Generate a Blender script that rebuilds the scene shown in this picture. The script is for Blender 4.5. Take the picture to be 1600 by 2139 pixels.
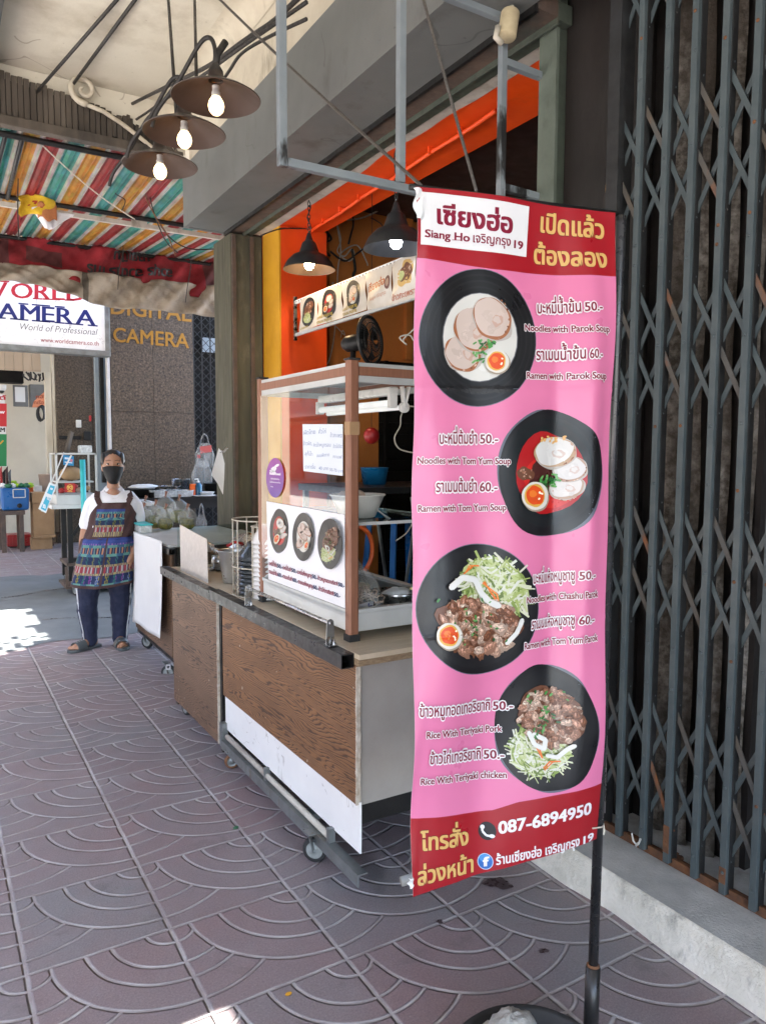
import bpy, math, random
from mathutils import Vector as V, Matrix
R = math.radians
for o in list(bpy.data.objects): bpy.data.objects.remove(o)
SC = bpy.context.scene
COL = SC.collection
random.seed(7)
rnd = random.uniform

# ------------------------------------------------------------------ camera
W_, H_, F_ = 1600.0, 2139.0, 1560.0
YAW, PITCH, ROLL = R(31.25), R(4.65), R(0.22)
CAM = V((0, 0, 1.5))
DV = V((math.sin(YAW)*math.cos(PITCH), math.cos(YAW)*math.cos(PITCH), -math.sin(PITCH)))
_r = V((math.cos(YAW), -math.sin(YAW), 0)); _u = _r.cross(DV)
RV = _r*math.cos(ROLL) + _u*math.sin(ROLL)
UV = _u*math.cos(ROLL) - _r*math.sin(ROLL)
cd = bpy.data.cameras.new('camera'); cam = bpy.data.objects.new('camera', cd); COL.objects.link(cam)
M3 = Matrix((RV, UV, -DV)).transposed()
cam.matrix_world = Matrix.Translation(CAM) @ M3.to_4x4()
cd.sensor_fit = 'VERTICAL'; cd.sensor_height = 36.0; cd.lens = 36.0*F_/H_
cd.clip_start = 0.05; cd.clip_end = 2000
SC.camera = cam

# ------------------------------------------------------------------ world, sun, exposure
SUN_EL, SUN_AZ = R(62), R(246)        # azimuth from +Y clockwise: sun over the street, a little behind
wd = bpy.data.worlds.new('World'); SC.world = wd; wd.use_nodes = True
wn = wd.node_tree; bg = wn.nodes['Background']
sky = wn.nodes.new('ShaderNodeTexSky'); sky.sky_type = 'NISHITA'; sky.sun_disc = False
sky.sun_elevation = SUN_EL; sky.sun_rotation = SUN_AZ; sky.dust_density = 2.5; sky.air_density = 1.0; sky.ozone_density = 1.0
wn.links.new(sky.outputs[0], bg.inputs[0]); bg.inputs[1].default_value = 0.15
sd = bpy.data.lights.new('sun', 'SUN'); sd.energy = 4.5; sd.angle = R(0.55); sd.color = (1, .95, .87)
sun = bpy.data.objects.new('sun', sd); COL.objects.link(sun)
sv = V((math.sin(SUN_AZ)*math.cos(SUN_EL), math.cos(SUN_AZ)*math.cos(SUN_EL), math.sin(SUN_EL)))
sun.rotation_euler = sv.to_track_quat('Z', 'Y').to_euler(); sun.location = (-6, -3, 12)
SC.view_settings.view_transform = 'Standard'; SC.view_settings.look = 'None'
SC.view_settings.exposure = 3.45; SC.view_settings.gamma = 1
SC.render.engine = 'CYCLES'
SC.cycles.use_denoising = True; SC.cycles.max_bounces = 10; SC.cycles.diffuse_bounces = 5
SC.cycles.transparent_max_bounces = 16; SC.cycles.sample_clamp_indirect = 6

# ------------------------------------------------------------------ pixel -> world point on a plane
def ray(x, y): return DV + RV*((x-W_/2)/F_) - UV*((y-H_/2)/F_)
def at(x, y, ax, v):
    q = ray(x, y); i = 'xyz'.index(ax)
    return CAM + q*((v-CAM[i])/q[i])
def dp(x, y, d): return CAM + ray(x, y)*d

# ------------------------------------------------------------------ materials
MATS = {}
def N(t, typ, **kw):
    n = t.nodes.new(typ)
    for k, v in kw.items(): setattr(n, k, v)
    return n
def L(t, a, b): t.links.new(a, b)
def ramp(t, fac, stops):
    r = N(t, 'ShaderNodeValToRGB'); L(t, fac, r.inputs[0]); e = r.color_ramp.elements
    while len(e) < len(stops): e.new(.5)
    for k, (p, c) in enumerate(stops): e[k].position = p; e[k].color = (*c, 1)
    return r.outputs[0]
def mix(t, fac, a, b, mode='MIX'):
    m = N(t, 'ShaderNodeMix', data_type='RGBA', blend_type=mode)
    for s, v in ((m.inputs[0], fac), (m.inputs[6], a), (m.inputs[7], b)):
        if hasattr(v, 'is_output'): L(t, v, s)
        elif isinstance(v, (int, float)): s.default_value = v
        else: s.default_value = (*v, 1)
    return m.outputs[2]
def mth(t, op, a, b=None, c=None):
    m = N(t, 'ShaderNodeMath', operation=op)
    for i, v in enumerate((a, b, c)):
        if v is None: continue
        if hasattr(v, 'is_output'): L(t, v, m.inputs[i])
        else: m.inputs[i].default_value = v
    return m.outputs[0]
def coords(t, stretch=(1, 1, 1), kind='Object'):
    c = N(t, 'ShaderNodeTexCoord'); mp = N(t, 'ShaderNodeMapping')
    L(t, c.outputs[kind], mp.inputs[0]); mp.inputs['Scale'].default_value = stretch
    return mp.outputs[0]
def noise(t, vec, sc, det=4, rough=.55, dist=0):
    n = N(t, 'ShaderNodeTexNoise'); L(t, vec, n.inputs['Vector'])
    n.inputs['Scale'].default_value = sc; n.inputs['Detail'].default_value = det
    n.inputs['Roughness'].default_value = rough; n.inputs['Distortion'].default_value = dist
    return n.outputs['Fac']
def start(name):
    m = bpy.data.materials.new(name); m.use_nodes = True; t = m.node_tree
    b = t.nodes['Principled BSDF']; MATS[name] = m
    return m, t, b
def bumpn(t, b, h, strength=.3, dist=.01):
    n = N(t, 'ShaderNodeBump'); L(t, h, n.inputs['Height'])
    n.inputs['Strength'].default_value = strength; n.inputs['Distance'].default_value = dist
    L(t, n.outputs[0], b.inputs['Normal'])
def mk(name, c, rough=.6, metal=0, c2=None, sc=6, lo=.35, hi=.65, c3=None, sc3=2.5, lo3=.55, hi3=.7,
       bump=0, bsc=60, stretch=(1, 1, 1), spec=.5, vc=False, trans=0, coat=0, rvar=.12, sub=0, crack=None):
    m, t, b = start(name)
    vec = coords(t, stretch)
    n1 = noise(t, vec, sc, 5, .6)
    if vc:
        a = N(t, 'ShaderNodeVertexColor', layer_name='Col'); base = a.outputs[0]
        if c2: base = mix(t, 1, base, ramp(t, n1, [(lo, (1, 1, 1)), (hi, c2)]), 'MULTIPLY')
    else:
        base = ramp(t, n1, [(lo, c), (hi, c2 or tuple(x*.85 for x in c))])
    if c3:
        n3 = noise(t, coords(t, (1, 1, .45)), sc3, 6, .65)
        f = N(t, 'ShaderNodeMapRange'); L(t, n3, f.inputs[0]); f.inputs[1].default_value = lo3; f.inputs[2].default_value = hi3
        base = mix(t, f.outputs[0], base, c3)
    if crack:                                                     # hairline cracks and drip streaks of old paint
        cs, cc, cw = crack; cn = noise(t, coords(t), cs*.8, 3, .45, .3)
        ln = mth(t, 'LESS_THAN', mth(t, 'ABSOLUTE', mth(t, 'SUBTRACT', cn, .5)), cw)
        mk_ = mth(t, 'GREATER_THAN', noise(t, coords(t), cs*1.3, 2), .54)
        base = mix(t, mth(t, 'MULTIPLY', mth(t, 'MULTIPLY', ln, mk_), .5), base, cc)
        sp_ = ramp(t, noise(t, coords(t), 26, 3, .6), [(.70, (0, 0, 0)), (.73, (1, 1, 1))])
        base = mix(t, mth(t, 'MULTIPLY', sp_, .45), base, cc)
    L(t, base, b.inputs['Base Color'])
    rr = N(t, 'ShaderNodeMapRange'); L(t, noise(t, vec, sc*1.7, 3), rr.inputs[0])
    rr.inputs[1].default_value = .3; rr.inputs[2].default_value = .7
    rr.inputs[3].default_value = max(.03, rough-rvar); rr.inputs[4].default_value = min(1, rough+rvar)
    L(t, rr.outputs[0], b.inputs['Roughness'])
    b.inputs['Metallic'].default_value = metal
    b.inputs['Specular IOR Level'].default_value = spec
    if trans: b.inputs['Transmission Weight'].default_value = trans
    if coat: b.inputs['Coat Weight'].default_value = coat; b.inputs['Coat Roughness'].default_value = .15
    if sub: b.inputs['Subsurface Weight'].default_value = sub; b.inputs['Subsurface Radius'].default_value = (.02, .008, .005)
    if bump: bumpn(t, b, noise(t, vec, bsc, 6, .6), bump)
    return m
def emit(name, c, s):
    m, t, b = start(name)
    b.inputs['Base Color'].default_value = (*c, 1); b.inputs['Emission Color'].default_value = (*c, 1); b.inputs['Emission Strength'].default_value = s
def glass(name, tint=(.93, .97, .96), alpha=.12, rough=.02, ior=1.5, k=1.0):
    # thin architectural glass: mostly see-through sheet with a fresnel reflection
    m, t, b = start(name)
    t.nodes.remove(b); out = [n for n in t.nodes if n.type == 'OUTPUT_MATERIAL'][0]
    tr = N(t, 'ShaderNodeBsdfTransparent'); tr.inputs[0].default_value = (*tint, 1)
    gl = N(t, 'ShaderNodeBsdfGlossy'); gl.inputs['Roughness'].default_value = rough
    fr = N(t, 'ShaderNodeFresnel'); fr.inputs[0].default_value = ior
    add = mth(t, 'ADD', mth(t, 'MULTIPLY', fr.outputs[0], k), alpha)
    mx = N(t, 'ShaderNodeMixShader'); L(t, mth(t, 'MINIMUM', add, .9), mx.inputs[0])
    L(t, tr.outputs[0], mx.inputs[1]); L(t, gl.outputs[0], mx.inputs[2]); L(t, mx.outputs[0], out.inputs[0])
def film(name, c, opac, rough=.25, var=.55):
    # translucent plastic film / acrylic
    m, t, b = start(name)
    vec = coords(t)
    b.inputs['Base Color'].default_value = (*c, 1); b.inputs['Roughness'].default_value = rough
    a = N(t, 'ShaderNodeMapRange'); L(t, noise(t, vec, 22, 5, .6, 1.2), a.inputs[0])
    a.inputs[1].default_value = .35; a.inputs[2].default_value = .7; a.inputs[3].default_value = opac*(1-var*.55); a.inputs[4].default_value = min(1, opac*(1+var*.7))
    L(t, a.outputs[0], b.inputs['Alpha'])

mk('tile_floor', (.09, .06, .05), .5, c2=(.06, .04, .035))
mk('bounce_road', (.30, .29, .27), .85, c2=(.24, .235, .22), sc=30, bump=.3, bsc=300)  # made pale so the unseen road bounces light up to the ceiling
mk('concrete', (.145, .16, .165), .78, c2=(.10, .115, .12), sc=2.2, c3=(.11, .115, .12), sc3=1.2, bump=.25, bsc=90)
mk('ledge_top', (.50, .50, .48), .8, c2=(.36, .36, .345), sc=7, c3=(.24, .21, .18), sc3=4, bump=.4, bsc=110)
mk('ledge_front', (.84, .80, .71), .85, c2=(.66, .63, .54), sc=9, c3=(.24, .23, .2), sc3=7, lo3=.56, hi3=.72, bump=.7, bsc=70)
mk('clamp_plastic', (.52, .44, .28), .6, c2=(.44, .36, .22), sc=20)
mk('opposite_wall', (.22, .19, .16), .8, c2=(.17, .15, .125), sc=.6)
mk('opposite_red', (.26, .035, .03), .6, c2=(.20, .03, .025), sc=1)
mk('ceiling_paint', (.62, .58, .48), .8, c2=(.54, .495, .40), sc=1.2, c3=(.38, .33, .25), sc3=1.6, lo3=.5, hi3=.72, bump=.15, bsc=40, crack=(1.1, (.22, .18, .13), .0028))
mk('moulding', (.58, .53, .42), .8, c2=(.46, .40, .31), sc=3, c3=(.28, .24, .18), sc3=4, bump=.2)
mk('grey_paint', (.155, .162, .155), .55, c2=(.135, .14, .135), sc=1.6, c3=(.095, .093, .085), sc3=4, lo3=.56, hi3=.72, bump=.06, bsc=30, crack=(1.6, (.07, .068, .062), .0025))
mk('rust_steel', (.115, .075, .055), .75, c2=(.075, .055, .045), sc=12, c3=(.05, .055, .045), bump=.3)
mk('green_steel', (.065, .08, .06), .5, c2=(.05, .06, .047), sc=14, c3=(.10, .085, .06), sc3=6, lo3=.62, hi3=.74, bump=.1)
mk('green_steel_lit', (.13, .155, .125), .5, c2=(.10, .12, .095), sc=10, c3=(.05, .045, .035), sc3=5, lo3=.6, hi3=.75, bump=.1)
mk('olive_wall', (.085, .082, .052), .65, c2=(.055, .052, .034), sc=16, c3=(.115, .105, .07), sc3=9, lo3=.56, hi3=.7, bump=.25, stretch=(1, 1, .12))
mk('old_white', (.52, .48, .42), .85, c2=(.40, .36, .31), sc=6, c3=(.25, .22, .18), sc3=5, bump=.3)
mk('yellow_wall', (.66, .33, .018), .55, c2=(.58, .28, .015), sc=4, c3=(.3, .16, .02), sc3=4, lo3=.66, hi3=.8, bump=.08)
mk('orange_wall', (.86, .085, .008), .5, c2=(.76, .068, .006), sc=3, c3=(.5, .06, .012), sc3=4, lo3=.62, hi3=.8, bump=.1, bsc=25)
mk('interior_orange', (.60, .21, .045), .7, c2=(.50, .17, .035), sc=2.5, bump=.1)
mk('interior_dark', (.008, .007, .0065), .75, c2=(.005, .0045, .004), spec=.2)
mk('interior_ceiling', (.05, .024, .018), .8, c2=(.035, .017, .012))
mk('dark_pier', (.017, .012, .010), .62, c2=(.011, .0085, .007), sc=5, c3=(.016, .013, .011), sc3=3, bump=.25, bsc=35, stretch=(1, 1, .4))
mk('peeled_paint', (.42, .22, .03), .7, c2=(.3, .15, .03), sc=30, bump=.3)
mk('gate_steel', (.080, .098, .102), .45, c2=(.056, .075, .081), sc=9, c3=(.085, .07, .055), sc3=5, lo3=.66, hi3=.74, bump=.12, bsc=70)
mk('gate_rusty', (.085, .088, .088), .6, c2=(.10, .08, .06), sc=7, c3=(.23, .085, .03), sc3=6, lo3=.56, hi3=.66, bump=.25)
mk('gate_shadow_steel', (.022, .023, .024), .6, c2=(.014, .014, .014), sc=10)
mk('rust', (.20, .085, .035), .85, c2=(.10, .05, .03), sc=24, bump=.4)
mk('stained_plaster', (.34, .31, .27), .9, c2=(.085, .072, .055), sc=34, lo=.36, hi=.62, c3=(.06, .047, .035), sc3=3.0, lo3=.37, hi3=.58, bump=.8, bsc=60)
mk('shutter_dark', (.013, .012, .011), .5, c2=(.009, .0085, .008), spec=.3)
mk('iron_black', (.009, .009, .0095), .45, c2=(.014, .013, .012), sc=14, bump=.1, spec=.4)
mk('tube_black', (.013, .013, .0135), .36, c2=(.022, .020, .019), sc=16, c3=(.04, .04, .04), sc3=14, lo3=.68, hi3=.76, bump=.1)
mk('pole_black', (.016, .016, .017), .28, c2=(.03, .03, .032), sc=12, c3=(.12, .14, .14), sc3=16, lo3=.70, hi3=.76)
mk('frame_steel', (.215, .245, .26), .4, c2=(.17, .195, .21), sc=5, c3=(.02, .02, .02), sc3=2.6, lo3=.56, hi3=.6, bump=.08)
mk('steel', (.55, .55, .55), .28, 1, c2=(.45, .45, .45), sc=18)
mk('aluminium', (.62, .63, .63), .35, .85, c2=(.52, .53, .53), sc=6, bump=.05)
mk('alu_matte', (.60, .62, .61), .45, .25, c2=(.50, .52, .51), sc=5, c3=(.36, .36, .35), sc3=6, lo3=.64, hi3=.78)
mk('zinc', (.27, .29, .29), .42, .6, c2=(.19, .20, .195), sc=10, c3=(.16, .10, .06), sc3=7, lo3=.62, hi3=.72)
mk('rope_steel', (.13, .12, .11), .5, .5, c2=(.08, .07, .06), sc=150)
mk('lamp_brown', (.05, .034, .027), .42, .3, c2=(.04, .028, .023), sc=7)
mk('lamp_inner', (.085, .052, .040), .5, .1, c2=(.07, .045, .034), sc=7)
mk('lamp_black', (.02, .021, .023), .4, c2=(.03, .03, .033))
mk('cable_black', (.018, .016, .015), .6, c2=(.03, .026, .022), sc=40)
mk('cable_white', (.55, .5, .42), .6, c2=(.42, .38, .3), sc=30)
mk('ceramic_white', (.72, .7, .66), .4)
mk('white_paint', (.86, .86, .85), .4, c2=(.80, .80, .795), sc=4, c3=(.50, .48, .45), sc3=8, lo3=.62, hi3=.74, crack=(7, (.35, .33, .3), .004))
mk('end_panel', (.36, .335, .31), .6, c2=(.29, .265, .24), sc=3, c3=(.17, .14, .115), sc3=3, lo3=.55, hi3=.8, bump=.05)
mk('ply_top', (.60, .50, .37), .45, c2=(.50, .41, .29), sc=6, stretch=(1, 12, 1), coat=.15)
mk('ply_edge', (.35, .25, .15), .8, c2=(.22, .15, .09), sc=40, stretch=(1, 1, 4), bump=.3)
mk('board_edge', (.60, .55, .47), .85, c2=(.36, .29, .22), sc=30, bump=.5)
mk('case_wood', (.30, .135, .08), .5, c2=(.23, .10, .06), sc=7, stretch=(30, 30, 1.2), c3=(.2, .15, .11), sc3=12, lo3=.66, hi3=.75)
mk('rubber', (.018, .018, .019), .7, c2=(.03, .03, .03))
mk('wheel_grey', (.30, .32, .31), .5, c2=(.2, .21, .2), sc=30)
mk('plastic_white', (.72, .71, .67), .35)
mk('melamine', (.80, .79, .77), .25, coat=.3)
mk('melamine_black', (.028, .033, .036), .3, c2=(.04, .045, .05), coat=.3)
mk('plastic_blue', (.02, .13, .36), .35, c2=(.015, .10, .30))
mk('plastic_bucket', (.01, .16, .36), .35)
mk('plastic_red', (.42, .02, .02), .35)
mk('plastic_orange', (.75, .13, .02), .4)
mk('plastic_teal', (.05, .50, .52), .35)
mk('lime', (.35, .6, .04), .4)
mk('paper', (.70, .70, .69), .75, c2=(.66, .66, .655), sc=3, bump=.05, bsc=12)
mk('print', (1, 1, 1), .45, vc=True, rvar=.08)
mk('print_vinyl', (1, 1, 1), .36, vc=True, rvar=.1, bump=.05, bsc=14, spec=.38)
mk('print_old', (1, 1, 1), .5, vc=True, c2=(.72, .68, .62), sc=5, lo=.4, hi=.75)
mk('cloth_dirty', (1, 1, 1), .9, vc=True, c2=(.42, .37, .31), sc=5.5, lo=.45, hi=.78, bump=.4, bsc=26)
mk('awning_sheet', (1, 1, 1), .6, vc=True, c2=(.55, .5, .44), sc=4, lo=.4, hi=.75, bump=.15, bsc=30)
mk('fabric_vc', (1, 1, 1), .9, vc=True, c2=(.85, .85, .85), sc=60, bump=.2, bsc=400)
mk('shirt', (.74, .73, .75), .9, c2=(.68, .67, .70), sc=12, bump=.35, bsc=14)
mk('trousers', (.018, .023, .055), .85, c2=(.012, .016, .042), sc=12, bump=.4, bsc=16)
mk('trouser_stripe', (.62, .63, .66), .8)
mk('apron_brown', (.062, .030, .028), .85, c2=(.05, .024, .022), sc=20, bump=.25, bsc=20)
mk('skin', (.34, .175, .105), .5, c2=(.35, .18, .11), sc=20, sub=.08)
mk('hair', (.009, .008, .008), .45, c2=(.016, .014, .013), sc=60, stretch=(1, 1, .2), bump=.2, bsc=200)
mk('mask', (.005, .005, .0055), .75, bump=.25, bsc=30)
mk('eye_white', (.6, .57, .53), .3)
mk('eye_dark', (.012, .009, .008), .15)
mk('slide_grey', (.07, .08, .085), .5)
mk('slide_pale', (.25, .27, .28), .5)
mk('granite_trim', (.36, .30, .26), .35, c2=(.28, .235, .2), sc=10)
mk('chrome', (.6, .6, .6), .4, .2)
mk('door_bluegrey', (.30, .36, .40), .4, c2=(.26, .31, .35), sc=4)
mk('cream_wall', (.56, .50, .39), .7, c2=(.50, .44, .34), sc=2, c3=(.4, .34, .26), sc3=2)
mk('cream_planks', (.44, .34, .24), .7, c2=(.37, .28, .19), sc=3, stretch=(1, 1, .2))
mk('box_grey', (.15, .155, .155), .5, c2=(.12, .12, .12), sc=8)
mk('cardboard', (.40, .25, .13), .85, c2=(.34, .21, .11), sc=8)
mk('bag_veg', (.20, .17, .035), .6, c2=(.06, .075, .015), sc=60, lo=.4, hi=.6, bump=.6, bsc=90)
mk('rock', (.42, .41, .38), .9, c2=(.27, .26, .24), sc=12, c3=(.15, .15, .14), sc3=10, bump=.8, bsc=40)
mk('louvre_wood', (.105, .085, .065), .9, c2=(.06, .048, .037), sc=8, stretch=(1, 1, .15), c3=(.035, .03, .025), sc3=3, lo3=.5, hi3=.68, bump=.4)
mk('stain', (.05, .033, .035), .3, c2=(.075, .052, .054), sc=30)
mk('leaf', (.02, .14, .06), .5)
mk('bottle_blue', (.01, .12, .22), .15, trans=.3)
mk('egg', (.68, .52, .42), .4)
mk('pale_post', (.62, .66, .68), .5, c2=(.5, .54, .56), sc=4)
mk('dark_glass_solid', (.02, .025, .03), .1)
emit('bulb_warm', (1.0, .72, .34), .6)
emit('bulb_indoor', (1.0, .70, .36), 24)
emit('bulb_cool', (.86, .92, 1.0), 4)
emit('tube_faint_glow', (.8, .8, .78), .05)  # weak emission brightens a tube that is switched off
def translucent(name, w):
    m = MATS[name]; t = m.node_tree; b = t.nodes['Principled BSDF']; out = [n for n in t.nodes if n.type == 'OUTPUT_MATERIAL'][0]
    tl = N(t, 'ShaderNodeBsdfTranslucent'); L(t, b.inputs['Base Color'].links[0].from_socket, tl.inputs[0]); mx = N(t, 'ShaderNodeMixShader'); mx.inputs[0].default_value = w
    L(t, b.outputs[0], mx.inputs[1]); L(t, tl.outputs[0], mx.inputs[2]); L(t, mx.outputs[0], out.inputs[0])
translucent('awning_sheet', .28); translucent('cloth_dirty', .2)
glass('case_glass', (.92, .95, .94), .0, k=.19)
glass('shelf_glass', (.72, .82, .79), .06)
glass('dark_glass', (.55, .58, .58), .05)
film('poly_bag', (.55, .56, .54), .20, .15)
film('acrylic', (.66, .61, .56), .72, .3, .12)
film('tub_plastic', (.78, .82, .82), .6, .25)

def special():
    # pavement: square cast tiles, fish-scale arcs pressed in as grooves
    m, t, b = start('pavement')
    g = N(t, 'ShaderNodeNewGeometry'); sp = N(t, 'ShaderNodeSeparateXYZ')
    wob = N(t, 'ShaderNodeTexNoise'); L(t, g.outputs['Position'], wob.inputs['Vector']); wob.inputs['Scale'].default_value = 9
    wsub = N(t, 'ShaderNodeVectorMath', operation='SCALE'); 
    ws = N(t, 'ShaderNodeVectorMath', operation='SUBTRACT'); L(t, wob.outputs['Color'], ws.inputs[0]); ws.inputs[1].default_value = (.5, .5, .5)
    L(t, ws.outputs[0], wsub.inputs[0]); wsub.inputs['Scale'].default_value = .008
    wa = N(t, 'ShaderNodeVectorMath', operation='ADD'); L(t, g.outputs['Position'], wa.inputs[0]); L(t, wsub.outputs[0], wa.inputs[1])
    L(t, wa.outputs[0], sp.inputs[0])
    T = .4095
    u = mth(t, 'FLOORED_MODULO', mth(t, 'SUBTRACT', sp.outputs[0], .1815), T)
    yy = mth(t, 'FLOORED_MODULO', mth(t, 'SUBTRACT', sp.outputs[1], 1.843-.412*8), .412)
    dy = mth(t, 'SUBTRACT', .412, yy)
    ur = mth(t, 'SUBTRACT', T, u)
    def hyp(a, b_): return mth(t, 'SQRT', mth(t, 'ADD', mth(t, 'MULTIPLY', a, a), mth(t, 'MULTIPLY', b_, b_)))
    d0, d1 = hyp(u, dy), hyp(ur, dy)
    rad = (.073, .177, .25, .347)
    def ring(d_):
        r_ = None
        for q in rad:
            a = mth(t, 'ABSOLUTE', mth(t, 'SUBTRACT', d_, q)); r_ = a if r_ is None else mth(t, 'MINIMUM', r_, a)
        return r_
    in1 = mth(t, 'LESS_THAN', d1, rad[3])
    g0 = mth(t, 'ADD', ring(d0), in1)                       # arcs of the covered scale vanish
    lines = mth(t, 'MINIMUM', mth(t, 'MINIMUM', u, ur), mth(t, 'MINIMUM', yy, dy))
    lx = mth(t, 'MULTIPLY', mth(t, 'MINIMUM', u, ur), .85)
    lines = mth(t, 'MINIMUM', lines, lx)
    gd = mth(t, 'MINIMUM', mth(t, 'MINIMUM', g0, ring(d1)), lines)
    gm = N(t, 'ShaderNodeMapRange', interpolation_type='SMOOTHSTEP'); L(t, gd, gm.inputs[0])
    gm.inputs[1].default_value = .0028; gm.inputs[2].default_value = .0088; gm.inputs[3].default_value = 1; gm.inputs[4].default_value = 0
    pos = g.outputs['Position']
    tid = N(t, 'ShaderNodeTexWhiteNoise', noise_dimensions='2D'); cb = N(t, 'ShaderNodeCombineXYZ')
    L(t, mth(t, 'FLOOR', mth(t, 'DIVIDE', mth(t, 'SUBTRACT', sp.outputs[0], .1815), T)), cb.inputs[0])
    L(t, mth(t, 'FLOOR', mth(t, 'DIVIDE', mth(t, 'SUBTRACT', sp.outputs[1], 1.843), .412)), cb.inputs[1]); L(t, cb.outputs[0], tid.inputs[0])
    base = ramp(t, noise(t, pos, 2.2, 6, .62), [(.3, (.222, .168, .176)), (.5, (.212, .190, .200)), (.68, (.200, .202, .214))])
    base = mix(t, mth(t, 'MULTIPLY', tid.outputs[0], .42), base, (.265, .170, .176))
    fine = noise(t, pos, 160, 4, .7)
    base = mix(t, .55, base, ramp(t, fine, [(.35, (.65, .63, .63)), (.65, (1.25, 1.22, 1.2))]), 'MULTIPLY')
    blot = ramp(t, noise(t, pos, 5.5, 6, .7, .6), [(.58, (0, 0, 0)), (.72, (1, 1, 1))])
    base = mix(t, mth(t, 'MULTIPLY', blot, .5), base, (.095, .080, .082))
    red = ramp(t, noise(t, pos, 1.1, 5, .6, .8), [(.56, (0, 0, 0)), (.72, (1, 1, 1))])
    base = mix(t, mth(t, 'MULTIPLY', red, .38), base, (.25, .145, .15))
    dust = ramp(t, noise(t, pos, .8, 6, .68, .5), [(.50, (0, 0, 0)), (.68, (1, 1, 1))])
    base = mix(t, mth(t, 'MULTIPLY', dust, .5), base, (.27, .275, .285))
    speck = ramp(t, noise(t, pos, 95, 2, .5), [(.70, (0, 0, 0)), (.74, (1, 1, 1))])
    base = mix(t, mth(t, 'MULTIPLY', speck, .45), base, (.36, .34, .32))
    gcol = ramp(t, noise(t, pos, 6, 4, .6), [(.35, (.29, .25, .245)), (.65, (.49, .47, .465))])
    gf = mth(t, 'MULTIPLY', gm.outputs[0], mth(t, 'ADD', .02, mth(t, 'MULTIPLY', noise(t, pos, 4, 6, .72), 1.45)))
    base = mix(t, mth(t, 'MINIMUM', gf, 1.0), base, gcol)
    L(t, base, b.inputs['Base Color'])
    rr = N(t, 'ShaderNodeMapRange'); L(t, noise(t, pos, 7, 5), rr.inputs[0]); rr.inputs[1].default_value = .3; rr.inputs[2].default_value = .7
    rr.inputs[3].default_value = .42; rr.inputs[4].default_value = .66; L(t, rr.outputs[0], b.inputs['Roughness'])
    h = mth(t, 'SUBTRACT', mth(t, 'MULTIPLY', fine, .10), gm.outputs[0])
    bumpn(t, b, h, .9, .011)
    # cracked concrete overlay shared noise: granite chip wall
    m, t, b = start('granite')
    vec = coords(t)
    vo = N(t, 'ShaderNodeTexVoronoi'); L(t, vec, vo.inputs['Vector']); vo.inputs['Scale'].default_value = 46
    base = ramp(t, noise(t, vec, 36, 5, .75), [(.34, (.016, .010, .006)), (.46, (.055, .037, .022)), (.58, (.105, .076, .05)), (.7, (.18, .14, .10))])
    base = mix(t, .5, base, ramp(t, vo.outputs['Color'], [(.1, (.45, .42, .4)), (.9, (1.25, 1.2, 1.15))]), 'MULTIPLY')
    base = mix(t, .45, base, ramp(t, noise(t, vec, 1.3, 4), [(.3, (.8, .8, .8)), (.7, (1.1, 1.08, 1.05))]), 'MULTIPLY')
    L(t, base, b.inputs['Base Color']); b.inputs['Roughness'].default_value = .5
    bumpn(t, b, noise(t, vec, 40, 5, .7), .6, .01)
    # wood-grain laminate, grain running along the cart (object Y)
    for nm, dark, light in (('wood_laminate', (.066, .032, .017), (.245, .120, .050)), ('wood_laminate_grey', (.060, .036, .024), (.22, .132, .080))):
        m, t, b = start(nm)
        vec = coords(t, (1, 1, 1))
        nz = noise(t, coords(t, (1, .55, 3.0)), 1.7, 4, .5, .7)
        sp = N(t, 'ShaderNodeSeparateXYZ'); L(t, vec, sp.inputs[0])
        ph = mth(t, 'ADD', mth(t, 'MULTIPLY', sp.outputs[2], 760), mth(t, 'MULTIPLY', nz, 165))
        ph = mth(t, 'ADD', ph, mth(t, 'MULTIPLY', sp.outputs[1], 34))
        ph = mth(t, 'ADD', ph, mth(t, 'MULTIPLY', noise(t, coords(t, (1, 5, 16)), 3.4, 3, .5), 3.2))
        sn = mth(t, 'ADD', mth(t, 'MULTIPLY', mth(t, 'SINE', ph), .5), .5)
        fib = noise(t, coords(t, (1, 14, 160)), 3, 4, .6)
        ln = mth(t, 'ADD', sn, mth(t, 'MULTIPLY', mth(t, 'SUBTRACT', fib, .5), .5))
        midc = tuple((a*.45+c*.55) for a, c in zip(dark, light))
        base = ramp(t, ln, [(.02, dark), (.22, midc), (.42, light)])
        big = noise(t, coords(t, (1, 1.5, 4)), 1.6, 4, .6)
        base = mix(t, .8, base, ramp(t, big, [(.3, (.62, .56, .52)), (.7, (1.15, 1.1, 1.05))]), 'MULTIPLY')
        chip = ramp(t, noise(t, vec, 38, 1, .4), [(.80, (0, 0, 0)), (.82, (1, 1, 1))])
        base = mix(t, chip, base, (.5, .43, .33))
        L(t, base, b.inputs['Base Color']); b.inputs['Roughness'].default_value = .58
        bumpn(t, b, ln, .35, .002)
special()

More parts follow.
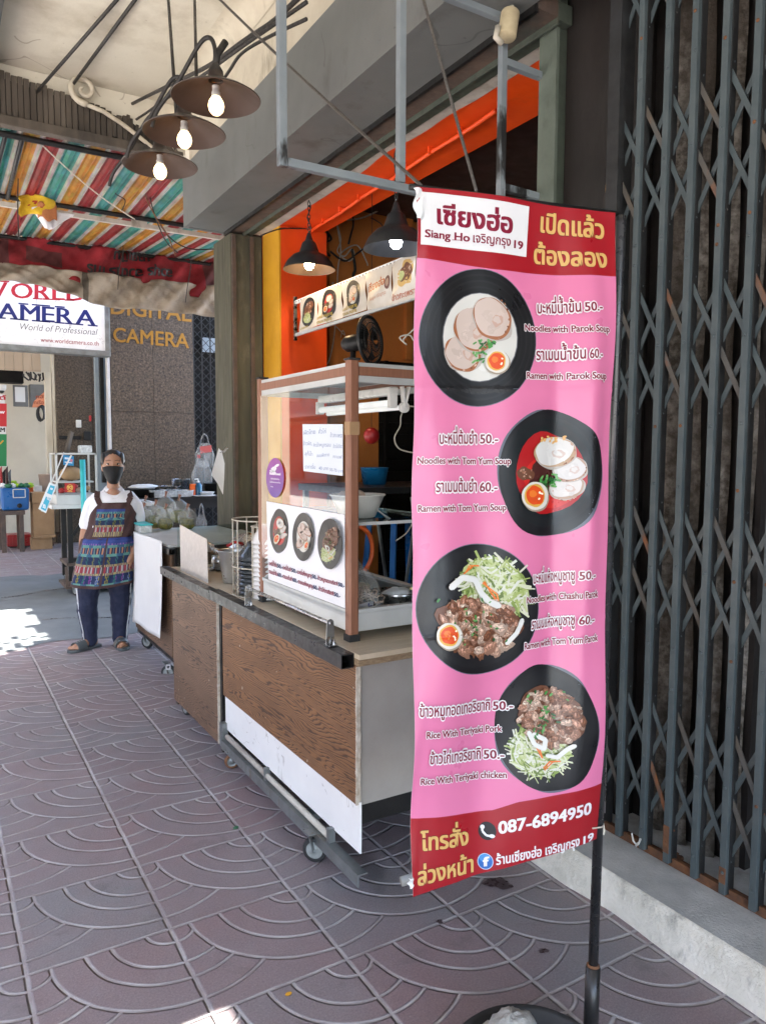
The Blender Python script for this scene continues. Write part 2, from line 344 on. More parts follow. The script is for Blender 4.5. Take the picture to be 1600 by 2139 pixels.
# ------------------------------------------------------------------ mesh builder
VCM = ('print', 'print_vinyl', 'print_old', 'cloth_dirty', 'awning_sheet', 'fabric_vc')
WL = {}          # world location of each object's origin
class MB:
    def __init__(s): s.v, s.f, s.m, s.c, s.sm = [], [], [], [], []
    def add(s, vs, fs, m=0, c=(1, 1, 1), smooth=False):
        o = len(s.v); s.v += [tuple(p) for p in vs]
        for i, f in enumerate(fs):
            s.f.append([k+o for k in f]); s.m.append(m); s.sm.append(smooth)
            s.c.append(c[i] if isinstance(c, list) else c)
        return s
    def box(s, x0, x1, y0, y1, z0, z1, m=0, c=(1, 1, 1)):
        vs = [(x, y, z) for z in (z0, z1) for y in (y0, y1) for x in (x0, x1)]
        return s.add(vs, [(0, 2, 3, 1), (4, 5, 7, 6), (0, 1, 5, 4), (2, 6, 7, 3), (0, 4, 6, 2), (1, 3, 7, 5)], m, c)
    def bar(s, p, q, w, h, up=(0, 0, 1), m=0, c=(1, 1, 1)):
        p, q = V(p), V(q); d = (q-p).normalized(); up = V(up)
        a = d.cross(up)
        if a.length < 1e-4: a = d.cross(V((1, 0, 0)))
        a.normalize(); b = a.cross(d).normalized()
        vs = []
        for e in (p, q):
            for i, j in ((-1, -1), (1, -1), (1, 1), (-1, 1)): vs.append(e + a*(w/2*i) + b*(h/2*j))
        return s.add(vs, [(3, 2, 1, 0), (4, 5, 6, 7), (0, 1, 5, 4), (1, 2, 6, 5), (2, 3, 7, 6), (3, 0, 4, 7)], m, c)
    def tube(s, pts, r, seg=8, m=0, c=(1, 1, 1), closed=False, flat=1.0):
        pts = [V(p) for p in pts]; n = len(pts); rs = r if isinstance(r, (list, tuple)) else [r]*n
        vs, fs = [], []; prev = None
        for i, p in enumerate(pts):
            a = pts[i-1] if (i or closed) else pts[i]; b = pts[(i+1) % n] if (i < n-1 or closed) else pts[i]
            d = (b-a).normalized() if (b-a).length > 1e-9 else V((0, 0, 1))
            if prev is None:
                prev = d.orthogonal().normalized()
            prev = (prev - d*prev.dot(d)); prev = prev.normalized() if prev.length > 1e-6 else d.orthogonal().normalized()
            e = d.cross(prev)
            for k in range(seg):
                t = 2*math.pi*k/seg; vs.append(p + prev*(math.cos(t)*rs[i]) + e*(math.sin(t)*rs[i]*flat))
        for i in range(n if closed else n-1):
            j = (i+1) % n
            for k in range(seg): fs.append((i*seg+k, i*seg+(k+1) % seg, j*seg+(k+1) % seg, j*seg+k))
        if not closed: fs += [tuple(range(seg))[::-1], tuple(range((n-1)*seg, n*seg))]
        return s.add(vs, fs, m, c, True)
    def lathe(s, c0, prof, seg=28, m=0, c=(1, 1, 1), axis=(0, 0, 1), ax2=None, sx=1.0):
        c0 = V(c0); z = V(axis).normalized(); x = (V(ax2) if ax2 else z.orthogonal()).normalized(); y = z.cross(x)
        vs, fs = [], []
        for (r_, h_) in prof:
            for k in range(seg):
                t = 2*math.pi*k/seg; vs.append(c0 + x*(r_*math.cos(t)*sx) + y*(r_*math.sin(t)) + z*h_)
        for i in range(len(prof)-1):
            for k in range(seg): fs.append((i*seg+k, i*seg+(k+1) % seg, (i+1)*seg+(k+1) % seg, (i+1)*seg+k))
        return s.add(vs, fs, m, c, True)
    def ell(s, c0, rx, ry, rz, nu=16, nv=10, m=0, c=(1, 1, 1), rot=None, jit=0, keep=None):
        c0 = V(c0); vs, fs = [], []
        for j in range(nv+1):
            ph = math.pi*j/nv
            for i in range(nu):
                th = 2*math.pi*i/nu; k = 1+rnd(-jit, jit)
                p = V((rx*math.sin(ph)*math.cos(th)*k, ry*math.sin(ph)*math.sin(th)*k, rz*math.cos(ph)*k))
                if rot is not None: p = rot @ p
                vs.append(c0+p)
        for j in range(nv):
            for i in range(nu):
                q = (j*nu+i, (j+1)*nu+i, (j+1)*nu+(i+1) % nu, j*nu+(i+1) % nu)
                if keep is None or keep(sum((vs[k]-c0 for k in q), V())/4): fs.append(q)
        return s.add(vs, fs, m, c, True)
    def grid(s, fn, nu, nv, m=0, cf=None, smooth=True):
        vs = [fn(i/nu, j/nv) for j in range(nv+1) for i in range(nu+1)]; fs, cs = [], []
        for j in range(nv):
            for i in range(nu):
                a = j*(nu+1)+i; fs.append((a, a+1, a+nu+2, a+nu+1)); cs.append(cf((i+.5)/nu, (j+.5)/nv) if cf else (1, 1, 1))
        return s.add(vs, fs, m, cs, smooth)
    def sheet(s, pts, th, n=None, m=0, c=(1, 1, 1)):        # flat polygon with a real thickness
        pts = [V(p) for p in pts]; k = len(pts)
        if n is None: n = (pts[1]-pts[0]).cross(pts[2]-pts[0]).normalized()
        n = V(n); vs = pts + [p - n*th for p in pts]
        fs = [tuple(range(k)), tuple(range(2*k-1, k-1, -1))] + [(i, i+k, (i+1) % k+k, (i+1) % k) for i in range(k)]
        return s.add(vs, fs, m, c)
    def build(s, name, mats, parent=None, loc=None, bevel=0, solid=0, sub=0):
        me = bpy.data.meshes.new(name)
        base = V(loc) if loc is not None else (V(WL[parent.name]) if parent else V((0, 0, 0)))
        me.from_pydata([tuple(V(p)-base) for p in s.v], [], s.f)
        ml = mats if isinstance(mats, (list, tuple)) else [mats]
        for k in ml: me.materials.append(MATS[k])
        me.polygons.foreach_set('material_index', s.m); me.polygons.foreach_set('use_smooth', s.sm)
        if any(k in VCM for k in ml):
            ca = me.color_attributes.new('Col', 'FLOAT_COLOR', 'CORNER'); buf = []
            for f, c in zip(s.f, s.c): buf += list((*c, 1.0))*len(f)
            ca.data.foreach_set('color', buf)
        me.update()
        o = bpy.data.objects.new(name, me); COL.objects.link(o)
        if parent: o.parent = parent; o.location = base - V(WL[parent.name])
        else: o.location = base
        WL[o.name] = tuple(base)
        if bevel:
            b = o.modifiers.new('bevel', 'BEVEL'); b.width = bevel; b.segments = 2; b.limit_method = 'ANGLE'; b.angle_limit = R(40)
        if solid:
            b = o.modifiers.new('solid', 'SOLIDIFY'); b.thickness = solid; b.offset = 0
        if sub:
            b = o.modifiers.new('sub', 'SUBSURF'); b.levels = b.render_levels = sub
        return o
def tag(o, label, cat, group=None):
    o['label'] = label; o['category'] = cat
    if group: o['group'] = group
    return o
def thing(name, label, cat, loc, group=None):
    o = bpy.data.objects.new(name, None); COL.objects.link(o); o.location = loc; WL[o.name] = tuple(loc)
    o.empty_display_size = .05
    return tag(o, label, cat, group)
def struct(o): o['kind'] = 'structure'; return o
def dup(root, loc, label, rz=0, scale=1):
    r_ = root.copy(); COL.objects.link(r_); r_.location = loc; r_['label'] = label; r_.rotation_euler.z = rz
    r_.scale = (scale,)*3
    for ch in list(root.children):
        c = ch.copy(); COL.objects.link(c); c.parent = r_
        for g in ch.children:
            d = g.copy(); COL.objects.link(d); d.parent = c
    return r_

# ------------------------------------------------------------------ lettering and printed pictures
TONE = '\u0e48\u0e49\u0e4a\u0e4b\u0e4c'; UPPER = '\u0e31\u0e34\u0e35\u0e36\u0e37\u0e47\u0e33'
_dgc = {}
def raw_text(st, off=0.0, res=3):
    key = (st, off, res)
    if key in _dgc: return _dgc[key]
    c = bpy.data.curves.new('t', 'FONT'); c.body = st; c.offset = off; c.resolution_u = res
    o = bpy.data.objects.new('t', c); COL.objects.link(o); bpy.context.view_layer.update()
    e = o.evaluated_get(bpy.context.evaluated_depsgraph_get()); me = e.to_mesh()
    out = ([(p.co.x, p.co.y) for p in me.vertices], [tuple(p.vertices) for p in me.polygons]); e.to_mesh_clear()
    bpy.data.objects.remove(o); bpy.data.curves.remove(c); _dgc[key] = out
    return out
def text_tris(st, off=0.0):
    # tone marks that sit on top of another upper mark are lifted, as Thai shaping does
    stacked = []
    for i, ch in enumerate(st):
        if ch in TONE:
            if (i and st[i-1] in UPPER) or (i+1 < len(st) and st[i+1] == '\u0e33'): stacked.append(i)
    body = ''.join(ch for i, ch in enumerate(st) if i not in stacked)
    vs, fs = raw_text(body, off); tris = [[vs[k] for k in f] for f in fs]
    for n, i in enumerate(stacked):
        pre = ''.join(ch for k, ch in enumerate(st[:i]) if k not in stacked)
        va, _ = raw_text(pre, off); vb, fb = raw_text(pre+st[i], off); sa = set(va)
        nxt = st[i+1] == '\u0e33' if i+1 < len(st) else False
        for f in fb:
            p = [vb[k] for k in f]
            if all(q not in sa for q in p): tris.append([(x, y+(.19 if not nxt else .20)) for x, y in p])
    return tris
def split(tri, ml):
    out, st = [], [tri]
    while st:
        p = st.pop()
        if len(p) > 3:
            for k in range(1, len(p)-1): st.append([p[0], p[k], p[k+1]])
            continue
        e = [math.dist(p[k], p[(k+1) % 3]) for k in range(3)]; k = e.index(max(e))
        if e[k] <= ml: out.append(p); continue
        a, b, c = p[k], p[(k+1) % 3], p[(k+2) % 3]; m_ = ((a[0]+b[0])/2, (a[1]+b[1])/2)
        st += [[a, m_, c], [m_, b, c]]
    return out
class Art:
    """flat printed art in source coordinates (px of the print), laid on a surface by fn(x, y, lift) -> point"""
    def __init__(s, mb, fn, ml=1e9, m=0, step=.0003): s.mb, s.fn, s.ml, s.m, s.step, s.lay = mb, fn, ml, m, step, 0
    def up(s, n=1): s.lay += n; return s
    def poly(s, pts, c):
        h = s.step*(s.lay+1)
        # fan round the centre keeps blobs simple
        cx = sum(p[0] for p in pts)/len(pts); cy = sum(p[1] for p in pts)/len(pts)
        for k in range(len(pts)):
            for t in split([(cx, cy), pts[k], pts[(k+1) % len(pts)]], s.ml):
                s.mb.add([s.fn(x, y, h) for x, y in t], [(0, 1, 2)], s.m, c)
    def tris(s, ts, c, lift=0):
        h = s.step*(s.lay+1+lift)
        for t0 in ts:
            for t in split(t0, s.ml): s.mb.add([s.fn(x, y, h) for x, y in t], [(0, 1, 2)], s.m, c)
    def blob(s, cx, cy, rx, ry, c, rot=0, jit=.0, n=28, sq=1.0):
        ph = [rnd(0, 6.28) for _ in range(4)]; pts = []
        for k in range(n):
            t = 2*math.pi*k/n
            q = 1 + jit*(.5*math.sin(2*t+ph[0])+.4*math.sin(3*t+ph[1])+.35*math.sin(5*t+ph[2])+.25*math.sin(7*t+ph[3]))
            ct, st_ = math.cos(t), math.sin(t)
            x = rx*q*math.copysign(abs(ct)**sq, ct); y = ry*q*math.copysign(abs(st_)**sq, st_)
            pts.append((cx+x*math.cos(rot)-y*math.sin(rot), cy+x*math.sin(rot)+y*math.cos(rot)))
        s.poly(pts, c)
    def strip(s, pts, w, c):
        for a, b in zip(pts[:-1], pts[1:]):
            dx, dy = b[0]-a[0], b[1]-a[1]; l_ = math.hypot(dx, dy) or 1; nx, ny = -dy/l_*w/2, dx/l_*w/2
            s.tris([[(a[0]+nx, a[1]+ny), (b[0]+nx, b[1]+ny), (b[0]-nx, b[1]-ny), (a[0]-nx, a[1]-ny)]], c)
    def text(s, st, p0, p1, hh, c, off=.02, halo=None, hoff=.07, em=.72, shear=0, fit=True, slabs=False):
        """baseline p0 -> p1, letter height hh (cap height em, Thai consonant .56)"""
        ref, _ = raw_text(st.strip(), 0); 
        x0 = min(v[0] for v in ref); x1 = max(v[0] for v in ref); w = x1-x0
        dx, dy = p1[0]-p0[0], p1[1]-p0[1]; sy = hh/em
        def mp(v):
            a = (v[0]-x0+shear*v[1])/w
            return (p0[0]+a*dx, p0[1]+a*dy-v[1]*sy)
        base = text_tris(st, 0.0 if off >= 0 else off)
        def copies(sh, col, l0):                                  # heavier weight: the glyphs struck several times
            for n, (a, b) in enumerate(sh): s.tris([[mp((v[0]+a, v[1]+b)) for v in t] for t in base], col, l0+.3*n)
        if halo: copies([(hoff*math.cos(k*.785), hoff*math.sin(k*.785)) for k in range(8)], halo, 0)
        copies([(-off, -off*.6), (off, -off*.6), (-off, off*.6), (off, off*.6)] if off > .012 else [(0, 0)], c, 2.8 if halo else .6)
def serif_word(word, off=.02):
    tris, slabs, x = [], [], 0
    FEET = dict(A='lr', M='lr', E='l', R='lr', L='l', D='l', W='', C='', O=''); TOPS = dict(M='lr', E='l', R='l', L='l', D='l', W='lr')
    for ch in word:
        vs, fs = raw_text(ch, 0.0); a = min(v[0] for v in vs); b = max(v[0] for v in vs)
        tris += [[(vs[k][0]-a+x+off, vs[k][1]) for k in f] for f in fs]; slabs += [[(vs[k][0]-a+x-off, vs[k][1]) for k in f] for f in fs]
        w = b-a
        for row, y in ((FEET.get(ch, ''), -off), (TOPS.get(ch, ''), .727-.055+off)):
            for sd_ in row:
                cx = x+(.09 if sd_ == 'l' else w-.09)
                slabs.append([(cx-.17, y), (cx+.17, y), (cx+.17, y+.062), (cx-.17, y+.062)])
        x += w+.10
    return tris, slabs, x-.10
# ------------------------------------------------------------------ food pictures (printed art)
BROWN = [(.30, .125, .065), (.44, .22, .14), (.54, .33, .23), (.22, .08, .036), (.62, .43, .32), (.14, .045, .02)]
GREEN = [(.03, .16, .03), (.06, .24, .05), (.015, .08, .02), (.12, .32, .09)]
CAB = [(.44, .48, .24), (.55, .57, .38), (.32, .38, .12), (.60, .60, .52), (.20, .27, .06), (.57, .56, .44), (.12, .17, .04)]
WHITE = (.74, .72, .68)
def bowl(A, cx, cy, rx, ry, jit=.0, sq=1.0, rings=True, rim=True, rot=0):
    if rim: A.blob(cx, cy, rx*1.012, ry*1.012, (.11, .12, .15), rot, jit, 60, sq)
    A.up(); st = random.getstate(); A.blob(cx, cy, rx, ry, (.008, .0075, .0085), rot, jit, 60, sq); A.up()
    if rings:
        for q, c in ((.93, .034), (.9, .02), (.84, .036), (.81, .021), (.75, .032), (.72, .019)): A.blob(cx+rx*.01, cy-ry*.01, rx*q, ry*q, (c*.42, c*.4, c*.43), rot, jit*.6, 48, sq); A.up()
def egg(A, cx, cy, rx, ry, rot=.3):
    A.blob(cx+rx*.05, cy+ry*.08, rx*1.05, ry*1.05, (.30, .24, .18), rot, .03); A.up()
    A.blob(cx, cy, rx, ry, (.60, .565, .50), rot, .03); A.up(); A.blob(cx-rx*.05, cy-ry*.02, rx*.8, ry*.8, (.60, .34, .06), rot, .05); A.up()
    A.blob(cx-rx*.03, cy-ry*.03, rx*.66, ry*.68, (.60, .065, .008), rot, .08); A.up(); A.blob(cx-rx*.2, cy-ry*.15, rx*.28, ry*.25, (.68, .16, .02), rot, .1); A.up()
    for k in range(4): A.blob(cx+rnd(.2, .5)*rx, cy+rnd(-.4, .3)*ry, rx*.09, ry*.07, (.95, .8, .6), rnd(0, 3), .1, 8)
    A.up()
def chops(A, cx, cy, sx, sy, n, s_=3.4):
    for k in range(n):
        A.blob(cx+random.gauss(0, sx), cy+random.gauss(0, sy), s_*rnd(.6, 1.3), s_*rnd(.35, .6), random.choice(GREEN), rnd(0, 3.1), .1, 8, .7)
    A.up()
def pork(A, cx, cy, rx, ry, rot, pale=(.50, .40, .345), edge=(.30, .11, .045)):
    A.blob(cx+rx*.03, cy+ry*.05, rx*1.06, ry*1.06, (.40, .36, .32), rot, .05, 36); A.up()
    A.blob(cx, cy, rx*1.02, ry*1.02, edge, rot, .06, 40); A.up()
    A.blob(cx-rx*.035, cy-ry*.06, rx*.94, ry*.93, pale, rot, .05, 40); A.up()
    for k in range(9):
        a = rnd(0, 6.28); d = rnd(.1, .7); f_ = rnd(.88, 1.12); p = tuple(min(.9, q*f_) for q in pale)
        A.blob(cx+rx*d*math.cos(a)*.8, cy+ry*d*math.sin(a)*.8, rx*rnd(.12, .36), ry*rnd(.08, .26), p, rnd(0, 3), .25, 16)
    A.up()
    A.blob(cx+rx*.3, cy+ry*.1, rx*.3, ry*.28, (pale[0]*.9, pale[1]*.74, pale[2]*.68), rot+.5, .2, 18); A.up()
    A.blob(cx+rx*.27, cy+ry*.06, rx*.2, ry*.18, pale, rot+.5, .25, 18); A.up()
    for k in range(14):
        a = rot+rnd(-.6, 1.9); A.blob(cx+rx*.96*math.cos(a), cy+ry*.97*math.sin(a), rx*.07, ry*.04, random.choice(BROWN), a+1.57, .2, 8)
    A.up()
def cabbage(A, cx, cy, rx, ry, n, rot=0):
    A.blob(cx, cy, rx, ry, (.42, .48, .20), rot, .1, 30); A.up()
    for k in range(n):
        a = rnd(0, 6.28); d = math.sqrt(rnd(0, 1)); x = rx*d*math.cos(a); y = ry*d*math.sin(a)
        x, y = cx+x*math.cos(rot)-y*math.sin(rot), cy+x*math.sin(rot)+y*math.cos(rot); th = rnd(0, 3.14); l_ = rnd(.12, .34)*rx
        b = rnd(-.5, .5); A.strip([(x-math.cos(th)*l_, y-math.sin(th)*l_), (x+b*rx*.05, y+b*rx*.05), (x+math.cos(th+b)*l_, y+math.sin(th+b)*l_)], rx*rnd(.03, .075), random.choice(CAB))
        if k % 25 == 24: A.up()
    A.up()
def carrot(A, cx, cy, l_, w, th, n=3):
    for k in range(n): A.strip([(cx+rnd(-w, w)-math.cos(th)*l_, cy+rnd(-w, w)-math.sin(th)*l_), (cx+rnd(-w, w)*2, cy+rnd(-w, w)*2), (cx+math.cos(th+.2)*l_, cy+math.sin(th+.2)*l_)], w*rnd(.5, .9), random.choice(((.68, .14, .02), (.75, .22, .05))))
    A.up()
def mayo(A, pts, w):
    A.strip(pts, w*1.25, (.58, .56, .48)); A.up(); A.strip(pts, w, (.62, .61, .57)); 
    for p in pts: A.blob(p[0], p[1], w/2, w/2, (.62, .61, .57), n=10)
    A.up()
def meat(A, cx, cy, rx, ry, n, rot=0, s_=1.0):
    A.blob(cx, cy, rx*1.0, ry*1.0, (.13, .05, .026), rot, .16, 34); A.up(2)
    for k in range(n):
        a = rnd(0, 6.28); d = math.sqrt(rnd(0, .92)); x = rx*d*math.cos(a); y = ry*d*math.sin(a)
        x, y = cx+x*math.cos(rot)-y*math.sin(rot), cy+x*math.sin(rot)+y*math.cos(rot); c = random.choice(BROWN[:5]); q = rx*rnd(.09, .2)*s_; th = rnd(0, 3.1)
        A.blob(x, y, q, q*rnd(.5, .8), tuple(v*.5 for v in c), th, .3, 14); A.blob(x-q*.1, y-q*.15, q*.8, q*.5, c, th, .35, 14)
        A.blob(x-q*.2, y-q*.22, q*.4, q*.18, tuple(min(.8, v*1.5+.10) for v in c), th, .3, 9)
        if k % 6 == 5: A.up()
    A.up()
def dish_parok(A, cx, cy, rx, ry, q=1, rings=True, col=None):
    bowl(A, cx, cy, rx, ry, rings=rings)
    sx, sy = cx+rx*.03, cy-ry*.01; a, b = rx*.635, ry*.645
    A.blob(sx, sy, a*1.03, b*1.02, (.10, .10, .11)); A.up(); A.blob(sx, sy, a, b, (.56, .545, .50)); A.up()
    for k in range(6): A.blob(sx+rnd(-.5, .6)*a, sy+rnd(-.6, .8)*b, a*rnd(.1, .3), b*rnd(.05, .2), (.60, .59, .55), rnd(0, 3), .2)
    A.up()
    pork(A, sx-a*.45, sy+b*.36, a*.50, b*.40, .45); pork(A, sx-a*.18, sy-b*.16, a*.46, b*.52, -.5); pork(A, sx+a*.32, sy-b*.42, a*.46, b*.50, -.65)
    chops(A, sx+a*.06, sy+b*.16, a*.14, b*.09, int(18*q), 4.6*rx/124); chops(A, sx+a*.0, sy+b*.42, a*.08, b*.09, int(11*q), 4.6*rx/124)
    egg(A, sx+a*.42, sy+b*.56, a*.30, b*.27)
def dish_tomyum(A, cx, cy, rx, ry, q=1, rings=True):
    bowl(A, cx, cy, rx, ry, .035, 1.0, rings=False, rot=.0)
    if rings:
        for k in range(4): A.blob(cx-rx*.05, cy-ry*.03+k, rx*(.9-.05*k), ry*(.9-.045*k), (.012-.003*(k % 2), .0115, .0125), 0, .02); A.up()
    sx, sy = cx-rx*.0, cy+ry*.0; a, b = rx*.66, ry*.66
    A.blob(sx, sy, a, b, (.36, .010, .012), 0, .04); A.up(); A.blob(sx+a*.05, sy+b*.2, a*.8, b*.62, (.50, .02, .015), 0, .08); A.up()
    A.blob(sx-.05*a, sy+b*.1, a*.55, b*.42, (.06, .015, .012), .3, .2); A.up()
    meat(A, sx-a*.7, sy+b*.02, a*.28, b*.16, int(12*q)); 
    pork(A, sx+a*.52, sy+b*.34, a*.33, b*.33, 1.2, (.56, .52, .49), (.38, .26, .19)); pork(A, sx+a*.6, sy-b*.1, a*.38, b*.30, .5, (.55, .52, .50), (.36, .24, .17)); pork(A, sx+a*.15, sy-b*.5, a*.58, b*.36, -.12, (.57, .55, .52), (.40, .26, .15))
    for k in range(int(14*q)): A.blob(sx+a*rnd(-.3, .7), sy-b*rnd(.72, .9), a*.05, b*.03, (.62, .35, .12), rnd(0, 3), .2, 8)
    A.up(); chops(A, sx+a*.0, sy+b*.2, a*.2, b*.09, int(26*q), 5.5*rx/107)
    egg(A, sx-a*.42, sy+b*.55, a*.44, b*.34)
def dish_chashu(A, cx, cy, rx, ry, q=1):
    bowl(A, cx, cy, rx, ry, rings=False); A.blob(cx-rx*.03, cy-ry*.02, rx*.93, ry*.93, (.012, .0115, .0125)); A.up()
    cabbage(A, cx+rx*.24, cy-ry*.26, rx*.58, ry*.52, int(260*q), .5); carrot(A, cx+rx*.24, cy-ry*.2, rx*.28, rx*.03, .95); carrot(A, cx-rx*.12, cy-ry*.63, rx*.14, rx*.03, -.5, 2)
    meat(A, cx-rx*.02, cy+ry*.27, rx*.66, ry*.44, int(170*q), .15)
    mayo(A, [(cx-rx*.5, cy-ry*.35), (cx-rx*.3, cy-ry*.5), (cx-rx*.08, cy-ry*.46), (cx+rx*.02, cy-ry*.25), (cx+rx*.15, cy-ry*.12), (cx+rx*.3, cy-ry*.06)], rx*.085)
    mayo(A, [(cx+rx*.68, cy+ry*.16), (cx+rx*.6, cy+ry*.36), (cx+rx*.45, cy+ry*.52)], rx*.06)
    chops(A, cx, cy+ry*.1, rx*.22, ry*.14, int(20*q), 4*rx/129); chops(A, cx-rx*.1, cy+ry*.4, rx*.3, ry*.12, int(12*q), 4*rx/129)
    egg(A, cx-rx*.55, cy+ry*.38, rx*.20, ry*.20)
def dish_teriyaki(A, cx, cy, rx, ry, q=1):
    bowl(A, cx, cy, rx, ry, .03, rings=False); A.blob(cx, cy-ry*.01, rx*.92, ry*.93, (.011, .0105, .0115), 0, .03); A.up()
    cabbage(A, cx-rx*.17, cy+ry*.36, rx*.56, ry*.38, int(240*q), .1); carrot(A, cx-rx*.22, cy+ry*.25, rx*.3, rx*.035, 1.0); carrot(A, cx+rx*.05, cy+ry*.55, rx*.2, rx*.035, -.6, 2)
    meat(A, cx+rx*.06, cy-ry*.19, rx*.60, ry*.46, int(170*q), .25)
    mayo(A, [(cx-rx*.38, cy+ry*.06), (cx-rx*.28, cy+ry*.24), (cx-rx*.1, cy+ry*.3), (cx-rx*.06, cy+ry*.16), (cx-rx*.28, cy+ry*.08)], rx*.08)
    mayo(A, [(cx-rx*.05, cy+ry*.4), (cx+rx*.15, cy+ry*.42), (cx+rx*.34, cy+ry*.28), (cx+rx*.46, cy+ry*.22)], rx*.07)
    chops(A, cx-rx*.08, cy-ry*.12, rx*.16, ry*.14, int(26*q), 4*rx/98); chops(A, cx+rx*.0, cy-ry*.45, rx*.25, ry*.1, int(8*q), 4*rx/98)
# ================================================================== setting
g = MB(); g.add([(-160, -160, -.15), (160, -160, -.15), (160, 160, -.15), (-160, 160, -.15)], [(0, 1, 2, 3)])
struct(g.build('road', 'bounce_road'))
g = MB(); g.box(-3.2, 7.0, -7, 32, -.149, 0); struct(g.build('pavement', 'pavement'))
# cracked concrete repair between two areas of tile
g = MB(); pts = []
for k in range(26): pts.append((-3+4.9*k/25, 6.02+.06*math.sin(k*1.7)+.05*math.sin(k*.7)+.008*k, .004))
for k in range(26): pts.append((1.9-4.9*k/25, 9.75+.08*math.sin(k*1.3)+.03*math.sin(k*2.9), .004))
g.add(pts, [tuple(range(len(pts)))])
struct(g.build('concrete_patch', 'concrete'))
g = MB()
for (x, y, sgn) in ((.35, 8.3, 1), (.6, 7.2, -1), (1.5, 7.6, 1)):
    p = [V((x+.16*k, y+sgn*.03*math.sin(k*1.9)+.06*k*sgn, .0075)) for k in range(9)]
    for a, b in zip(p[:-1], p[1:]):
        w = V((0, rnd(.005, .012), 0)); g.add([a-w, b-w, b+w, a+w], [(0, 1, 2, 3)])
struct(g.build('crack', 'stain'))
# raised doorstep along the closed shop
g = MB(); nY = 90; sec = []
for j in range(nY+1):
    y = -6 + 8.25*j/nY; f = .008*math.sin(y*5.1)+.006*math.sin(y*13)+rnd(-.003, .003)
    sec.append([(1.835+f*1.4, y, 0), (1.846+f*.5, y, .055+f), (1.858+f*.4, y, .112+f*.4), (1.872, y, .120), (2.06, y, .121), (2.75, y, .121), (2.75, y, 0)])
vs = [p for r_ in sec for p in r_]; fs, ms = [], []
for j in range(nY):
    for k in range(6):
        a = j*7+k; fs.append((a, a+1, a+8, a+7)); ms.append(1 if k < 3 else 0)
for f, m_ in zip(fs, ms): g.f.append(list(f)); g.m.append(m_); g.c.append((1, 1, 1)); g.sm.append(m_ == 1)
g.v = vs; g.f.append([nY*7+k for k in range(7)]); g.m.append(1); g.c.append((1, 1, 1)); g.sm.append(False)
struct(g.build('doorstep', ['ledge_top', 'ledge_front']))
# water stains on the tiles
g = MB()
def splat(cx, cy, rx, ry, n=26):
    c0 = at(cx, cy, 'z', .0045); ph = [rnd(0, 6) for _ in range(3)]; pts = []
    for k in range(n):
        t = 2*math.pi*k/n; q = 1+.2*math.sin(2*t+ph[0])+.16*math.sin(3*t+ph[1])+.10*math.sin(7*t+ph[2])
        pts.append(at(cx+rx*q*math.cos(t), cy+ry*q*math.sin(t), 'z', .0045))
    g.add(pts, [tuple(range(n))[::-1]])
for a in ((1040, 1845, 27, 12), (918, 1925, 8, 4), (1136, 1986, 9, 5)): splat(*a)
struct(g.build('water_stain', 'stain'))

# ================================================================== the noodle shop bay
SH = thing('shop_house', 'open shop bay with orange lintel, grey boxed fascia and cream canopy ceiling over the pavement', 'building', (2.3, 4, 0))
def prt(mb, name, mats, parent=None, **k): return mb.build(name, mats, parent or SH, **k)
g = MB(); g.box(-1.05, 1.74, -6, 5.99, 4.12, 4.3); prt(g, 'canopy_ceiling', 'ceiling_paint')
g = MB(); g.box(-4.2, 4.5, 8.8, 19, 5.3, 5.45); prt(g, 'sun_block_slab', 'ceiling_paint')  # unseen slab added to keep the sun off the far walls and ground
g = MB()                                                     # cove under the canopy where it meets the front
g.grid(lambda u, v: V((1.735-.13*(1-math.cos(v*1.57)), -6+11.65*u, 3.98+.139*math.sin(v*1.57))), 12, 8)
g.box(1.74, 1.84, -6, 5.66, 3.55, 4.11); prt(g, 'moulding', 'moulding')
g = MB(); g.box(1.69, 1.72, -6, 5.66, 3.152, 3.58); g.box(1.72, 1.995, 5.63, 5.66, 3.152, 3.58); prt(g, 'fascia', 'grey_paint')
g = MB(); g.box(1.721, 1.985, -6, 5.628, 3.1555, 3.17); prt(g, 'soffit_panel', 'grey_paint')
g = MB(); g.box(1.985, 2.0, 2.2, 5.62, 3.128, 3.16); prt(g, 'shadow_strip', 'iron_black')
g = MB()
g.box(2.0, 2.10, 2.2, 5.6, 3.143, 3.2); prt(g, 'rusty_channel', 'rust_steel')
g = MB(); g.box(2.10, 2.175, 2.2, 5.58, 3.132, 3.2); g.box(2.10, 2.112, 2.2, 5.58, 3.118, 3.132); prt(g, 'steel_lintel', 'green_steel', bevel=.002)
g = MB(); g.box(2.175, 2.255, 2.33, 5.5, 3.14, 3.3); prt(g, 'plaster_band', 'old_white')
g = MB(); g.box(2.255, 2.62, 2.33, 5.3, 3.146, 3.4); prt(g, 'lintel', 'orange_wall')
g = MB()                                                     # ragged orange paint over the white band
pts = [(2.256, 3.0, 3.1385)]
for k in range(31):
    y = 2.9+1.5*k/30; pts.append((2.252-.035*max(0, math.sin((y-2.9)*2.6))*(.6+.4*math.sin(y*9)), y, 3.1385))
pts.append((2.256, 4.4, 3.1385)); g.add(pts[::-1], [tuple(range(len(pts)))])
prt(g, 'paint_patch', 'orange_wall')
g = MB(); g.box(2.0, 2.25, 5.52, 5.9, 0, 3.13); g.box(2.25, 2.62, 5.56, 5.9, 0, 3.13); prt(g, 'pilaster', 'olive_wall')
g = MB(); g.box(2.006, 2.035, 5.496, 5.518, 0, 3.12); g.box(2.15, 2.18, 5.5, 5.518, 0, 3.12); prt(g, 'shutter_guide', 'rust_steel')
g = MB()
g.box(2.252, 2.265, 5.19, 5.5, 0, 3.138); prt(g, 'yellow_strip', 'yellow_wall')
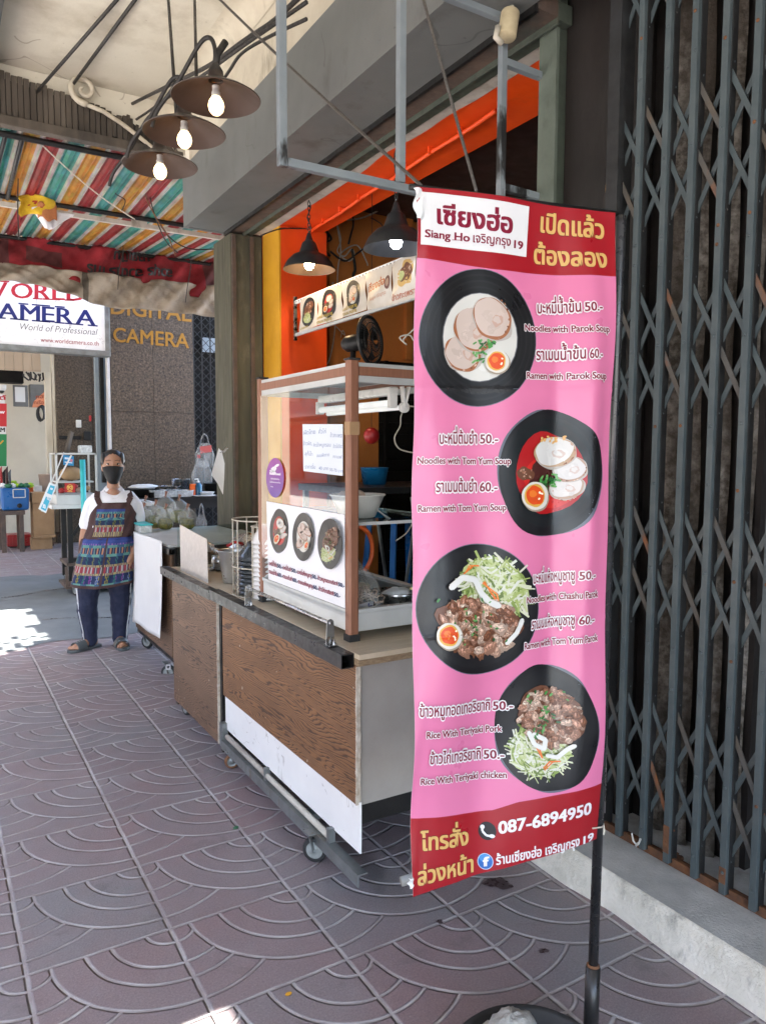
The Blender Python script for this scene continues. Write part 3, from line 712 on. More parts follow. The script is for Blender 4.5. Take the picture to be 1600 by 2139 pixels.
g = MB(); g.box(2.266, 2.64, 5.19, 5.55, 0, 3.145); prt(g, 'reveal', 'orange_wall')
g = MB(); g.box(2.64, 7, 5.6, 5.75, 2.28, 3.6); g.box(2.64, 3.35, 5.6, 5.75, 0, 2.28); prt(g, 'interior_wall', 'interior_orange')
g = MB(); g.box(2.85, 2.93, 5.55, 5.6, 0, 3.5); g.box(3.6, 3.66, 5.55, 5.6, 2.3, 3.5); prt(g, 'wall_batten', 'interior_orange')
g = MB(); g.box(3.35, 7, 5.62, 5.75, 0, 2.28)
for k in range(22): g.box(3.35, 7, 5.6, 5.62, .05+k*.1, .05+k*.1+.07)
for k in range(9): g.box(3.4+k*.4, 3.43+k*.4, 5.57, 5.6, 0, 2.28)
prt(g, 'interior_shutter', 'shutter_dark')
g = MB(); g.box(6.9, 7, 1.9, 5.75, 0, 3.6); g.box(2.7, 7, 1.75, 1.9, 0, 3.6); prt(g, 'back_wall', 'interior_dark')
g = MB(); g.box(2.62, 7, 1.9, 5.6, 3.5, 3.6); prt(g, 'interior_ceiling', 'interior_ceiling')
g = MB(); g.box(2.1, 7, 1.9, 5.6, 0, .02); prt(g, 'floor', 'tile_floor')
# near side: green shutter post and blackened pier
g = MB(); g.box(2.13, 2.145, 2.235, 2.33, 0, 3.9); prt(g, 'post_face', 'green_steel_lit')  # street face coloured lighter than the post, as its lit side
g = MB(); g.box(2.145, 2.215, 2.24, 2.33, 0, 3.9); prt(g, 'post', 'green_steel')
g = MB(); g.box(2.185, 2.72, 1.86, 2.236, 0, 4.0); prt(g, 'pier', 'dark_pier')
g = MB(); pts = []
for k in range(15):
    z = 2.1+1.3*k/14; pts.append((2.181, 1.985+.018*math.sin(k*.45)+rnd(-.003, .003)-.012*(k/14), z))
for k in range(15):
    z = 3.4-1.3*k/14; w = .018*math.sin(math.pi*k/14)*(1+.3*math.sin(k*2.1)); pts.append((2.181, 1.985+.018*math.sin((14-k)*.45)+w-.012*(1-k/14), z))
g.add(pts, [tuple(range(30))]); prt(g, 'peeling_paint', 'peeled_paint')
# orange conduit under the lintel with clips
g = MB(); c0, c1 = at(645, 487, 'z', 3.118), at(1035, 232, 'z', 3.118)
n = 24; g.tube([c0.lerp(c1, k/n)+V((0, 0, .004*math.sin(k*.8))) for k in range(n+1)], .012, 8)
for k in range(1, 8):
    p = c0.lerp(c1, k/8); g.box(p.x-.022, p.x+.022, p.y-.007, p.y+.007, 3.112, 3.147)
prt(g, 'conduit', 'orange_wall')
# upper front above the fascia
g = MB(); g.box(1.85, 7, -6, 5.9, 3.6, 6.5); prt(g, 'upper_wall', 'old_white')

# louvred beam closing the canopy
LB = thing('louvre_beam', 'grimy slatted timber beam with a broken corner hanging at the far edge of the canopy', 'beam', (1, 5.9, 3.7))
g = MB(); x = .40
while x < 1.33:
    w = rnd(.028, .036); dz = rnd(0, .02) if x < 1.1 else rnd(0, .09); top = 4.075-.13*max(0, x-.4)
    g.box(x, x+w, 5.84+rnd(0, .012), 5.87, 3.76+dz*.2, top-dz*.6)
    x += w+rnd(.003, .007)
g.build('slats', 'louvre_wood', LB)
g = MB(); g.box(.3, 1.78, 5.885, 5.98, 3.765, 4.118); g.build('backing', 'ceiling_paint', LB)
g = MB(); g.add([(.3, 5.875, 3.7), (1.66, 5.875, 3.7), (1.62, 5.875, 3.78), (1.36, 5.875, 3.93), (.3, 5.875, 4.04), (.3, 5.882, 3.7), (1.66, 5.882, 3.7), (1.62, 5.882, 3.78), (1.36, 5.882, 3.93), (.3, 5.882, 4.04)], [(0, 1, 2, 3, 4), (9, 8, 7, 6, 5), (0, 5, 6, 1), (1, 6, 7, 2), (2, 7, 8, 3), (3, 8, 9, 4)]); g.build('gap_shade', 'dark_pier', LB)  # dark sheet standing for the shade between the slats
g = MB(); g.box(.35, 1.74, 5.80, 5.88, 3.69, 3.755); g.build('rail', 'louvre_wood', LB, bevel=.006)
g = MB()
for k in range(16):
    x = 1.33+.025*k; h = rnd(.08, .22)*(1-(k/20)); g.bar((x, 5.85, 3.76), (x+rnd(-.02, .03), 5.86+rnd(-.03, .03), 3.76+h), rnd(.01, .03), .012)
g.build('broken_slats', 'louvre_wood', LB)
g = MB()                                                     # plaster scroll
sp = []
for k in range(46):
    t = k/45; a = 1.3+t*9.2; r_ = .092*(1-t)**.85+.008
    sp.append(at(176, 187, 'y', 5.8)+V((math.cos(a)*r_, 0, -math.sin(a)*r_)))
tail = [at(px, py, 'y', 5.81) for px, py in ((330, 318), (290, 285), (255, 258), (215, 232), (185, 220), (163, 204))]
g.tube(tail+sp, [.016]*6+[.022*(1-.5*k/45) for k in range(46)], 8)
tag(g.build('scroll_bracket', 'moulding', loc=(.9, 5.8, 3.8)), 'curled cream plaster scroll at the broken end of the slatted beam', 'scroll')
# pale post at the street edge
g = MB(); g.box(.40, .475, 5.3, 5.4, 0, 4.0); g.box(.385, .49, 5.28, 5.42, 0, .3)
tag(g.build('canopy_post', 'pale_post', loc=(.44, 5.35, 0), bevel=.008), 'slim pale painted post holding the canopy at the left edge of the view', 'post') if False else None

# ================================================================== striped awning
AW = thing('striped_awning', 'red, teal and gold striped plastic awning with white gaps hung over the snack stall', 'awning', (1.5, 7.6, 3.7))
def awz(x, y):
    z = 3.745
    if y > 7.5: z += (y-7.5)/1.9*.135
    return z
g = MB(); cols = ((.24, .03, .03), (.06, .22, .20), (.36, .20, .035)); x0 = .813-.15*6; k = 0
while x0 < 3.5:
    c = cols[k % 3]
    for a, b, cc in ((x0, x0+.112, c), (x0+.112, x0+.15, (.34, .32, .295))):
        def fn(u, v, a=a, b=b):
            y = 6.0+3.45*v; xx = a+(b-a)*u; w = .012*math.sin((xx-.813)/.15*2*math.pi*2)
            return V((xx, y, awz(xx, y)+w))
        g.grid(fn, 5, 24, 0, lambda u, v, cc=cc: tuple(q*rnd(.85, 1.1) for q in cc), smooth=False)
    x0 += .15; k += 1
g.build('sheet', 'awning_sheet', AW, solid=.003)
g = MB()
for y in (6.05, 7.5, 9.42): 
    g.tube([(x/10*3.4, y, awz(x/10*3.4, y)-.03) for x in range(0, 11)], .022, 6)
g.tube([(.55, y, awz(.55, y)-.045) for y in (6.05, 7, 7.5, 8.4, 9.42)], .016, 6)
g.tube([(.66, 6.05, 3.71), (.68, 7.5, 3.70)], .018, 6)
g.build('frame', 'iron_black', AW)
g = MB(); g.box(0, 3.4, 7.56, 7.60, 3.65, 3.69); g.box(1.75, 1.9, 7.545, 7.56, 3.64, 3.72); g.build('white_tube', 'old_white', AW)
# guy wire
g = MB(); a, b = at(50, 265, 'y', 6.0), at(282, 458, 'y', 7.45); g.tube([a.lerp(b, k/10)+V((0, 0, -.05*math.sin(math.pi*k/10))) for k in range(11)], .006, 5)
tag(g.build('cord', 'cable_white', loc=a), 'thin pale cord slanting under the striped awning', 'cord')

# dirty rolled cloth at the far edge of the awning: red band over a cream band
RC = thing('rolled_banner', 'dirty folded shop banner, red above and cream below, hung under the striped awning', 'banner', (2, 9.4, 3.4))
def rc_pt(u, v, px, off):
    q = [V(p) for p in px]
    t = q[0].lerp(q[1], u).lerp(q[3].lerp(q[2], u), v)
    w = .05*math.sin(u*23+v*3.1)+.04*math.sin(u*51+v*6)+.03*math.sin(u*9-v*5+1)+.022*abs(math.sin(u*37-v*7))+.014*math.sin(u*97+v*11)
    return t+V((0, w*.8+off, .05*math.sin(u*7)*(v)+.04*math.sin(u*11)*v-.04*math.sin(math.pi*u)*.3))
redq = [at(-40, 480, 'y', 9.4), at(472, 550, 'y', 9.4), at(472, 626, 'y', 9.4), at(-40, 566, 'y', 9.4)]
creq = [at(-40, 541, 'y', 9.3), at(472, 598, 'y', 9.3), at(472, 664, 'y', 9.3), at(-40, 592, 'y', 9.3)]
def redc(u, v):
    k = .5+.5*math.sin(u*31+v*4); d = 1 if (.16 < u < .3 and .3 < v < .75) or u < .1 or u > .9 else 0
    c = (.30, .022, .03) if not d else (.13, .035, .035)
    return tuple(q*(.75+.4*k) for q in c)
g = MB(); g.grid(lambda u, v: rc_pt(u, v, redq, 0), 130, 14, 0, redc)
rfn = lambda x, y, h: rc_pt((x+40)/510, min(1.1, max(-.1, (y-(480+(x+40)*.137))/(86-(x+40)*.0195))), redq, -.02-h)
g.build('red_band', 'cloth_dirty', RC, solid=.006)
def crec(u, v):
    k = (.72+.35*(.5+.5*math.sin(u*40+v*5)))*(.35 if (.375 < u < .40) or u < .05 else 1)
    return tuple(q*k for q in (.42, .36, .28))
g = MB(); g.grid(lambda u, v: rc_pt(u, v, creq, 0), 130, 14, 0, crec)
g.build('cream_band', 'cloth_dirty', RC, solid=.006)
# ghost lettering, upside down and back to front on the folded side
g = MB(); A = Art(g, lambda x, y, h: V(rfn(x, y, h))-V((0, .035, 0)), ml=12)
A.text('นายเปิบ', (292, 527), (216, 521), -19, (.004, .002, .003), .04)
A.text('อวนุร อวตาร ท่าร', (340, 561), (160, 548), -19, (.004, .002, .003), .045)
g.build('lettering', 'print_old', RC)

# yellow charm bag and white rag hung from the awning rod
g = MB(); A_ = at(75, 435, 'y', 7.42)
g.grid(lambda u, v: A_+V(((u-.5)*(.30-.07*v)+.02*math.sin(v*6), .05*math.sin(u*6.3)*(1-.3*v)-.03, -(v-.4)*.17+.03*math.sin(u*5)+.05*u)), 14, 10, 0, lambda u, v: (.62, .40, .02) if not (.25 < u < .7 and .25 < v < .6 and rnd(0, 1) < .3) else (.35, .04, .02))
g.grid(lambda u, v: A_+V((.09+(u-.5)*.16, -.05-.02*math.sin(u*5), -.02-(v-.4)*.13+.02*math.sin(u*9))), 8, 6, 0, lambda u, v: (.48, .18, .07))
tag(g.build('charm_bag', 'fabric_vc', loc=A_, solid=.004), 'crumpled yellow printed bag tied to the awning rod', 'bag')
g = MB(); A_ = at(105, 448, 'y', 7.40)
g.grid(lambda u, v: A_+V(((u-.42)*.36*(1-.75*abs(v-.05)) , -.04*math.sin(u*7), .055-.04*abs(u-.4)-.20*v*(1-.6*abs(u-.3)))), 14, 10)
tag(g.build('rag', 'shirt', loc=A_, solid=.004), 'white cloth rag folded over the awning rod beside the yellow bag', 'cloth')

# ================================================================== neighbours at the back
CS = thing('camera_shop', 'granite clad shop front with yellow DIGITAL CAMERA letters beyond the snack stall', 'building', (2.8, 11.5, 0))
x0, x1 = at(230, 700, 'y', 11.2).x, at(403, 700, 'y', 11.2).x
g = MB()
for zz in range(0, 5):
    for (a, b) in ((x0, (x0+x1)/2-.002), ((x0+x1)/2+.002, x1)): g.box(a, b, 11.2, 11.25, zz*1.02+.02, zz*1.02+1.036)
g.box(x0+.01, x1-.005, 11.25, 11.5, 0, 5.2); g.build('granite_wall', 'granite', CS)
g = MB(); A = Art(g, lambda x, y, h: at(x, y, 'y', 11.19-h))
A.text('DIGITAL', (233, 655), (400, 672), 35, (.30, .14, .010), .016, em=.73); g.build('lettering', 'print', CS)
g = MB(); A = Art(g, lambda x, y, h: at(x, y, 'y', 11.19-h))
A.text('CAMERA', (238, 713), (395, 727), 31, (.30, .14, .010), .016, em=.73)
g.build('lettering', 'print', CS)
g = MB(); p = at(218, 700, 'y', 11.35).x; g.box(p, x0-.01, 11.2, 11.3, 0, 5.0); g.build('chrome_trim', 'chrome', CS)
g = MB(); a, b = at(199, 760, 'y', 12.2).x, at(217, 760, 'y', 12.2).x; g.box(a, b, 12.2, 12.3, 0, 5); g.box(b, b+.35, 12.3, 12.4, 0, 5); g.build('door_frame', 'door_bluegrey', CS)
g = MB(); p = at(214, 860, 'y', 12.15); g.box(p.x-.025, p.x+.03, 12.1, 12.19, 1.0, 3.0); g.build('door_handle', 'iron_black', CS)
a, b = at(120, 900, 'y', 13).x, at(196, 900, 'y', 13).x
g = MB()
for zz in range(0, 5): g.box(a, b, 13, 13.3, zz*.98+.17, zz*.98+1.144)
g.box(a+.02, b-.02, 13.02, 13.28, .15, 5); g.box(a-.05, b+.05, 12.93, 13.2, 0, .165); g.box(b+.002, b+.05, 12.98, 13.2, .17, 5)
g.build('granite_pillar', 'granite', CS)
# folding grille right of the granite
c0, c1 = at(403, 800, 'y', 11.3).x+.005, 4.15
g = MB(); g.box(c0, 4.6, 11.75, 11.9, 0, 5.2); g.build('dark_opening', 'interior_dark', CS)
g = MB(); xx = c0+.02
while xx < c1:
    g.box(xx, xx+.014, 11.32, 11.34, 0, 4.2)
    for k in range(32):
        z = .2+k*.125
        for s_ in (-1, 1): g.bar((xx, 11.315, z), (xx+.12, 11.315, z+.12*s_+(.0 if s_ > 0 else .0)), .008, .006, (0, 1, 0))
    xx += .13
g.build('folding_grille', 'gate_shadow_steel', CS)
g = MB(); p = at(443, 720, 'y', 11.7); g.box(p.x-.16, p.x+.25, 11.68, 11.72, p.z-.12, p.z+.10); g.build('glass_panel', 'door_bluegrey', CS)

BW = thing('beige_shop', 'beige plank fronted shop at the far left beside the granite pillar', 'building', (.8, 14, 0))
g = MB(); g.box(-4, at(150, 800, 'y', 14).x, 14.4, 14.5, 0, 5.2); g.build('wall', 'cream_wall', BW)
g = MB(); zb = at(50, 775, 'y', 13.2).z
for k in range(40):
    x = -3.6+k*.13; 
    if x < at(114, 760, 'y', 13.2).x: g.box(x, x+.124, 13.2, 13.24, zb, zb+1.9)
g.build('plank_panel', 'cream_planks', BW)
a, b = at(96, 850, 'y', 13.2).x, at(118, 850, 'y', 13.2).x
g = MB(); g.box(a, b-.07, 13.15, 13.3, 0, zb); g.box(b-.06, b, 13.1, 13.25, 0, 4); g.build('door_frame', 'ceiling_paint', BW)
g = MB(); p = at(0, 785, 'y', 13.6); q = at(70, 792, 'y', 13.6); g.box(p.x-1, at(50, 785, 'y', 13.6).x, 13.6, 13.9, p.z-.1, p.z+.12); g.build('dark_recess', 'interior_dark', BW)
g = MB()
for k in range(9):
    a_ = at(50+k*5, 776+rnd(0, 5), 'y', 13.1); b_ = at(58+k*4+rnd(-4, 4), 796+rnd(-3, 3), 'y', 13.1)
    g.tube([a_, (a_+b_)/2+V((rnd(-.05, .05), 0, rnd(-.05, .02))), b_], .014, 5)
g.build('wire_tangle', 'cable_black', BW)

# hanging lightbox sign
SG = thing('lightbox_sign', 'white projecting lightbox sign lettered ORLD AMERA above the granite wall', 'sign', (1.4, 10.3, 3))
sx1 = at(220, 700, 'y', 10.3).x; zb, zt = 2.75, 3.95
g = MB(); g.box(.2, sx1, 10.3, 10.42, zb+.03, zt); g.build('face', 'white_paint', SG)
g = MB(); g.box(.2, sx1+.06, 10.27, 10.45, zb-.035, zb+.035); g.build('frame', 'zinc', SG, bevel=.006)
g = MB(); g.box(sx1, sx1+.06, 10.27, 10.45, zb+.036, zt); g.build('frame_upright', 'zinc', SG, bevel=.006)
g = MB(); A = Art(g, lambda x, y, h: at(x, y, 'y', 10.298-h))
def sm(ts, w, p0, p1, hh): return [[(p0[0]+v[0]/w*(p1[0]-p0[0]), p0[1]+v[0]/w*(p1[1]-p0[1])-v[1]/.727*hh) for v in t] for t in ts]
def word(st, p0, p1, hh, c):
    t_, s_, w = serif_word(st); A.tris(sm(t_, w, p0, p1, hh), c); A.tris(sm(s_, w, p0, p1, hh), c, 2)
word('ORLD', (25, 622), (178, 629), 33, (.45, .012, .025))
word('W', (-45, 618), (16, 621), 33, (.45, .012, .025))
word('AMERA', (-3, 664), (200, 681), 34, (.006, .014, .14))
word('C', (-45, 662), (-12, 664), 34, (.006, .014, .14))
A.text('World of Professional', (40, 688), (202, 700), 14, (.03, .03, .03), -.012, shear=.25)
A.text('www.worldcamera.co.th', (86, 714), (207, 722), 9.5, (.30, .01, .02), .008)
A.strip([(77, 604), (77, 668)], .6, (.2, .2, .2))
g.build('lettering', 'print', SG)

# small fixtures on the far wall
def flat_box(name, px, Y, dep, mat, label, cat, grp=None, bev=.006):
    a, b = at(px[0], px[1], 'y', Y), at(px[2], px[3], 'y', Y); m_ = MB(); m_.box(a.x, b.x, Y, Y+dep, b.z, a.z)
    o = m_.build(name, mat, loc=((a.x+b.x)/2, Y+dep, b.z), bevel=bev); return tag(o, label, cat, grp)
MT = thing('meter_box', 'open grey electric meter box with an orange sticker on the beige wall', 'meter box', tuple(at(60, 830, 'y', 13.9)))
a, b = at(27, 804, 'y', 13.9), at(60, 850, 'y', 13.9); g = MB(); g.box(a.x, b.x, 13.86, 13.9, b.z, a.z); g.build('door', 'box_grey', MT, bevel=.008)
g = MB(); a, b = at(32, 808, 'y', 13.84), at(54, 840, 'y', 13.84); g.box(a.x, b.x, 13.845, 13.858, b.z, a.z); g.build('window', 'paper', MT)
a, b = at(62, 803, 'y', 13.95), at(94, 851, 'y', 13.95); g = MB(); g.box(a.x, b.x, 13.86, 14.1, b.z, a.z); g.build('case', 'box_grey', MT, bevel=.01)
g = MB(); A = Art(g, lambda x, y, h: at(x, y, 'y', 13.85-h)); A.tris([[(94, 818), (94, 851), (68, 851)], [(94, 818), (68, 851), (72, 838)]], (.70, .25, .12)); A.up(); A.text('กสิ', (76, 832), (92, 832), 7, (.3, .06, .03), .03); A.text('ทเรือ', (72, 844), (92, 844), 7, (.3, .06, .03), .03)
g.build('sticker', 'print', MT)
g = MB(); c0 = at(85, 865, 'y', 13.8)
for k in range(4): g.tube([c0+V((.055*math.cos(t/12*6.28)+.012*k, .012*k, .12*math.sin(t/12*6.28)+.01*k)) for t in range(12)], .013, 5, closed=True)
tag(g.build('cable_coil', 'cable_black', loc=c0), 'coiled black cable hanging below the grey meter box', 'cable')
flat_box('light_switch', (160, 877, 171, 893), 12.94, .05, 'ceramic_white', 'small white light switch on the granite pillar', 'switch')
flat_box('intercom', (176, 901, 191, 920), 12.92, .07, 'iron_black', 'black intercom box on the granite pillar beside the dark strip', 'box')
flat_box('black_strip', (124, 910, 170, 918), 12.97, .02, 'iron_black', 'black rubber strip fixed across the granite pillar', 'strip')
flat_box('red_tag', (187, 868, 192, 880), 12.95, .03, 'plastic_red', 'tiny red tag on the edge of the granite pillar', 'tag')
SN = thing('standing_sign', 'red, white and green vertical sign cut off by the left edge of the photo', 'sign', tuple(at(5, 980, 'y', 13.2)))
g = MB(); a, b = at(-40, 822, 'y', 13.2), at(16, 975, 'y', 13.2); g.box(a.x, b.x, 13.2, 13.24, b.z, a.z); g.build('board', 'paper', SN)
g = MB(); A = Art(g, lambda x, y, h: at(x, y, 'y', 13.196-h))
A.tris([[(-40, 842), (15, 843), (15, 891), (-40, 890)]], (.50, .012, .02)); A.tris([[(-40, 906), (15, 907), (15, 974), (-40, 974)]], (.01, .20, .06)); A.up()
A.text('ต์', (0, 835), (13, 835), 9, (.45, .01, .02), .04); A.text('now', (-16, 863), (11, 864), 8, (.8, .8, .8), .03); A.text('FILM', (-15, 902), (11, 902), 9, (.02, .02, .02), .04)
A.strip([(-6, 925), (0, 928), (8, 920)], 3, (.7, .3, .02))
g.build('lettering', 'print', SN)
CM = thing('security_camera', 'white dome camera under the planks above the red and green sign', 'camera', tuple(at(4, 812, 'y', 13.3)))
g = MB(); c0 = at(4, 812, 'y', 13.3); g.lathe(c0, [(0, .06), (.07, .06), (.07, .0), (.05, -.03)], 14); g.build('base', 'plastic_white', CM)
g = MB(); g.ell(c0+V((0, 0, -.03)), .045, .045, .045, 12, 8); g.build('dome', 'iron_black', CM)

# unseen sheet added beyond the canopy to block sun; its holes let patches through
def sun_sheet(ya, yb, lab, xa=-.95, xb=-3.3, holes=None):
    m_ = MB(); n = max(8, int((yb-ya)/.06)); fn = lambda u, v: V((xa+(xb-xa)*v, ya+(yb-ya)*u, 3.95-.35*v-.08*math.sin(v*3.14)+.02*math.sin(u*9)))
    m_.grid(fn, n, 60)
    if holes:
        keep = [k for k, f in enumerate(m_.f) if not holes(sum((V(m_.v[i]) for i in f), V())/4)]
        for nm in ('f', 'm', 'c', 'sm'): setattr(m_, nm, [getattr(m_, nm)[k] for k in keep])
    return tag(m_.build('sun_blocker', 'grey_paint', loc=((xa+xb)/2, (ya+yb)/2, 3.8), solid=.004), lab, 'sun_blocker')
# sun patches wanted on the pavement (ground x, y); holes are where the sun ray to them crosses the sheet
SUNK = (sv.x/sv.z, sv.y/sv.z)
def patch(p):
    gx, gy = p.x-SUNK[0]*p.z, p.y-SUNK[1]*p.z
    w = .10*math.sin(gx*17+gy*9)+.08*math.sin(gy*23-gx*5)
    if gx < .62+.02*math.sin(gy*30) and gx > .42 and 1.2 < gy < 1.82+.25*(gx-.42): return True
    if 5.95 < gy < 7.75 and gx < .74 and gx < .74-.9*max(0, 6.35-gy)+w*.6:
        return gy > 6.6 or math.sin(gx*41+gy*13)*math.sin(gy*37-gx*11)+.9*(gy-6.25) > -.05
    return False
sun_sheet(-6, 10.6, 'grey tarpaulin added out of view over the kerb, pierced for the sun patches', xa=.45, holes=patch)
# shophouses across the road
for i, (ya, yb, hh, mt, lab) in enumerate(((-14, -4, 9, 'opposite_wall', 'drab shophouse across the road farthest behind the camera'), (-3.9, 6, 11, 'opposite_wall', 'tall drab shophouse directly across the road'), (6.1, 18, 9.5, 'opposite_wall', 'low drab shophouse across the road beside the tall one'), (18.1, 30, 12, 'opposite_red', 'red painted shophouse across the road'), (30.1, 44, 10, 'opposite_wall', 'drab shophouse beyond the red one across the road'), (44.1, 70, 11, 'opposite_red', 'red brick block at the far end across the road'))):
    OB = thing('opposite_shophouse', lab, 'building', (-16, (ya+yb)/2, 0))
    g = MB(); g.box(-20, -15, ya, yb, -.15, hh); g.build('wall', mt, OB)
    n = max(2, int((yb-ya)/3.4))
    for k in range(n):
        y0 = ya+.4+(yb-ya-.8)*k/n; y1 = y0+(yb-ya-.8)/n-.5
        g = MB(); g.box(-15.0, -14.93, y0, y1, 0, 2.9); g.build('shop_shutter', ('opposite_red', 'interior_dark', 'box_grey')[(k+i) % 3], OB)
        for z in (4.2, 7.2):
            if z+1.7 < hh: g = MB(); g.box(-15.0, -14.94, y0+.3, y1-.3, z, z+1.7); g.build('window', 'dark_glass_solid', OB)
    g = MB(); g.box(-14.99, -12.6, ya, yb, 3.1, 3.3); g.build('canopy', 'opposite_wall', OB)
# ================================================================== closed shop and its folding gate
CL = thing('closed_shop', 'closed shop bay behind the grey folding gate with stained plaster and a dark roller shutter', 'building', (2.5, 1.2, .12))
g = MB()
for (ya, yb, d) in ((1.80, 1.70, .03), (1.685, 1.60, .0), (1.585, 1.50, .012), (1.485, 1.42, .03)):
    g.grid(lambda u, v, ya=ya, yb=yb, d=d: V((2.215+d-.03*math.sin(u*math.pi)+.006*math.sin(v*37+ya*9), yb+(ya-yb)*u, .12+4.0*v)), 8, 40)
g.build('plaster', 'stained_plaster', CL)
g = MB(); g.box(2.25, 2.7, 1.40, 1.86, .12, 4.2); g.build('pilaster', 'dark_pier', CL)
g = MB()
for k in range(56):
    z = .16+k*.072; g.add([(2.62, -4, z), (2.62, 1.40, z), (2.595, 1.40, z+.03), (2.595, -4, z+.03), (2.62, -4, z+.072), (2.62, 1.4, z+.072)], [(0, 3, 2, 1), (3, 4, 5, 2)][0:2])
g.build('roller_shutter', 'shutter_dark', CL)
g = MB(); g.box(2.55, 2.60, 1.34, 1.40, .12, 4.2); g.box(2.5, 2.6, 1.2, 1.215, .12, 4.2); g.build('shutter_guide', 'iron_black', CL)
g = MB(); g.box(2.08, 2.62, -4, 1.86, .1205, .124); g.build('threshold', 'ledge_top', CL)
g = MB(); g.box(2.0, 2.7, -4, 1.86, 3.95, 4.5); g.box(2.72, 2.8, -4, 1.86, 0, 4.5); g.build('header', 'dark_pier', CL)

GT = thing('folding_gate', 'grey riveted scissor gate with rust spots drawn across the closed shop', 'gate', (2.06, 1.4, .12))
XG = 2.06
ys = [1.858, 1.757, 1.652, 1.553, 1.448, 1.346, 1.247, 1.147, 1.047, .947]
zc = [.467, 1.125, 1.845, 2.45, 3.10, 3.74]
rust_b = {(1, 1), (3, 2), (4, 2), (4, 1), (5, 2)}
for i, y in enumerate(ys):
    g = MB(); w = .0215 if i else .030
    g.box(XG-.013, XG+.003, y-w/2, y+w/2, .135, 3.95)                 # face bar
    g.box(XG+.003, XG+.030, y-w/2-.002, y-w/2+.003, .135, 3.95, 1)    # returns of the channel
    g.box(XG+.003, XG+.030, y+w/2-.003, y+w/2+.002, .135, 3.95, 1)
    for z0 in zc:
        for dz in (-.26, .0, .27):
            z = z0+dz+rnd(-.012, .012); g.ell((XG-.014, y+rnd(-.002, .002), z), .004, .0058, .0058, 8, 5, 2 if rnd(0, 1) < .25 else 0)
    if i in (3, 5): g.box(XG-.0145, XG-.012, y-.012, y+.011, .17, .17+rnd(.04, .1), 2)
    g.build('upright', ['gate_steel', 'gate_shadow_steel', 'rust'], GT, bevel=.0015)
for i in range(len(ys)-1):
    ya, yb = ys[i]-.004, ys[i+1]+.004
    for k, z0 in enumerate(zc):
        for j, s_ in enumerate((.1, -.1)):
            z = z0+s_-.004*i
            g = MB()
            g.bar((XG+.010, ya+.012, z+.118), (XG+.010, yb-.012, z-.118), .016, .004, (1, 0, 0), 0)
            if ys[i] > .95: g.build('brace', ['gate_rusty' if (i*7+k*3+j) % 5 < 2 else 'gate_steel'], GT)
            g = MB()
            g.bar((XG+.018, ya+.012, z-.118), (XG+.018, yb-.012, z+.118), .016, .004, (1, 0, 0), 0)
            if ys[i] > .95: g.build('brace', ['gate_steel'], GT)
g = MB(); g.box(XG+.006, XG+.016, -2, 1.86, .121, .15); g.box(XG+.035, XG+.05, -2, 1.86, .121, .135); g.build('track', 'rust', GT)
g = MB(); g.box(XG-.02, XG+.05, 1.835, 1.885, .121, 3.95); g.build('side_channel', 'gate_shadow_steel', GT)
def tie(px, py, label):
    c0 = at(px, py, 'x', XG-.02); m_ = MB()
    m_.tube([c0+V((0, a, b)) for a, b in ((.02, .025), (.012, 0), (0, -.006), (-.012, .006), (-.018, .022), (-.01, .0), (.004, -.016))], .0035, 5)
    return tag(m_.build('string_tie', 'plastic_white', loc=c0), label, 'string')
tie(1328, 1760, 'knotted white string lying at the foot of the folding gate')
g = MB(); c0 = at(1408, 1790, 'z', .128)
for k in range(12): g.ell(c0+V((rnd(-.012, .012), rnd(-.03, .03), rnd(0, .012))), .008, .012, .004, 7, 5, jit=.3)
tag(g.build('dead_leaves', 'rust', loc=c0), 'small heap of dead leaves in the gate track', 'leaves')

# ================================================================== steel sign frame over the cart and its wires
FR = thing('sign_frame', 'empty square tube sign frame jutting from the green post above the carts', 'frame', (2.12, 2.32, 3))
zl = 2.437
def sq(name, p, q, w=.027): 
    m_ = MB(); m_.bar(p, q, w, w, (0, 1, 0)); return m_.build(name, 'frame_steel', FR, bevel=.002)
sq('upright_tube', (1.02, 2.32, zl-.015), (1.02, 2.32, 3.6)); sq('upright_tube', (1.475, 2.32, zl+.016), (1.475, 2.32, 3.5)); sq('upright_tube', (1.935, 2.32, zl-.05), (1.935, 2.32, 3.13))
sq('bottom_tube', (1.036, 2.32, zl), (1.919, 2.32, zl)); sq('top_tube', (1.02, 2.32, 3.615), (1.475, 2.32, 3.515)); sq('top_tube', (1.49, 2.32, 3.145), (1.92, 2.32, 3.145))
sq('stub_tube', (1.951, 2.325, 2.99), (2.135, 2.325, 2.985)); sq('stub_tube', (1.951, 2.325, 2.525), (2.13, 2.325, 2.52))
def smooth(pts, sub=6):
    pts = [V(p) for p in pts]; out = []
    if len(pts) < 3 or len(pts) > 9 and False: return pts
    for i in range(len(pts)-1):
        p0 = pts[max(0, i-1)]; p1, p2 = pts[i], pts[i+1]; p3 = pts[min(len(pts)-1, i+2)]
        for k in range(sub):
            t = k/sub; out.append(.5*((2*p1)+(p2-p0)*t+(2*p0-5*p1+4*p2-p3)*t*t+(3*p1-p0-3*p2+p3)*t**3))
    return out+[pts[-1]]
def wire(name, mat, pts, r, label, cat, seg=6, grp=None):
    m_ = MB(); m_.tube(smooth(pts), r, seg); return tag(m_.build(name, mat, loc=pts[0]), label, cat, grp)
def sag(a, b, s_, n=14): return [V(a).lerp(V(b), k/n)+V((0, 0, -s_*math.sin(math.pi*k/n))) for k in range(n+1)]
wire('steel_rope', 'rope_steel', sag(dp(880, 388, 2.3), dp(440, -20, 3.3), .01), .0055, 'twisted steel rope crossing in front of the grey fascia', 'rope')
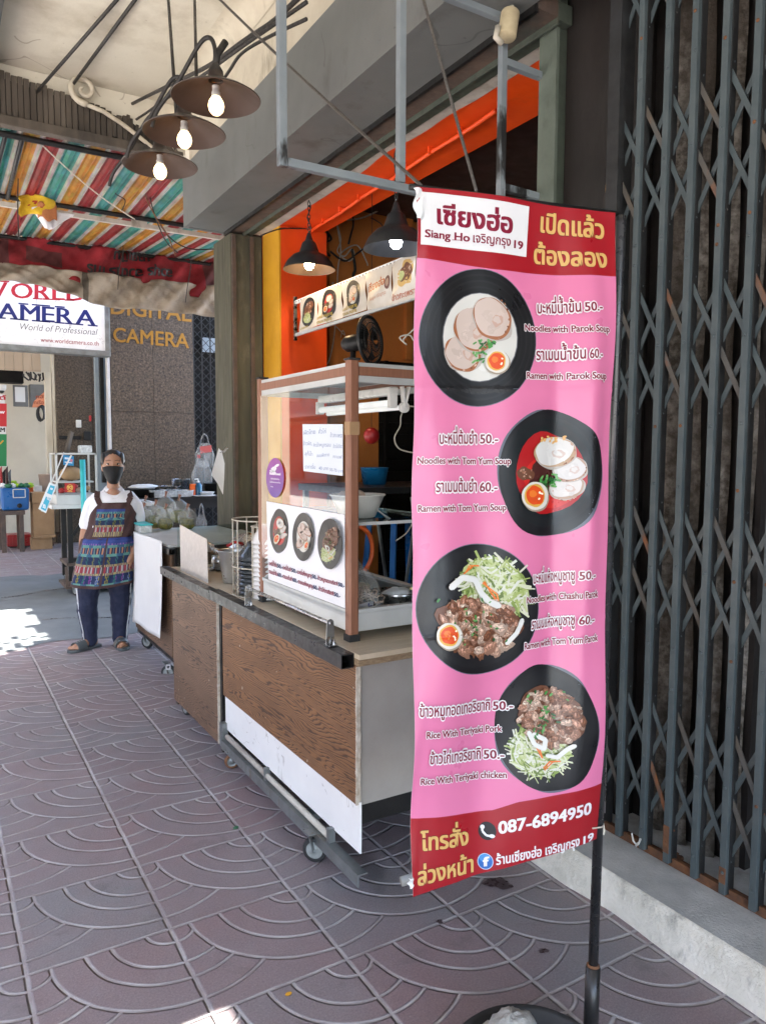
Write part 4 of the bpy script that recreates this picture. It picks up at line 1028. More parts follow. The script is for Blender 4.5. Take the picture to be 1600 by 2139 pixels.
wire('steel_rope', 'rope_steel', sag(dp(995, 400, 2.25), dp(876, -30, 2.3), .0), .0055, 'steep dark steel rope inside the sign frame above the pink banner', 'rope')
wire('tie_rod', 'cable_black', [at(78, 192, 'y', 5.82), at(250, -6, 'z', 4.1)], .011, 'upper of two dark tie rods from the canopy to the slatted beam', 'rod', 6)
wire('tie_rod', 'cable_black', [at(152, 178, 'y', 5.82), at(287, -6, 'z', 4.1)], .011, 'lower of two dark tie rods ending at the plaster scroll', 'rod', 6)
wire('hanger_rod', 'cable_black', [at(352, -6, 'z', 4.11), at(369, 238, 'y', 3.45)], .0085, 'straight dark hanger rod above the middle brown lamp', 'rod')
wire('hanger_rod', 'cable_black', [at(407, -6, 'z', 4.11), at(411, 172, 'y', 3.3)], .008, 'straight dark hanger rod just left of the highest brown lamp', 'rod')
wire('power_cable', 'cable_black', [dp(630, -10, 2.9), dp(570, 45, 3.2), dp(510, 85, 3.5), dp(440, 135, 4.0), dp(375, 168, 4.6), dp(290, 210, 5.4), dp(238, 237, 5.9)], .0115, 'thick black cable running from the frame to the scroll, upper of the bundle', 'cable')
wire('power_cable', 'cable_black', [dp(640, 5, 2.85), dp(560, 60, 3.2), dp(500, 102, 3.5), dp(420, 160, 4.1), dp(350, 205, 4.8), dp(300, 240, 5.4), dp(255, 268, 5.85)], .009, 'black cable sagging just below the thick one behind the brown lamps', 'cable')
wire('power_cable', 'cable_black', [dp(640, 40, 2.8), dp(560, 78, 3.1), dp(505, 112, 3.3), dp(478, 150, 3.5), dp(440, 205, 3.7)], .0075, 'thin black cable curving down to the highest brown lamp', 'cable')
wire('loose_wire', 'cable_black', [dp(245, 238, 5.85), dp(262, 258, 5.8), dp(275, 300, 5.8), dp(300, 312, 5.8), dp(318, 308, 5.8)], .007, 'loose black wire looping down from the broken slats', 'wire')
for i, (pts, lab) in enumerate((
    ([(300, 362), (305, 410), (330, 460), (350, 490), (368, 535)], 'leftmost brown wire dangling under the striped awning beside the grey fascia'),
    ([(312, 380), (318, 430), (345, 500), (372, 528)], 'brown wire dangling in the bundle below the lowest outdoor lamp'),
    ([(335, 470), (362, 502), (400, 520), (455, 520)], 'black wire drooping across the awning towards the olive pilaster'),
    ([(250, 360), (240, 400), (262, 418), (255, 440)], 'hair thin black wire curling on the awning stripes'),
    ([(389, 482), (400, 540), (392, 600), (388, 632)], 'long black wire hanging past the right end of the red folded banner'),
    ([(250, 480), (258, 520), (250, 560), (247, 605)], 'thin black wire hanging over the middle of the cream cloth'),
    ([(40, 345), (38, 420), (40, 500)], 'thin black wire hanging at the far left of the awning'))):
    P = [at(x, y, 'y', 9.2 if i in (4, 5) else 6.9+.02*i) for x, y in pts]
    wire('loose_wire', 'cable_black' if i != 0 else 'rust', P, .006 if i < 3 else .005, lab, 'wire', 5)
# cream insulator hung on a corner of the frame
IN = thing('cable_clamp', 'yellowed plastic cylinder hanging on the upper corner of the empty sign frame', 'clamp', tuple(dp(1062, 60, 2.75)))
c0 = dp(1062, 52, 2.78); g = MB(); g.lathe(c0, [(0, .05), (.033, .05), (.035, .046), (.035, -.046), (.033, -.05), (0, -.05)], 20, axis=(.25, .1, 1)); g.build('body', 'clamp_plastic', IN)
g = MB(); g.tube([c0+V((-.05, 0, -.02)), c0+V((-.06, 0, -.06)), c0+V((-.03, 0, -.075))], .012, 6); g.build('hook', 'cable_white', IN); g = MB(); g.tube([c0+V((.012, 0, .045)), c0+V((.02, 0, .12)), c0+V((.05, 0, .2))], .008, 6); g.build('cord', 'cable_white', IN)

# ================================================================== lamps
def shade_profile(r_, kind):
    if kind == 'saucer': return [(.030, .095), (.034, .07), (.05, .06), (.06, .052), (r_*.55, .034), (r_*.85, .008), (r_, -.010)], [(r_-.002, -.012), (r_*.84, .003), (r_*.55, .028), (.055, .046), (.03, .06)]
    return [(.028, .165), (.045, .15), (.062, .10), (.068, .085), (r_*.62, .07), (r_*.85, .03), (r_, -.02)], [(r_-.002, -.021), (r_*.84, .026), (r_*.6, .064), (.06, .08), (.03, .1)]
def lamp(name, label, c0, r_, kind, bulb, outer, inner, grp, drop):
    c0 = V(c0); t = thing(name, label, 'lamp', tuple(c0), grp)
    a, b = shade_profile(r_, kind)
    m_ = MB(); m_.lathe(c0, a, 48, 0); m_.lathe(c0, [a[-1], b[0]], 48, 0); m_.lathe(c0, b, 48, 1); m_.build('shade', [outer, inner], t)
    m_ = MB(); bz = -.035 if kind == 'saucer' else .02
    m_.lathe(c0+V((0, 0, bz)), [(.0, -.040), (.016, -.037), (.028, -.024), (.033, -.004), (.029, .014), (.018, .032)], 20); m_.build('bulb', bulb, t)
    m_ = MB(); m_.lathe(c0+V((0, 0, bz)), [(.018, .03), (.018, .05), (.015, .052), (.015, .075)], 16); m_.build('bulb_holder', 'ceramic_white', t)
    m_ = MB()
    if kind == 'saucer':
        m_.lathe(c0, [(.033, .07), (.030, .10), (.018, .12), (.012, .13)], 16)
        m_.tube([c0+V(q) for q in ((.0, 0, .12), (.01, .01, .17), (.05, .02, .235))], .0145, 10)
        m_.tube(smooth([c0+V(q) for q in ((.0, 0, .13), (0, .01, .20), (-.012, .04, .245), (-.04, .09, .23), (-.10, .2, .11), (-.16, .30, .02), (-.175, .34, -.04))]), .0092, 8)
    else:
        m_.lathe(c0, [(.030, .16), (.020, .185), (.016, .20), (.010, .215)], 14)
    m_.build('neck', outer if kind != 'saucer' else 'cable_black', t)
    if drop:
        m_ = MB(); z = .21
        while z < drop:
            m_.tube([c0+V((.010*math.cos(k*.785)*(1 if int(z*30) % 2 else .3), .010*math.cos(k*.785)*(.3 if int(z*30) % 2 else 1), z+.018*math.sin(k*.785))) for k in range(8)], .0028, 5, closed=True); z += .027
        m_.tube([c0+V((.012*math.sin(k), .012*math.cos(k), .2+(drop-.2)*k/10)) for k in range(11)], .004, 5)
        m_.build('chain', 'cable_black', t)
    return t
OL = 'brown saucer lamps over the pavement'
lamp('outdoor_lamp', 'highest and nearest of three brown saucer lamps lit over the pavement', (1.07, 3.10, 2.955), .182, 'saucer', 'bulb_warm', 'lamp_brown', 'lamp_inner', OL, 0)
lamp('outdoor_lamp', 'middle one of three brown saucer lamps lit over the pavement', (1.035, 3.43, 2.925), .182, 'saucer', 'bulb_warm', 'lamp_brown', 'lamp_inner', OL, 0)
lamp('outdoor_lamp', 'lowest and farthest of three brown saucer lamps, in front of the striped awning', (1.04, 3.86, 2.92), .182, 'saucer', 'bulb_warm', 'lamp_brown', 'lamp_inner', OL, 0)
IL = 'black enamel lamps inside the stall'
lamp('indoor_lamp', 'black enamel lamp with a warm bulb against the orange reveal', dp(646, 557, 4.9), .172, 'bell', 'bulb_indoor', 'lamp_black', 'lamp_brown', IL, .42)
lamp('indoor_lamp', 'black enamel lamp with a cold white bulb next to the pink banner', dp(827, 512, 3.85), .170, 'bell', 'bulb_cool', 'lamp_black', 'lamp_black', IL, .62)

# ================================================================== menu strip inside the opening
MS = thing('menu_strip', 'row of five laminated menu pictures in a rail hung across the opening', 'menu board', tuple(at(620, 640, 'x', 2.3)))
XS = 2.3
rl = lambda px, py: at(px, py, 'x', XS)
g = MB(); a, b = rl(617, 620), rl(617, 712); g.bar((XS, a.y, a.z), (XS, a.y, b.z), .02, .02, (0, 1, 0)); g.build('end_bar', 'steel', MS)
zt, zb = rl(612, 627).z, rl(612, 700).z; zt = 2.565; zb = 2.335
g = MB(); g.box(XS-.006, XS+.012, 2.6, a.y-.012, zt-.012, zt+.012)
for k in range(58): g.box(XS-.0075, XS-.0055, 2.7+k*.04, 2.7+k*.04+.012, zt-.004, zt+.004, 1)
g.build('top_rail', ['white_paint', 'iron_black'], MS)
g = MB(); g.box(XS-.006, XS+.012, 2.6, a.y-.012, zb-.01, zb+.01); g.build('bottom_rail', 'alu_matte', MS)
yb_ = [4.88, 4.56, 4.25, 3.94, 3.64, 3.34, 3.04]
# menu strip panels (pictures are printed on curling laminated sheets)
PX = [((632, 627), (669, 611), (666, 681), (629, 695)), ((669, 611), (716, 595), (721, 664), (667, 680)), ((718, 594), (766, 575), (770, 647), (722, 663)), ((768, 573), (822, 551), (822, 637), (772, 648)), ((825, 550), (872, 528), (872, 622), (822, 637))]
for i, q in enumerate(PX):
    P = [V(rl(*p)) for p in q]
    def fn(x, y, h, P=P):
        t = P[0].lerp(P[1], x).lerp(P[3].lerp(P[2], x), y)
        return t+V((-.012-h-.010*math.sin(x*3.1)*math.sin(y*2.5+.4)-.004*math.sin(y*9+x*4), 0, 0))
    g = MB(); g.grid(lambda u, v: fn(u, v, 0), 12, 12, 0, lambda u, v: (.62, .58, .52))
    A = Art(g, fn, ml=.12, step=.0002)
    if i == 0:
        bowl(A, .52, .48, .36, .43, rings=False); meat(A, .52, .40, .25, .24, 26); cabbage(A, .5, .66, .2, .16, 40); A.text('ราเมน', (.06, .95), (.5, .93), .07, (.36, .25, .02), .03)
    elif i in (1, 2):
        (dish_tomyum if i == 1 else dish_parok)(A, .5, .45, .31, .42, .4, False)
        A.text('บะหมี่ หมูชาชู', (.03, .84), (.66, .82), .09, (.40, .29, .03), .03); A.text('ราเมน หมูชาชู', (.03, .97), (.6, .95), .09, (.40, .29, .03), .03)
    elif i == 3:
        A.text('เซียงฮ่อ', (.07, .53), (.76, .45), .2, (.48, .12, .02), .03); A.text('Siangho เจริญกรุง', (.14, .78), (.80, .70), .09, (.50, .20, .1), .0)
        A.blob(.86, .42, .10, .17, (.15, .06, .05)); A.up(); A.blob(.86, .42, .06, .1, (.38, .26, .2))
    else:
        A.blob(.6, .38, .33, .3, (.55, .36, .12), 0, .2); A.up(); meat(A, .62, .36, .26, .22, 16); cabbage(A, .45, .4, .12, .12, 14); A.text('ข้าวกะเพรา', (.05, .93), (.98, .9), .14, (.45, .14, .08), .02)
    o = g.build('menu_sheet', 'print_old', MS); o['label'] = ['sheet with meat rice bowl', 'sheet with tom yum bowl', 'sheet with white soup bowl', 'sheet lettered with the shop name', 'sheet with a faded rice plate'][i]

# ================================================================== casters
def caster(mb_parent, c0, r_, w, steer, rusty=False, fork=True):
    """one caster: tyre, rim and fork under a cart"""
    c0 = V(c0); ax = V((math.cos(steer), math.sin(steer), 0))
    m_ = MB(); m_.lathe(c0-ax*(w/2), [(r_*.68, 0), (r_*.94, 0), (r_, w*.2), (r_, w*.8), (r_*.94, w), (r_*.68, w)], 28, axis=ax); o = m_.build('wheel', 'rubber' if not rusty else 'rust', mb_parent)
    m_ = MB(); m_.lathe(c0-ax*(w/2), [(0, w*.05), (r_*.22, w*.0), (r_*.24, w*.12), (r_*.62, w*.16), (r_*.70, w*.02), (r_*.70, w*.98), (r_*.62, w*.84), (r_*.24, w*.88), (r_*.22, w), (0, w)], 24, axis=ax); m_.build('rim', 'wheel_grey' if not rusty else 'zinc', o)
    m_ = MB(); side = V((-ax.y, ax.x, 0)); top = c0+V((0, 0, r_*1.35))+side*(r_*.35)
    for s_ in (-1, 1):
        m_.bar(c0+ax*(s_*w*.66), top+ax*(s_*w*.6), .003, r_*.55, ax)
    m_.box(top.x-w*.9, top.x+w*.9, top.y-r_*.6, top.y+r_*.6, top.z, top.z+.004)
    m_.lathe(c0-ax*(w*.8), [(0, 0), (.006, 0), (.006, w*1.6), (0, w*1.6)], 8, axis=ax)
    m_.build('fork', 'zinc', o)
    return o

# ================================================================== front cart
XC = 1.18
C1 = thing('food_cart', 'nearest wood grain cart with a white lower board, carrying the glass case', 'cart', (1.5, 2.75, 0))
g = MB()
g.box(1.172, 1.180, 2.098, 3.41, .325, .795); g.build('front_panel', 'wood_laminate', C1, bevel=.001)
g = MB(); g.box(1.1805, 1.1865, 2.085, 3.405, .158, .335); g.build('skirt_board', 'white_paint', C1)
g = MB(); n = 40; sec = []
for k in range(n):                                            # chipped edge strip of the front board
    z0 = .325+.47*k/n; g.box(1.170+rnd(-.001, .001), 1.187+rnd(-.001, .001), 2.0925+rnd(-.0015, .001), 2.0975, z0, z0+.47/n)
g.build('board_edge', 'board_edge', C1)
g = MB(); g.box(1.188, 1.95, 2.105, 2.115, .315, .797); g.build('end_panel', 'end_panel', C1)
g = MB(); g.box(1.188, 1.95, 2.11, 2.135, .245, .3145); g.box(1.19, 1.95, 3.38, 3.40, .245, .79); g.box(1.93, 1.95, 2.12, 3.38, .2, .79); g.build('base_rail', 'iron_black', C1)
g = MB(); g.box(1.1735, 1.97, 2.078, 3.452, .8205, .838); g.build('counter_top', 'ply_top', C1, bevel=.001)
g = MB(); g.box(1.1735, 1.97, 2.083, 3.45, .798, .8195); g.build('counter_core', 'ply_edge', C1)
g = MB(); ya, yb = 2.112, 3.452                               # open ended square tube along the front
x0, x1, z0, z1, th = 1.125, 1.1725, .789, .836, .0028
g.box(x0, x1, ya, yb, z1-th, z1); g.box(x0, x1, ya, yb, z0, z0+th); g.box(x0, x0+th, ya, yb, z0+th, z1-th); g.box(x1-th, x1, ya, yb, z0+th, z1-th); g.box(x0+th, x1-th, ya+.25, ya+.26, z0+th, z1-th)
g.build('front_tube', 'tube_black', C1)
g = MB()                                                     # angle iron chassis
g.box(1.150, 1.186, 2.045, 3.39, .108, .1125); g.box(1.150, 1.1545, 2.045, 3.39, .070, .108)
g.box(1.155, 1.185, 3.385, 3.42, .075, .19); g.box(1.16, 1.184, 2.27, 2.29, .113, .165); g.box(1.16, 1.184, 2.86, 2.875, .113, .165)
g.box(1.86, 1.90, 2.05, 3.39, .07, .11); g.box(1.187, 1.86, 2.5, 2.54, .085, .11); g.box(1.187, 1.86, 3.30, 3.34, .085, .11)
g.build('chassis', 'zinc', C1)
g = MB(); g.tube([(1.172, 2.30, .128), (1.172, 3.36, .134)], .012, 8); g.build('drain_pipe', 'old_white', C1)
caster(C1, (1.155, 2.372, .047), .046, .024, R(46)); caster(C1, (1.172, 3.30, .036), .035, .02, R(78), True)
caster(C1, (1.86, 2.4, .046), .046, .024, R(30)); caster(C1, (1.86, 3.28, .046), .046, .024, R(-10))
# plated towel rail on the front tube
TR = []
for y in (2.238, 3.003):
    g = MB(); pr = []
    for k in range(9):
        t = math.pi*k/8; pr.append((.013*math.cos(t), .078+.012*math.sin(t)))
    pr = [(.017, 0)]+pr+[(-.017, 0)]
    vs = [(1.150+a, y+dy, .838+b) for dy in (0, .003) for a, b in pr]; k = len(pr)
    g.add(vs, [tuple(range(k)), tuple(range(2*k-1, k-1, -1))]+[(i, i+k, (i+1) % k+k, (i+1) % k) for i in range(k)])
    g.box(1.137, 1.168, y-.02, y+.022, .8375, .8405); g.lathe((1.150, y, .914), [(0, -.004), (.006, -.003), (.007, 0)], 12, axis=(0, 1, 0)); g.lathe((1.158, y-.012, .8405), [(.006, 0), (.006, .008), (.003, .011), (.003, .02), (0, .02)], 8)
    g.build('rail_bracket', 'steel', C1)
g = MB(); g.tube([(1.150, 2.242, .914), (1.150, 3.003, .914)], .0068, 12); g.build('rail', 'steel', C1)

# ================================================================== glass food case
GC = thing('display_case', 'glass food case with wood grain corner posts standing on the nearest cart', 'display case', (1.46, 2.66, .838))
X0, X1, Y0, Y1, Z0, Z1 = 1.243, 1.69, 2.255, 3.055, .868, 1.803
def post(x, y, mat='case_wood'):
    m_ = MB(); w = .019; ch = .006; pts = [(-w, -w+ch), (-w+ch, -w), (w-ch, -w), (w, -w+ch), (w, w-ch), (w-ch, w), (-w+ch, w), (-w, w-ch)]
    vs = [(x+a, y+b, z) for z in (Z0-.005, Z1+.004) for a, b in pts]
    m_.add(vs, [tuple(range(7, -1, -1)), tuple(range(8, 16))]+[(k, (k+1) % 8, (k+1) % 8+8, k+8) for k in range(8)])
    o = m_.build('corner_post', mat, GC)
    m_ = MB(); m_.box(x-.022, x+.022, y-.022, y+.022, .838, Z0-.0055); m_.build('foot', 'rubber', o, bevel=.002)
    m_ = MB(); m_.box(x-.022, x+.022, y-.022, y+.022, Z1+.0045, Z1+.012); m_.build('cap', 'rubber', o, bevel=.002)
    return o
p1 = post(X0, Y0); post(X0, Y1); post(X1, Y0); post(X1, Y1, 'alu_matte')
g = MB(); g.box(X0-.0195, X0+.0195, Y0-.0195, Y0+.0195, 1.555, 1.60); g.build('tape', 'cardboard', p1)
e = .0195
for (a, b, c_, d_, nm) in ((X0-.012, X0+.012, Y0+e, Y1-e, 'f'), (X1-.012, X1+.012, Y0+e, Y1-e, 'b'), (X0+e, X1-e, Y0-.012, Y0+.012, 'r'), (X0+e, X1-e, Y1-.012, Y1+.012, 'l')):
    g = MB(); g.box(a, b, c_, d_, 1.735, 1.757); g.box(a, b, c_, d_, 1.788, 1.801); g.build('top_rail', 'alu_matte', GC)
    g = MB(); g.box(a-.003, b+.003, c_, d_, 1.7575, 1.7875) if nm in 'fb' else g.box(a, b, c_-.003, d_+.003, 1.7575, 1.7875); g.build('wood_band', 'case_wood', GC)
    g = MB(); g.box(a, b, c_, d_, .870, .935); (g.box(a-.005, b, c_, d_, .9355, .949) if nm in 'fb' else g.box(a, b, c_-.005, d_, .9355, .949)); g.build('bottom_rail', 'alu_matte', GC, bevel=.002)
g = MB(); g.box(X0+.013, X1-.013, Y0+.013, Y1-.013, 1.791, 1.797); g.build('roof', 'alu_matte', GC)
g = MB(); g.box(X0+.013, X1-.013, Y0+.013, Y1-.013, .872, .880); g.build('floor', 'alu_matte', GC)
def pane(nm, pts, mat='case_glass'):
    m_ = MB(); m_.add(pts, [(0, 1, 2, 3)]); return m_.build(nm, mat, GC)
pane('glass_pane', [(X0-.017, Y0+e, .95), (X0-.017, Y1-e, .95), (X0-.017, Y1-e, 1.734), (X0-.017, Y0+e, 1.734)])
pane('glass_pane', [(X0+e, Y1, .95), (X1-e, Y1, .95), (X1-e, Y1, 1.734), (X0+e, Y1, 1.734)])
for z in (1.243,):
    m_ = MB(); m_.box(X0+.006, X1+.02, Y0+.016, Y1-.01, z, z+.006); m_.build('glass_shelf', 'shelf_glass', GC)
    m_ = MB(); m_.box(X0+e, X1+.02, Y0+.0125, Y0+.0155, z-.003, z+.008); m_.build('shelf_edge', 'alu_matte', GC)
# fluorescent batten under the roof
LT = thing('strip_light', 'white fluorescent tube light with a faint added glow fixed under the roof of the glass case', 'light', (1.47, 2.7, 1.73))
ya, yb = 2.33, 2.92; xl = 1.46
g = MB(); g.box(xl-.02, xl+.02, ya, yb, 1.705, 1.735); g.build('batten', 'plastic_white', LT, bevel=.006)
g = MB(); g.tube([(xl-.01, ya+.015, 1.675), (xl-.01, yb-.015, 1.675)], .013, 12); g.tube([(xl+.03, ya-.02, 1.66), (xl+.03, yb, 1.66)], .009, 10); g.build('tube', 'tube_faint_glow', LT)
for y in (ya, yb): g = MB(); g.box(xl-.024, xl+.008, y-.01, y+.01, 1.658, 1.71); g.build('tube_holder', 'ceramic_white', LT, bevel=.002)
g = MB()
g.bar((xl+.03, ya-.02, 1.66), (xl+.02, ya-.02, 1.735), .008, .022, (0, 1, 0)); g.bar((xl+.03, ya-.02, 1.66), (xl+.05, ya-.02, 1.735), .008, .022, (0, 1, 0)); g.lathe((xl+.03, ya-.028, 1.66), [(0, 0), (.02, 0), (.02, .016), (0, .016)], 14, axis=(0, 1, 0))
g.build('tube_clip', 'ceramic_white', LT, bevel=.002)
# printed sheet on the front of the case
cp = lambda x, y, h: at(x, y, 'x', X0-.0215-h)
PS = MB(); q = [(557, 1047), (720, 1075), (721, 1271), (561, 1210)]
PS.sheet([cp(x, y, 0) for x, y in q], .0006, (-1, 0, 0), 0, (.78, .79, .82)); A = Art(PS, cp, step=.00015)
dish_tomyum(A, 583.6, 1109, 19.5, 45.7, .5, False); dish_parok(A, 633.5, 1121.6, 22.3, 50, .4, False); dish_teriyaki(A, 689.4, 1135.8, 25, 52.7, .5)
A.lay = 10
def menu_line(p0, p1, parts):
    tot = sum(w for _, _, w in parts); t = 0
    for st, c, w in parts:
        f = lambda k: (p0[0]+(p1[0]-p0[0])*k, p0[1]+(p1[1]-p0[1])*k)
        A.text(st, f(t/tot), f((t+w*.97)/tot), 8.2, c, .05); t += w
MR, BL = (.24, .02, .06), (.015, .03, .12)
menu_line((562, 1180), (720, 1228), [('บะหมี่น้ำข้น', MR, 78), ('50.-', BL, 55), ('บะหมี่ต้มยำ', MR, 82), ('50.-', BL, 55), ('บะหมี่แห้งหมูชาชู', MR, 140), ('50.-', BL, 55), ('ข้าวหมูทอดเทอริยากิ', MR, 195), ('50.-', BL, 60)])
menu_line((562, 1197), (711, 1249), [('ราเมนน้ำข้น', MR, 86), ('60.-', BL, 50), ('ราเมนต้มยำ', MR, 95), ('60.-', BL, 52), ('ราเมนแห้งหมูชาชู', MR, 145), ('60.-', BL, 55), ('ข้าวไก่เทอริยากิ', MR, 148), ('50.-', BL, 60)])
tag(PS.build('menu_sheet', 'print', loc=cp(640, 1150, 0)), 'white printed sheet with three noodle bowls on the front of the glass case', 'menu')
HP = MB(); q = [(632, 886), (716, 886), (716, 994), (634, 984)]
HP.sheet([cp(x, y, 0) for x, y in q], .0005, (-1, 0, 0), 0, (.68, .74, .80)); A = Art(HP, cp, step=.00015)
INK = (.03, .11, .33)
for st, a, b, hh in (('ผัดไทย', (635, 908), (659, 906), 9), ('คั่วไก่', (666, 906), (681, 905), 9), ('ข้าวกะเพรา', (690, 913), (715, 914), 9), ('ข้าวผัด,', (634, 930), (652, 930), 8), ('คะน้าหมูกรอบ', (655, 933), (691, 933), 8), ('ข้าวไข่เจียว', (696, 936), (715, 936), 8), ('สุกี้น้ำ', (637, 951), (653, 952), 7), ('ขนมผักกาด', (662, 955), (688, 953), 7), ('กาแฟ', (696, 957), (714, 958), 7), ('ราคาเริ่ม', (637, 979), (659, 979), 8), ('40 บาท', (666, 981), (686, 982), 7), ('50-70 บาท', (689, 984), (716, 988), 7)):
    A.text(st, a, b, hh, INK, -.004)
tag(HP.build('handwritten_menu', 'print', loc=cp(675, 940, 0)), 'pale sheet with blue handwriting taped inside the front of the glass case', 'note')
PT = MB(); A = Art(PT, cp, step=.0002)
for k in range(18):
    t = k/17; A.blob(575, 998, 18.5, 41.5, (.20, .03, .28)) if k == 0 else None
n = 40
for k in range(24):                                           # printed purple to blue fade of the sticker
    a, b = -41+82*k/24, -41+82*(k+1)/24; wa, wb = 18*math.sqrt(max(0, 1-(a/41.3)**2)), 18*math.sqrt(max(0, 1-(b/41.3)**2)); t = k/23
    c = (.30-.17*t, .035+.02*t, .30+.02*t); A.lay = 1; A.tris([[(575-wa, 998+a), (575+wa, 998+a), (575+wb, 998+b), (575-wb, 998+b)]], c)
A.lay = 3
A.blob(572, 980, 6, 5, (.8, .78, .82), -.5, .1); A.blob(578, 973, 6, 2.6, (.8, .78, .82), -.5, .1); A.blob(570, 985, 7, 2.2, (.8, .78, .82), .3, .1)
A.text('Robinhood', (564, 991), (586, 993), 5.5, (.85, .82, .86), .05); A.text('บริการส่งถึงบ้าน', (566, 1001), (584, 1003), 3.2, (.8, .76, .82), .02); A.text('ไม่ต้องออกจากบ้าน', (564, 1008), (586, 1010), 3.2, (.8, .76, .82), .02)
A.text('สแกน', (566, 1017), (571, 1018), 2.4, (.8, .78, .82), .02)
tag(PT.build('sticker', 'print', loc=cp(575, 998, 0)), 'oval purple sticker with white lettering on the front of the glass case', 'sticker')
# things in the case
def inC(px, py, z): return at(px, py, 'z', z)
p = at(715, 1095, 'y', 2.50); CZ = 1.2495
B1 = thing('colander', 'white plastic colander bowl standing on the glass shelf', 'bowl', (1.38, 2.47, CZ))
g = MB(); g.lathe((1.385, 2.47, CZ), [(.0, .004), (.058, .004), (.062, .0), (.068, .004), (.088, .05), (.102, .082), (.108, .085), (.106, .089), (.098, .086), (.084, .05), (.06, .012), (0, .010)], 40); g.build('bowl', 'plastic_white', B1)
g = MB()
for k in range(3): g.tube([V((1.385+.085*math.cos(a), 2.47+.085*math.sin(a), CZ+.03)) for a in (5.2+k*.05, 5.25+k*.05)]+[V((1.47, 2.37+k*.01, CZ-.002))], .003, 5)
g.build('string', 'plastic_white', B1)
for i, (dx, dy, dz) in enumerate(((-.015, -.035, .078), (-.055, .0, .072), (.02, .03, .07), (-.02, .05, .068))):
    g = MB(); g.ell((1.385+dx, 2.47+dy, CZ+dz), .026, .026, .033, 14, 10, rot=Matrix.Rotation(1.2+i, 3, 'X'))
    tag(g.build('egg', 'egg', loc=(1.385+dx, 2.47+dy, CZ+dz-.03)), ['egg nearest the corner post in the white colander', 'egg at the street side of the white colander', 'egg at the shop side of the white colander', 'egg farthest back in the white colander'][i], 'egg', 'eggs in the colander')
g = MB(); g.box(1.30, 1.40, 2.62, 2.78, CZ, CZ+.022); tag(g.build('box', 'plastic_blue', loc=(1.35, 2.7, CZ), bevel=.004), 'small blue box lying behind the colander on the glass shelf', 'box')
TY = thing('tray', 'dented metal tray in the bottom of the glass case', 'tray', (1.47, 2.6, .88))
g = MB(); g.box(1.27, 1.67, 2.285, 2.95, .8805, .886); g.box(1.27, 1.274, 2.285, 2.95, .886, .938); g.box(1.666, 1.67, 2.285, 2.95, .886, .938); g.box(1.274, 1.666, 2.285, 2.289, .886, .938); g.box(1.274, 1.666, 2.946, 2.95, .886, .938); g.build('pan', 'zinc', TY, bevel=.002)
NB = thing('noodle_bag', 'crumpled clear bag of noodles in the near corner of the metal tray', 'bag', (1.36, 2.38, .887))
g = MB()
def bagf(u, v):
    a = 6.283*u; r_ = (.085*(1-v*.85)+.012*math.sin(a*5+v*9)+.008*math.sin(a*9+v*4))*(.55+.45*math.sin(min(1, v*3+.25)*1.57))
    return V((1.37+r_*1.15*math.cos(a)-.05*v*v, 2.40+r_*1.3*math.sin(a)+.04*v, .889+.235*v+.006*math.sin(a*7)))
g.grid(bagf, 40, 16); g.build('film', 'poly_bag', NB)
g = MB()
for k in range(46):
    a = rnd(0, 6.28); c0 = V((1.37+rnd(-.035, .045), 2.40+rnd(-.05, .05), .91+rnd(0, .09))); r_ = rnd(.012, .03)
    g.tube([c0+V((r_*math.cos(a+t*.9), r_*math.sin(a+t*.9)*.8, .012*math.sin(t+a))) for t in range(6)], .0022, 5)
g.build('noodles', 'egg', NB)
g = MB(); A = Art(g, lambda x, y, h: V((1.285-.02*y*0+.10*x, 2.292+.006+.05*x, .889+.062*(1-y)+.02*x*0))-V((0, h, 0)), step=.0004)
A.tris([[(0, 0), (1, 0), (1, 1), (0, 1)]], (.75, .74, .76)); A.up(); A.tris([[(0, .72), (1, .72), (1, .9), (0, .9)]], (.5, .03, .03)); A.up(); A.text('มาม่า', (.1, .6), (.9, .6), .42, (.03, .05, .3), .05)
tag(g.build('packet', 'print', loc=(1.33, 2.31, .889)), 'small printed packet with a red band leaning at the front of the metal tray', 'packet')
PN = thing('frying_pan', 'shallow metal pan with a bag of white powder at the shop end of the case', 'pan', (1.56, 2.46, .887))
g = MB(); c0 = V((1.56, 2.46, .9)); g.lathe(c0, [(0, -.012), (.05, -.01), (.085, .03), (.092, .05), (.09, .052), (.082, .034), (.05, -.004), (0, -.006)], 32); g.build('dish', 'steel', PN)
g = MB(); g.tube([c0+V((-.085, -.02, .04)), c0+V((-.14, -.05, .03)), c0+V((-.2, -.08, .035))], .007, 8); g.build('handle', 'steel', PN)
g = MB(); g.ell(c0+V((0, 0, .035)), .06, .055, .03, 16, 10, jit=.12); tag(g.build('powder_bag', 'paper', loc=c0), 'white plastic wrapped bundle in the shallow metal pan', 'bag')
g = MB(); g.bar((1.42, 2.55, .91), (1.405, 2.60, 1.03), .018, .006); g.ell((1.45, 2.56, .96), .045, .02, .02, 12, 8); tag(g.build('wooden_spatula', 'ply_top', loc=(1.42, 2.55, .89)), 'wooden spatula standing in the metal tray', 'spatula')
wire('white_cord', 'cable_white', [at(x, y, 'y', 2.9) for x, y in ((872, 850), (850, 850), (838, 868), (836, 890), (824, 915), (835, 938), (870, 947))], .0035, 'thin white cord hanging in loops right of the case lamp', 'cord', 5)
wire('white_cord', 'cable_white', [at(x, y, 'y', 2.75) for x, y in ((862, 1092), (850, 1112), (838, 1122), (826, 1130))], .003, 'short white cord under the glass shelf beside the banner', 'cord', 5)
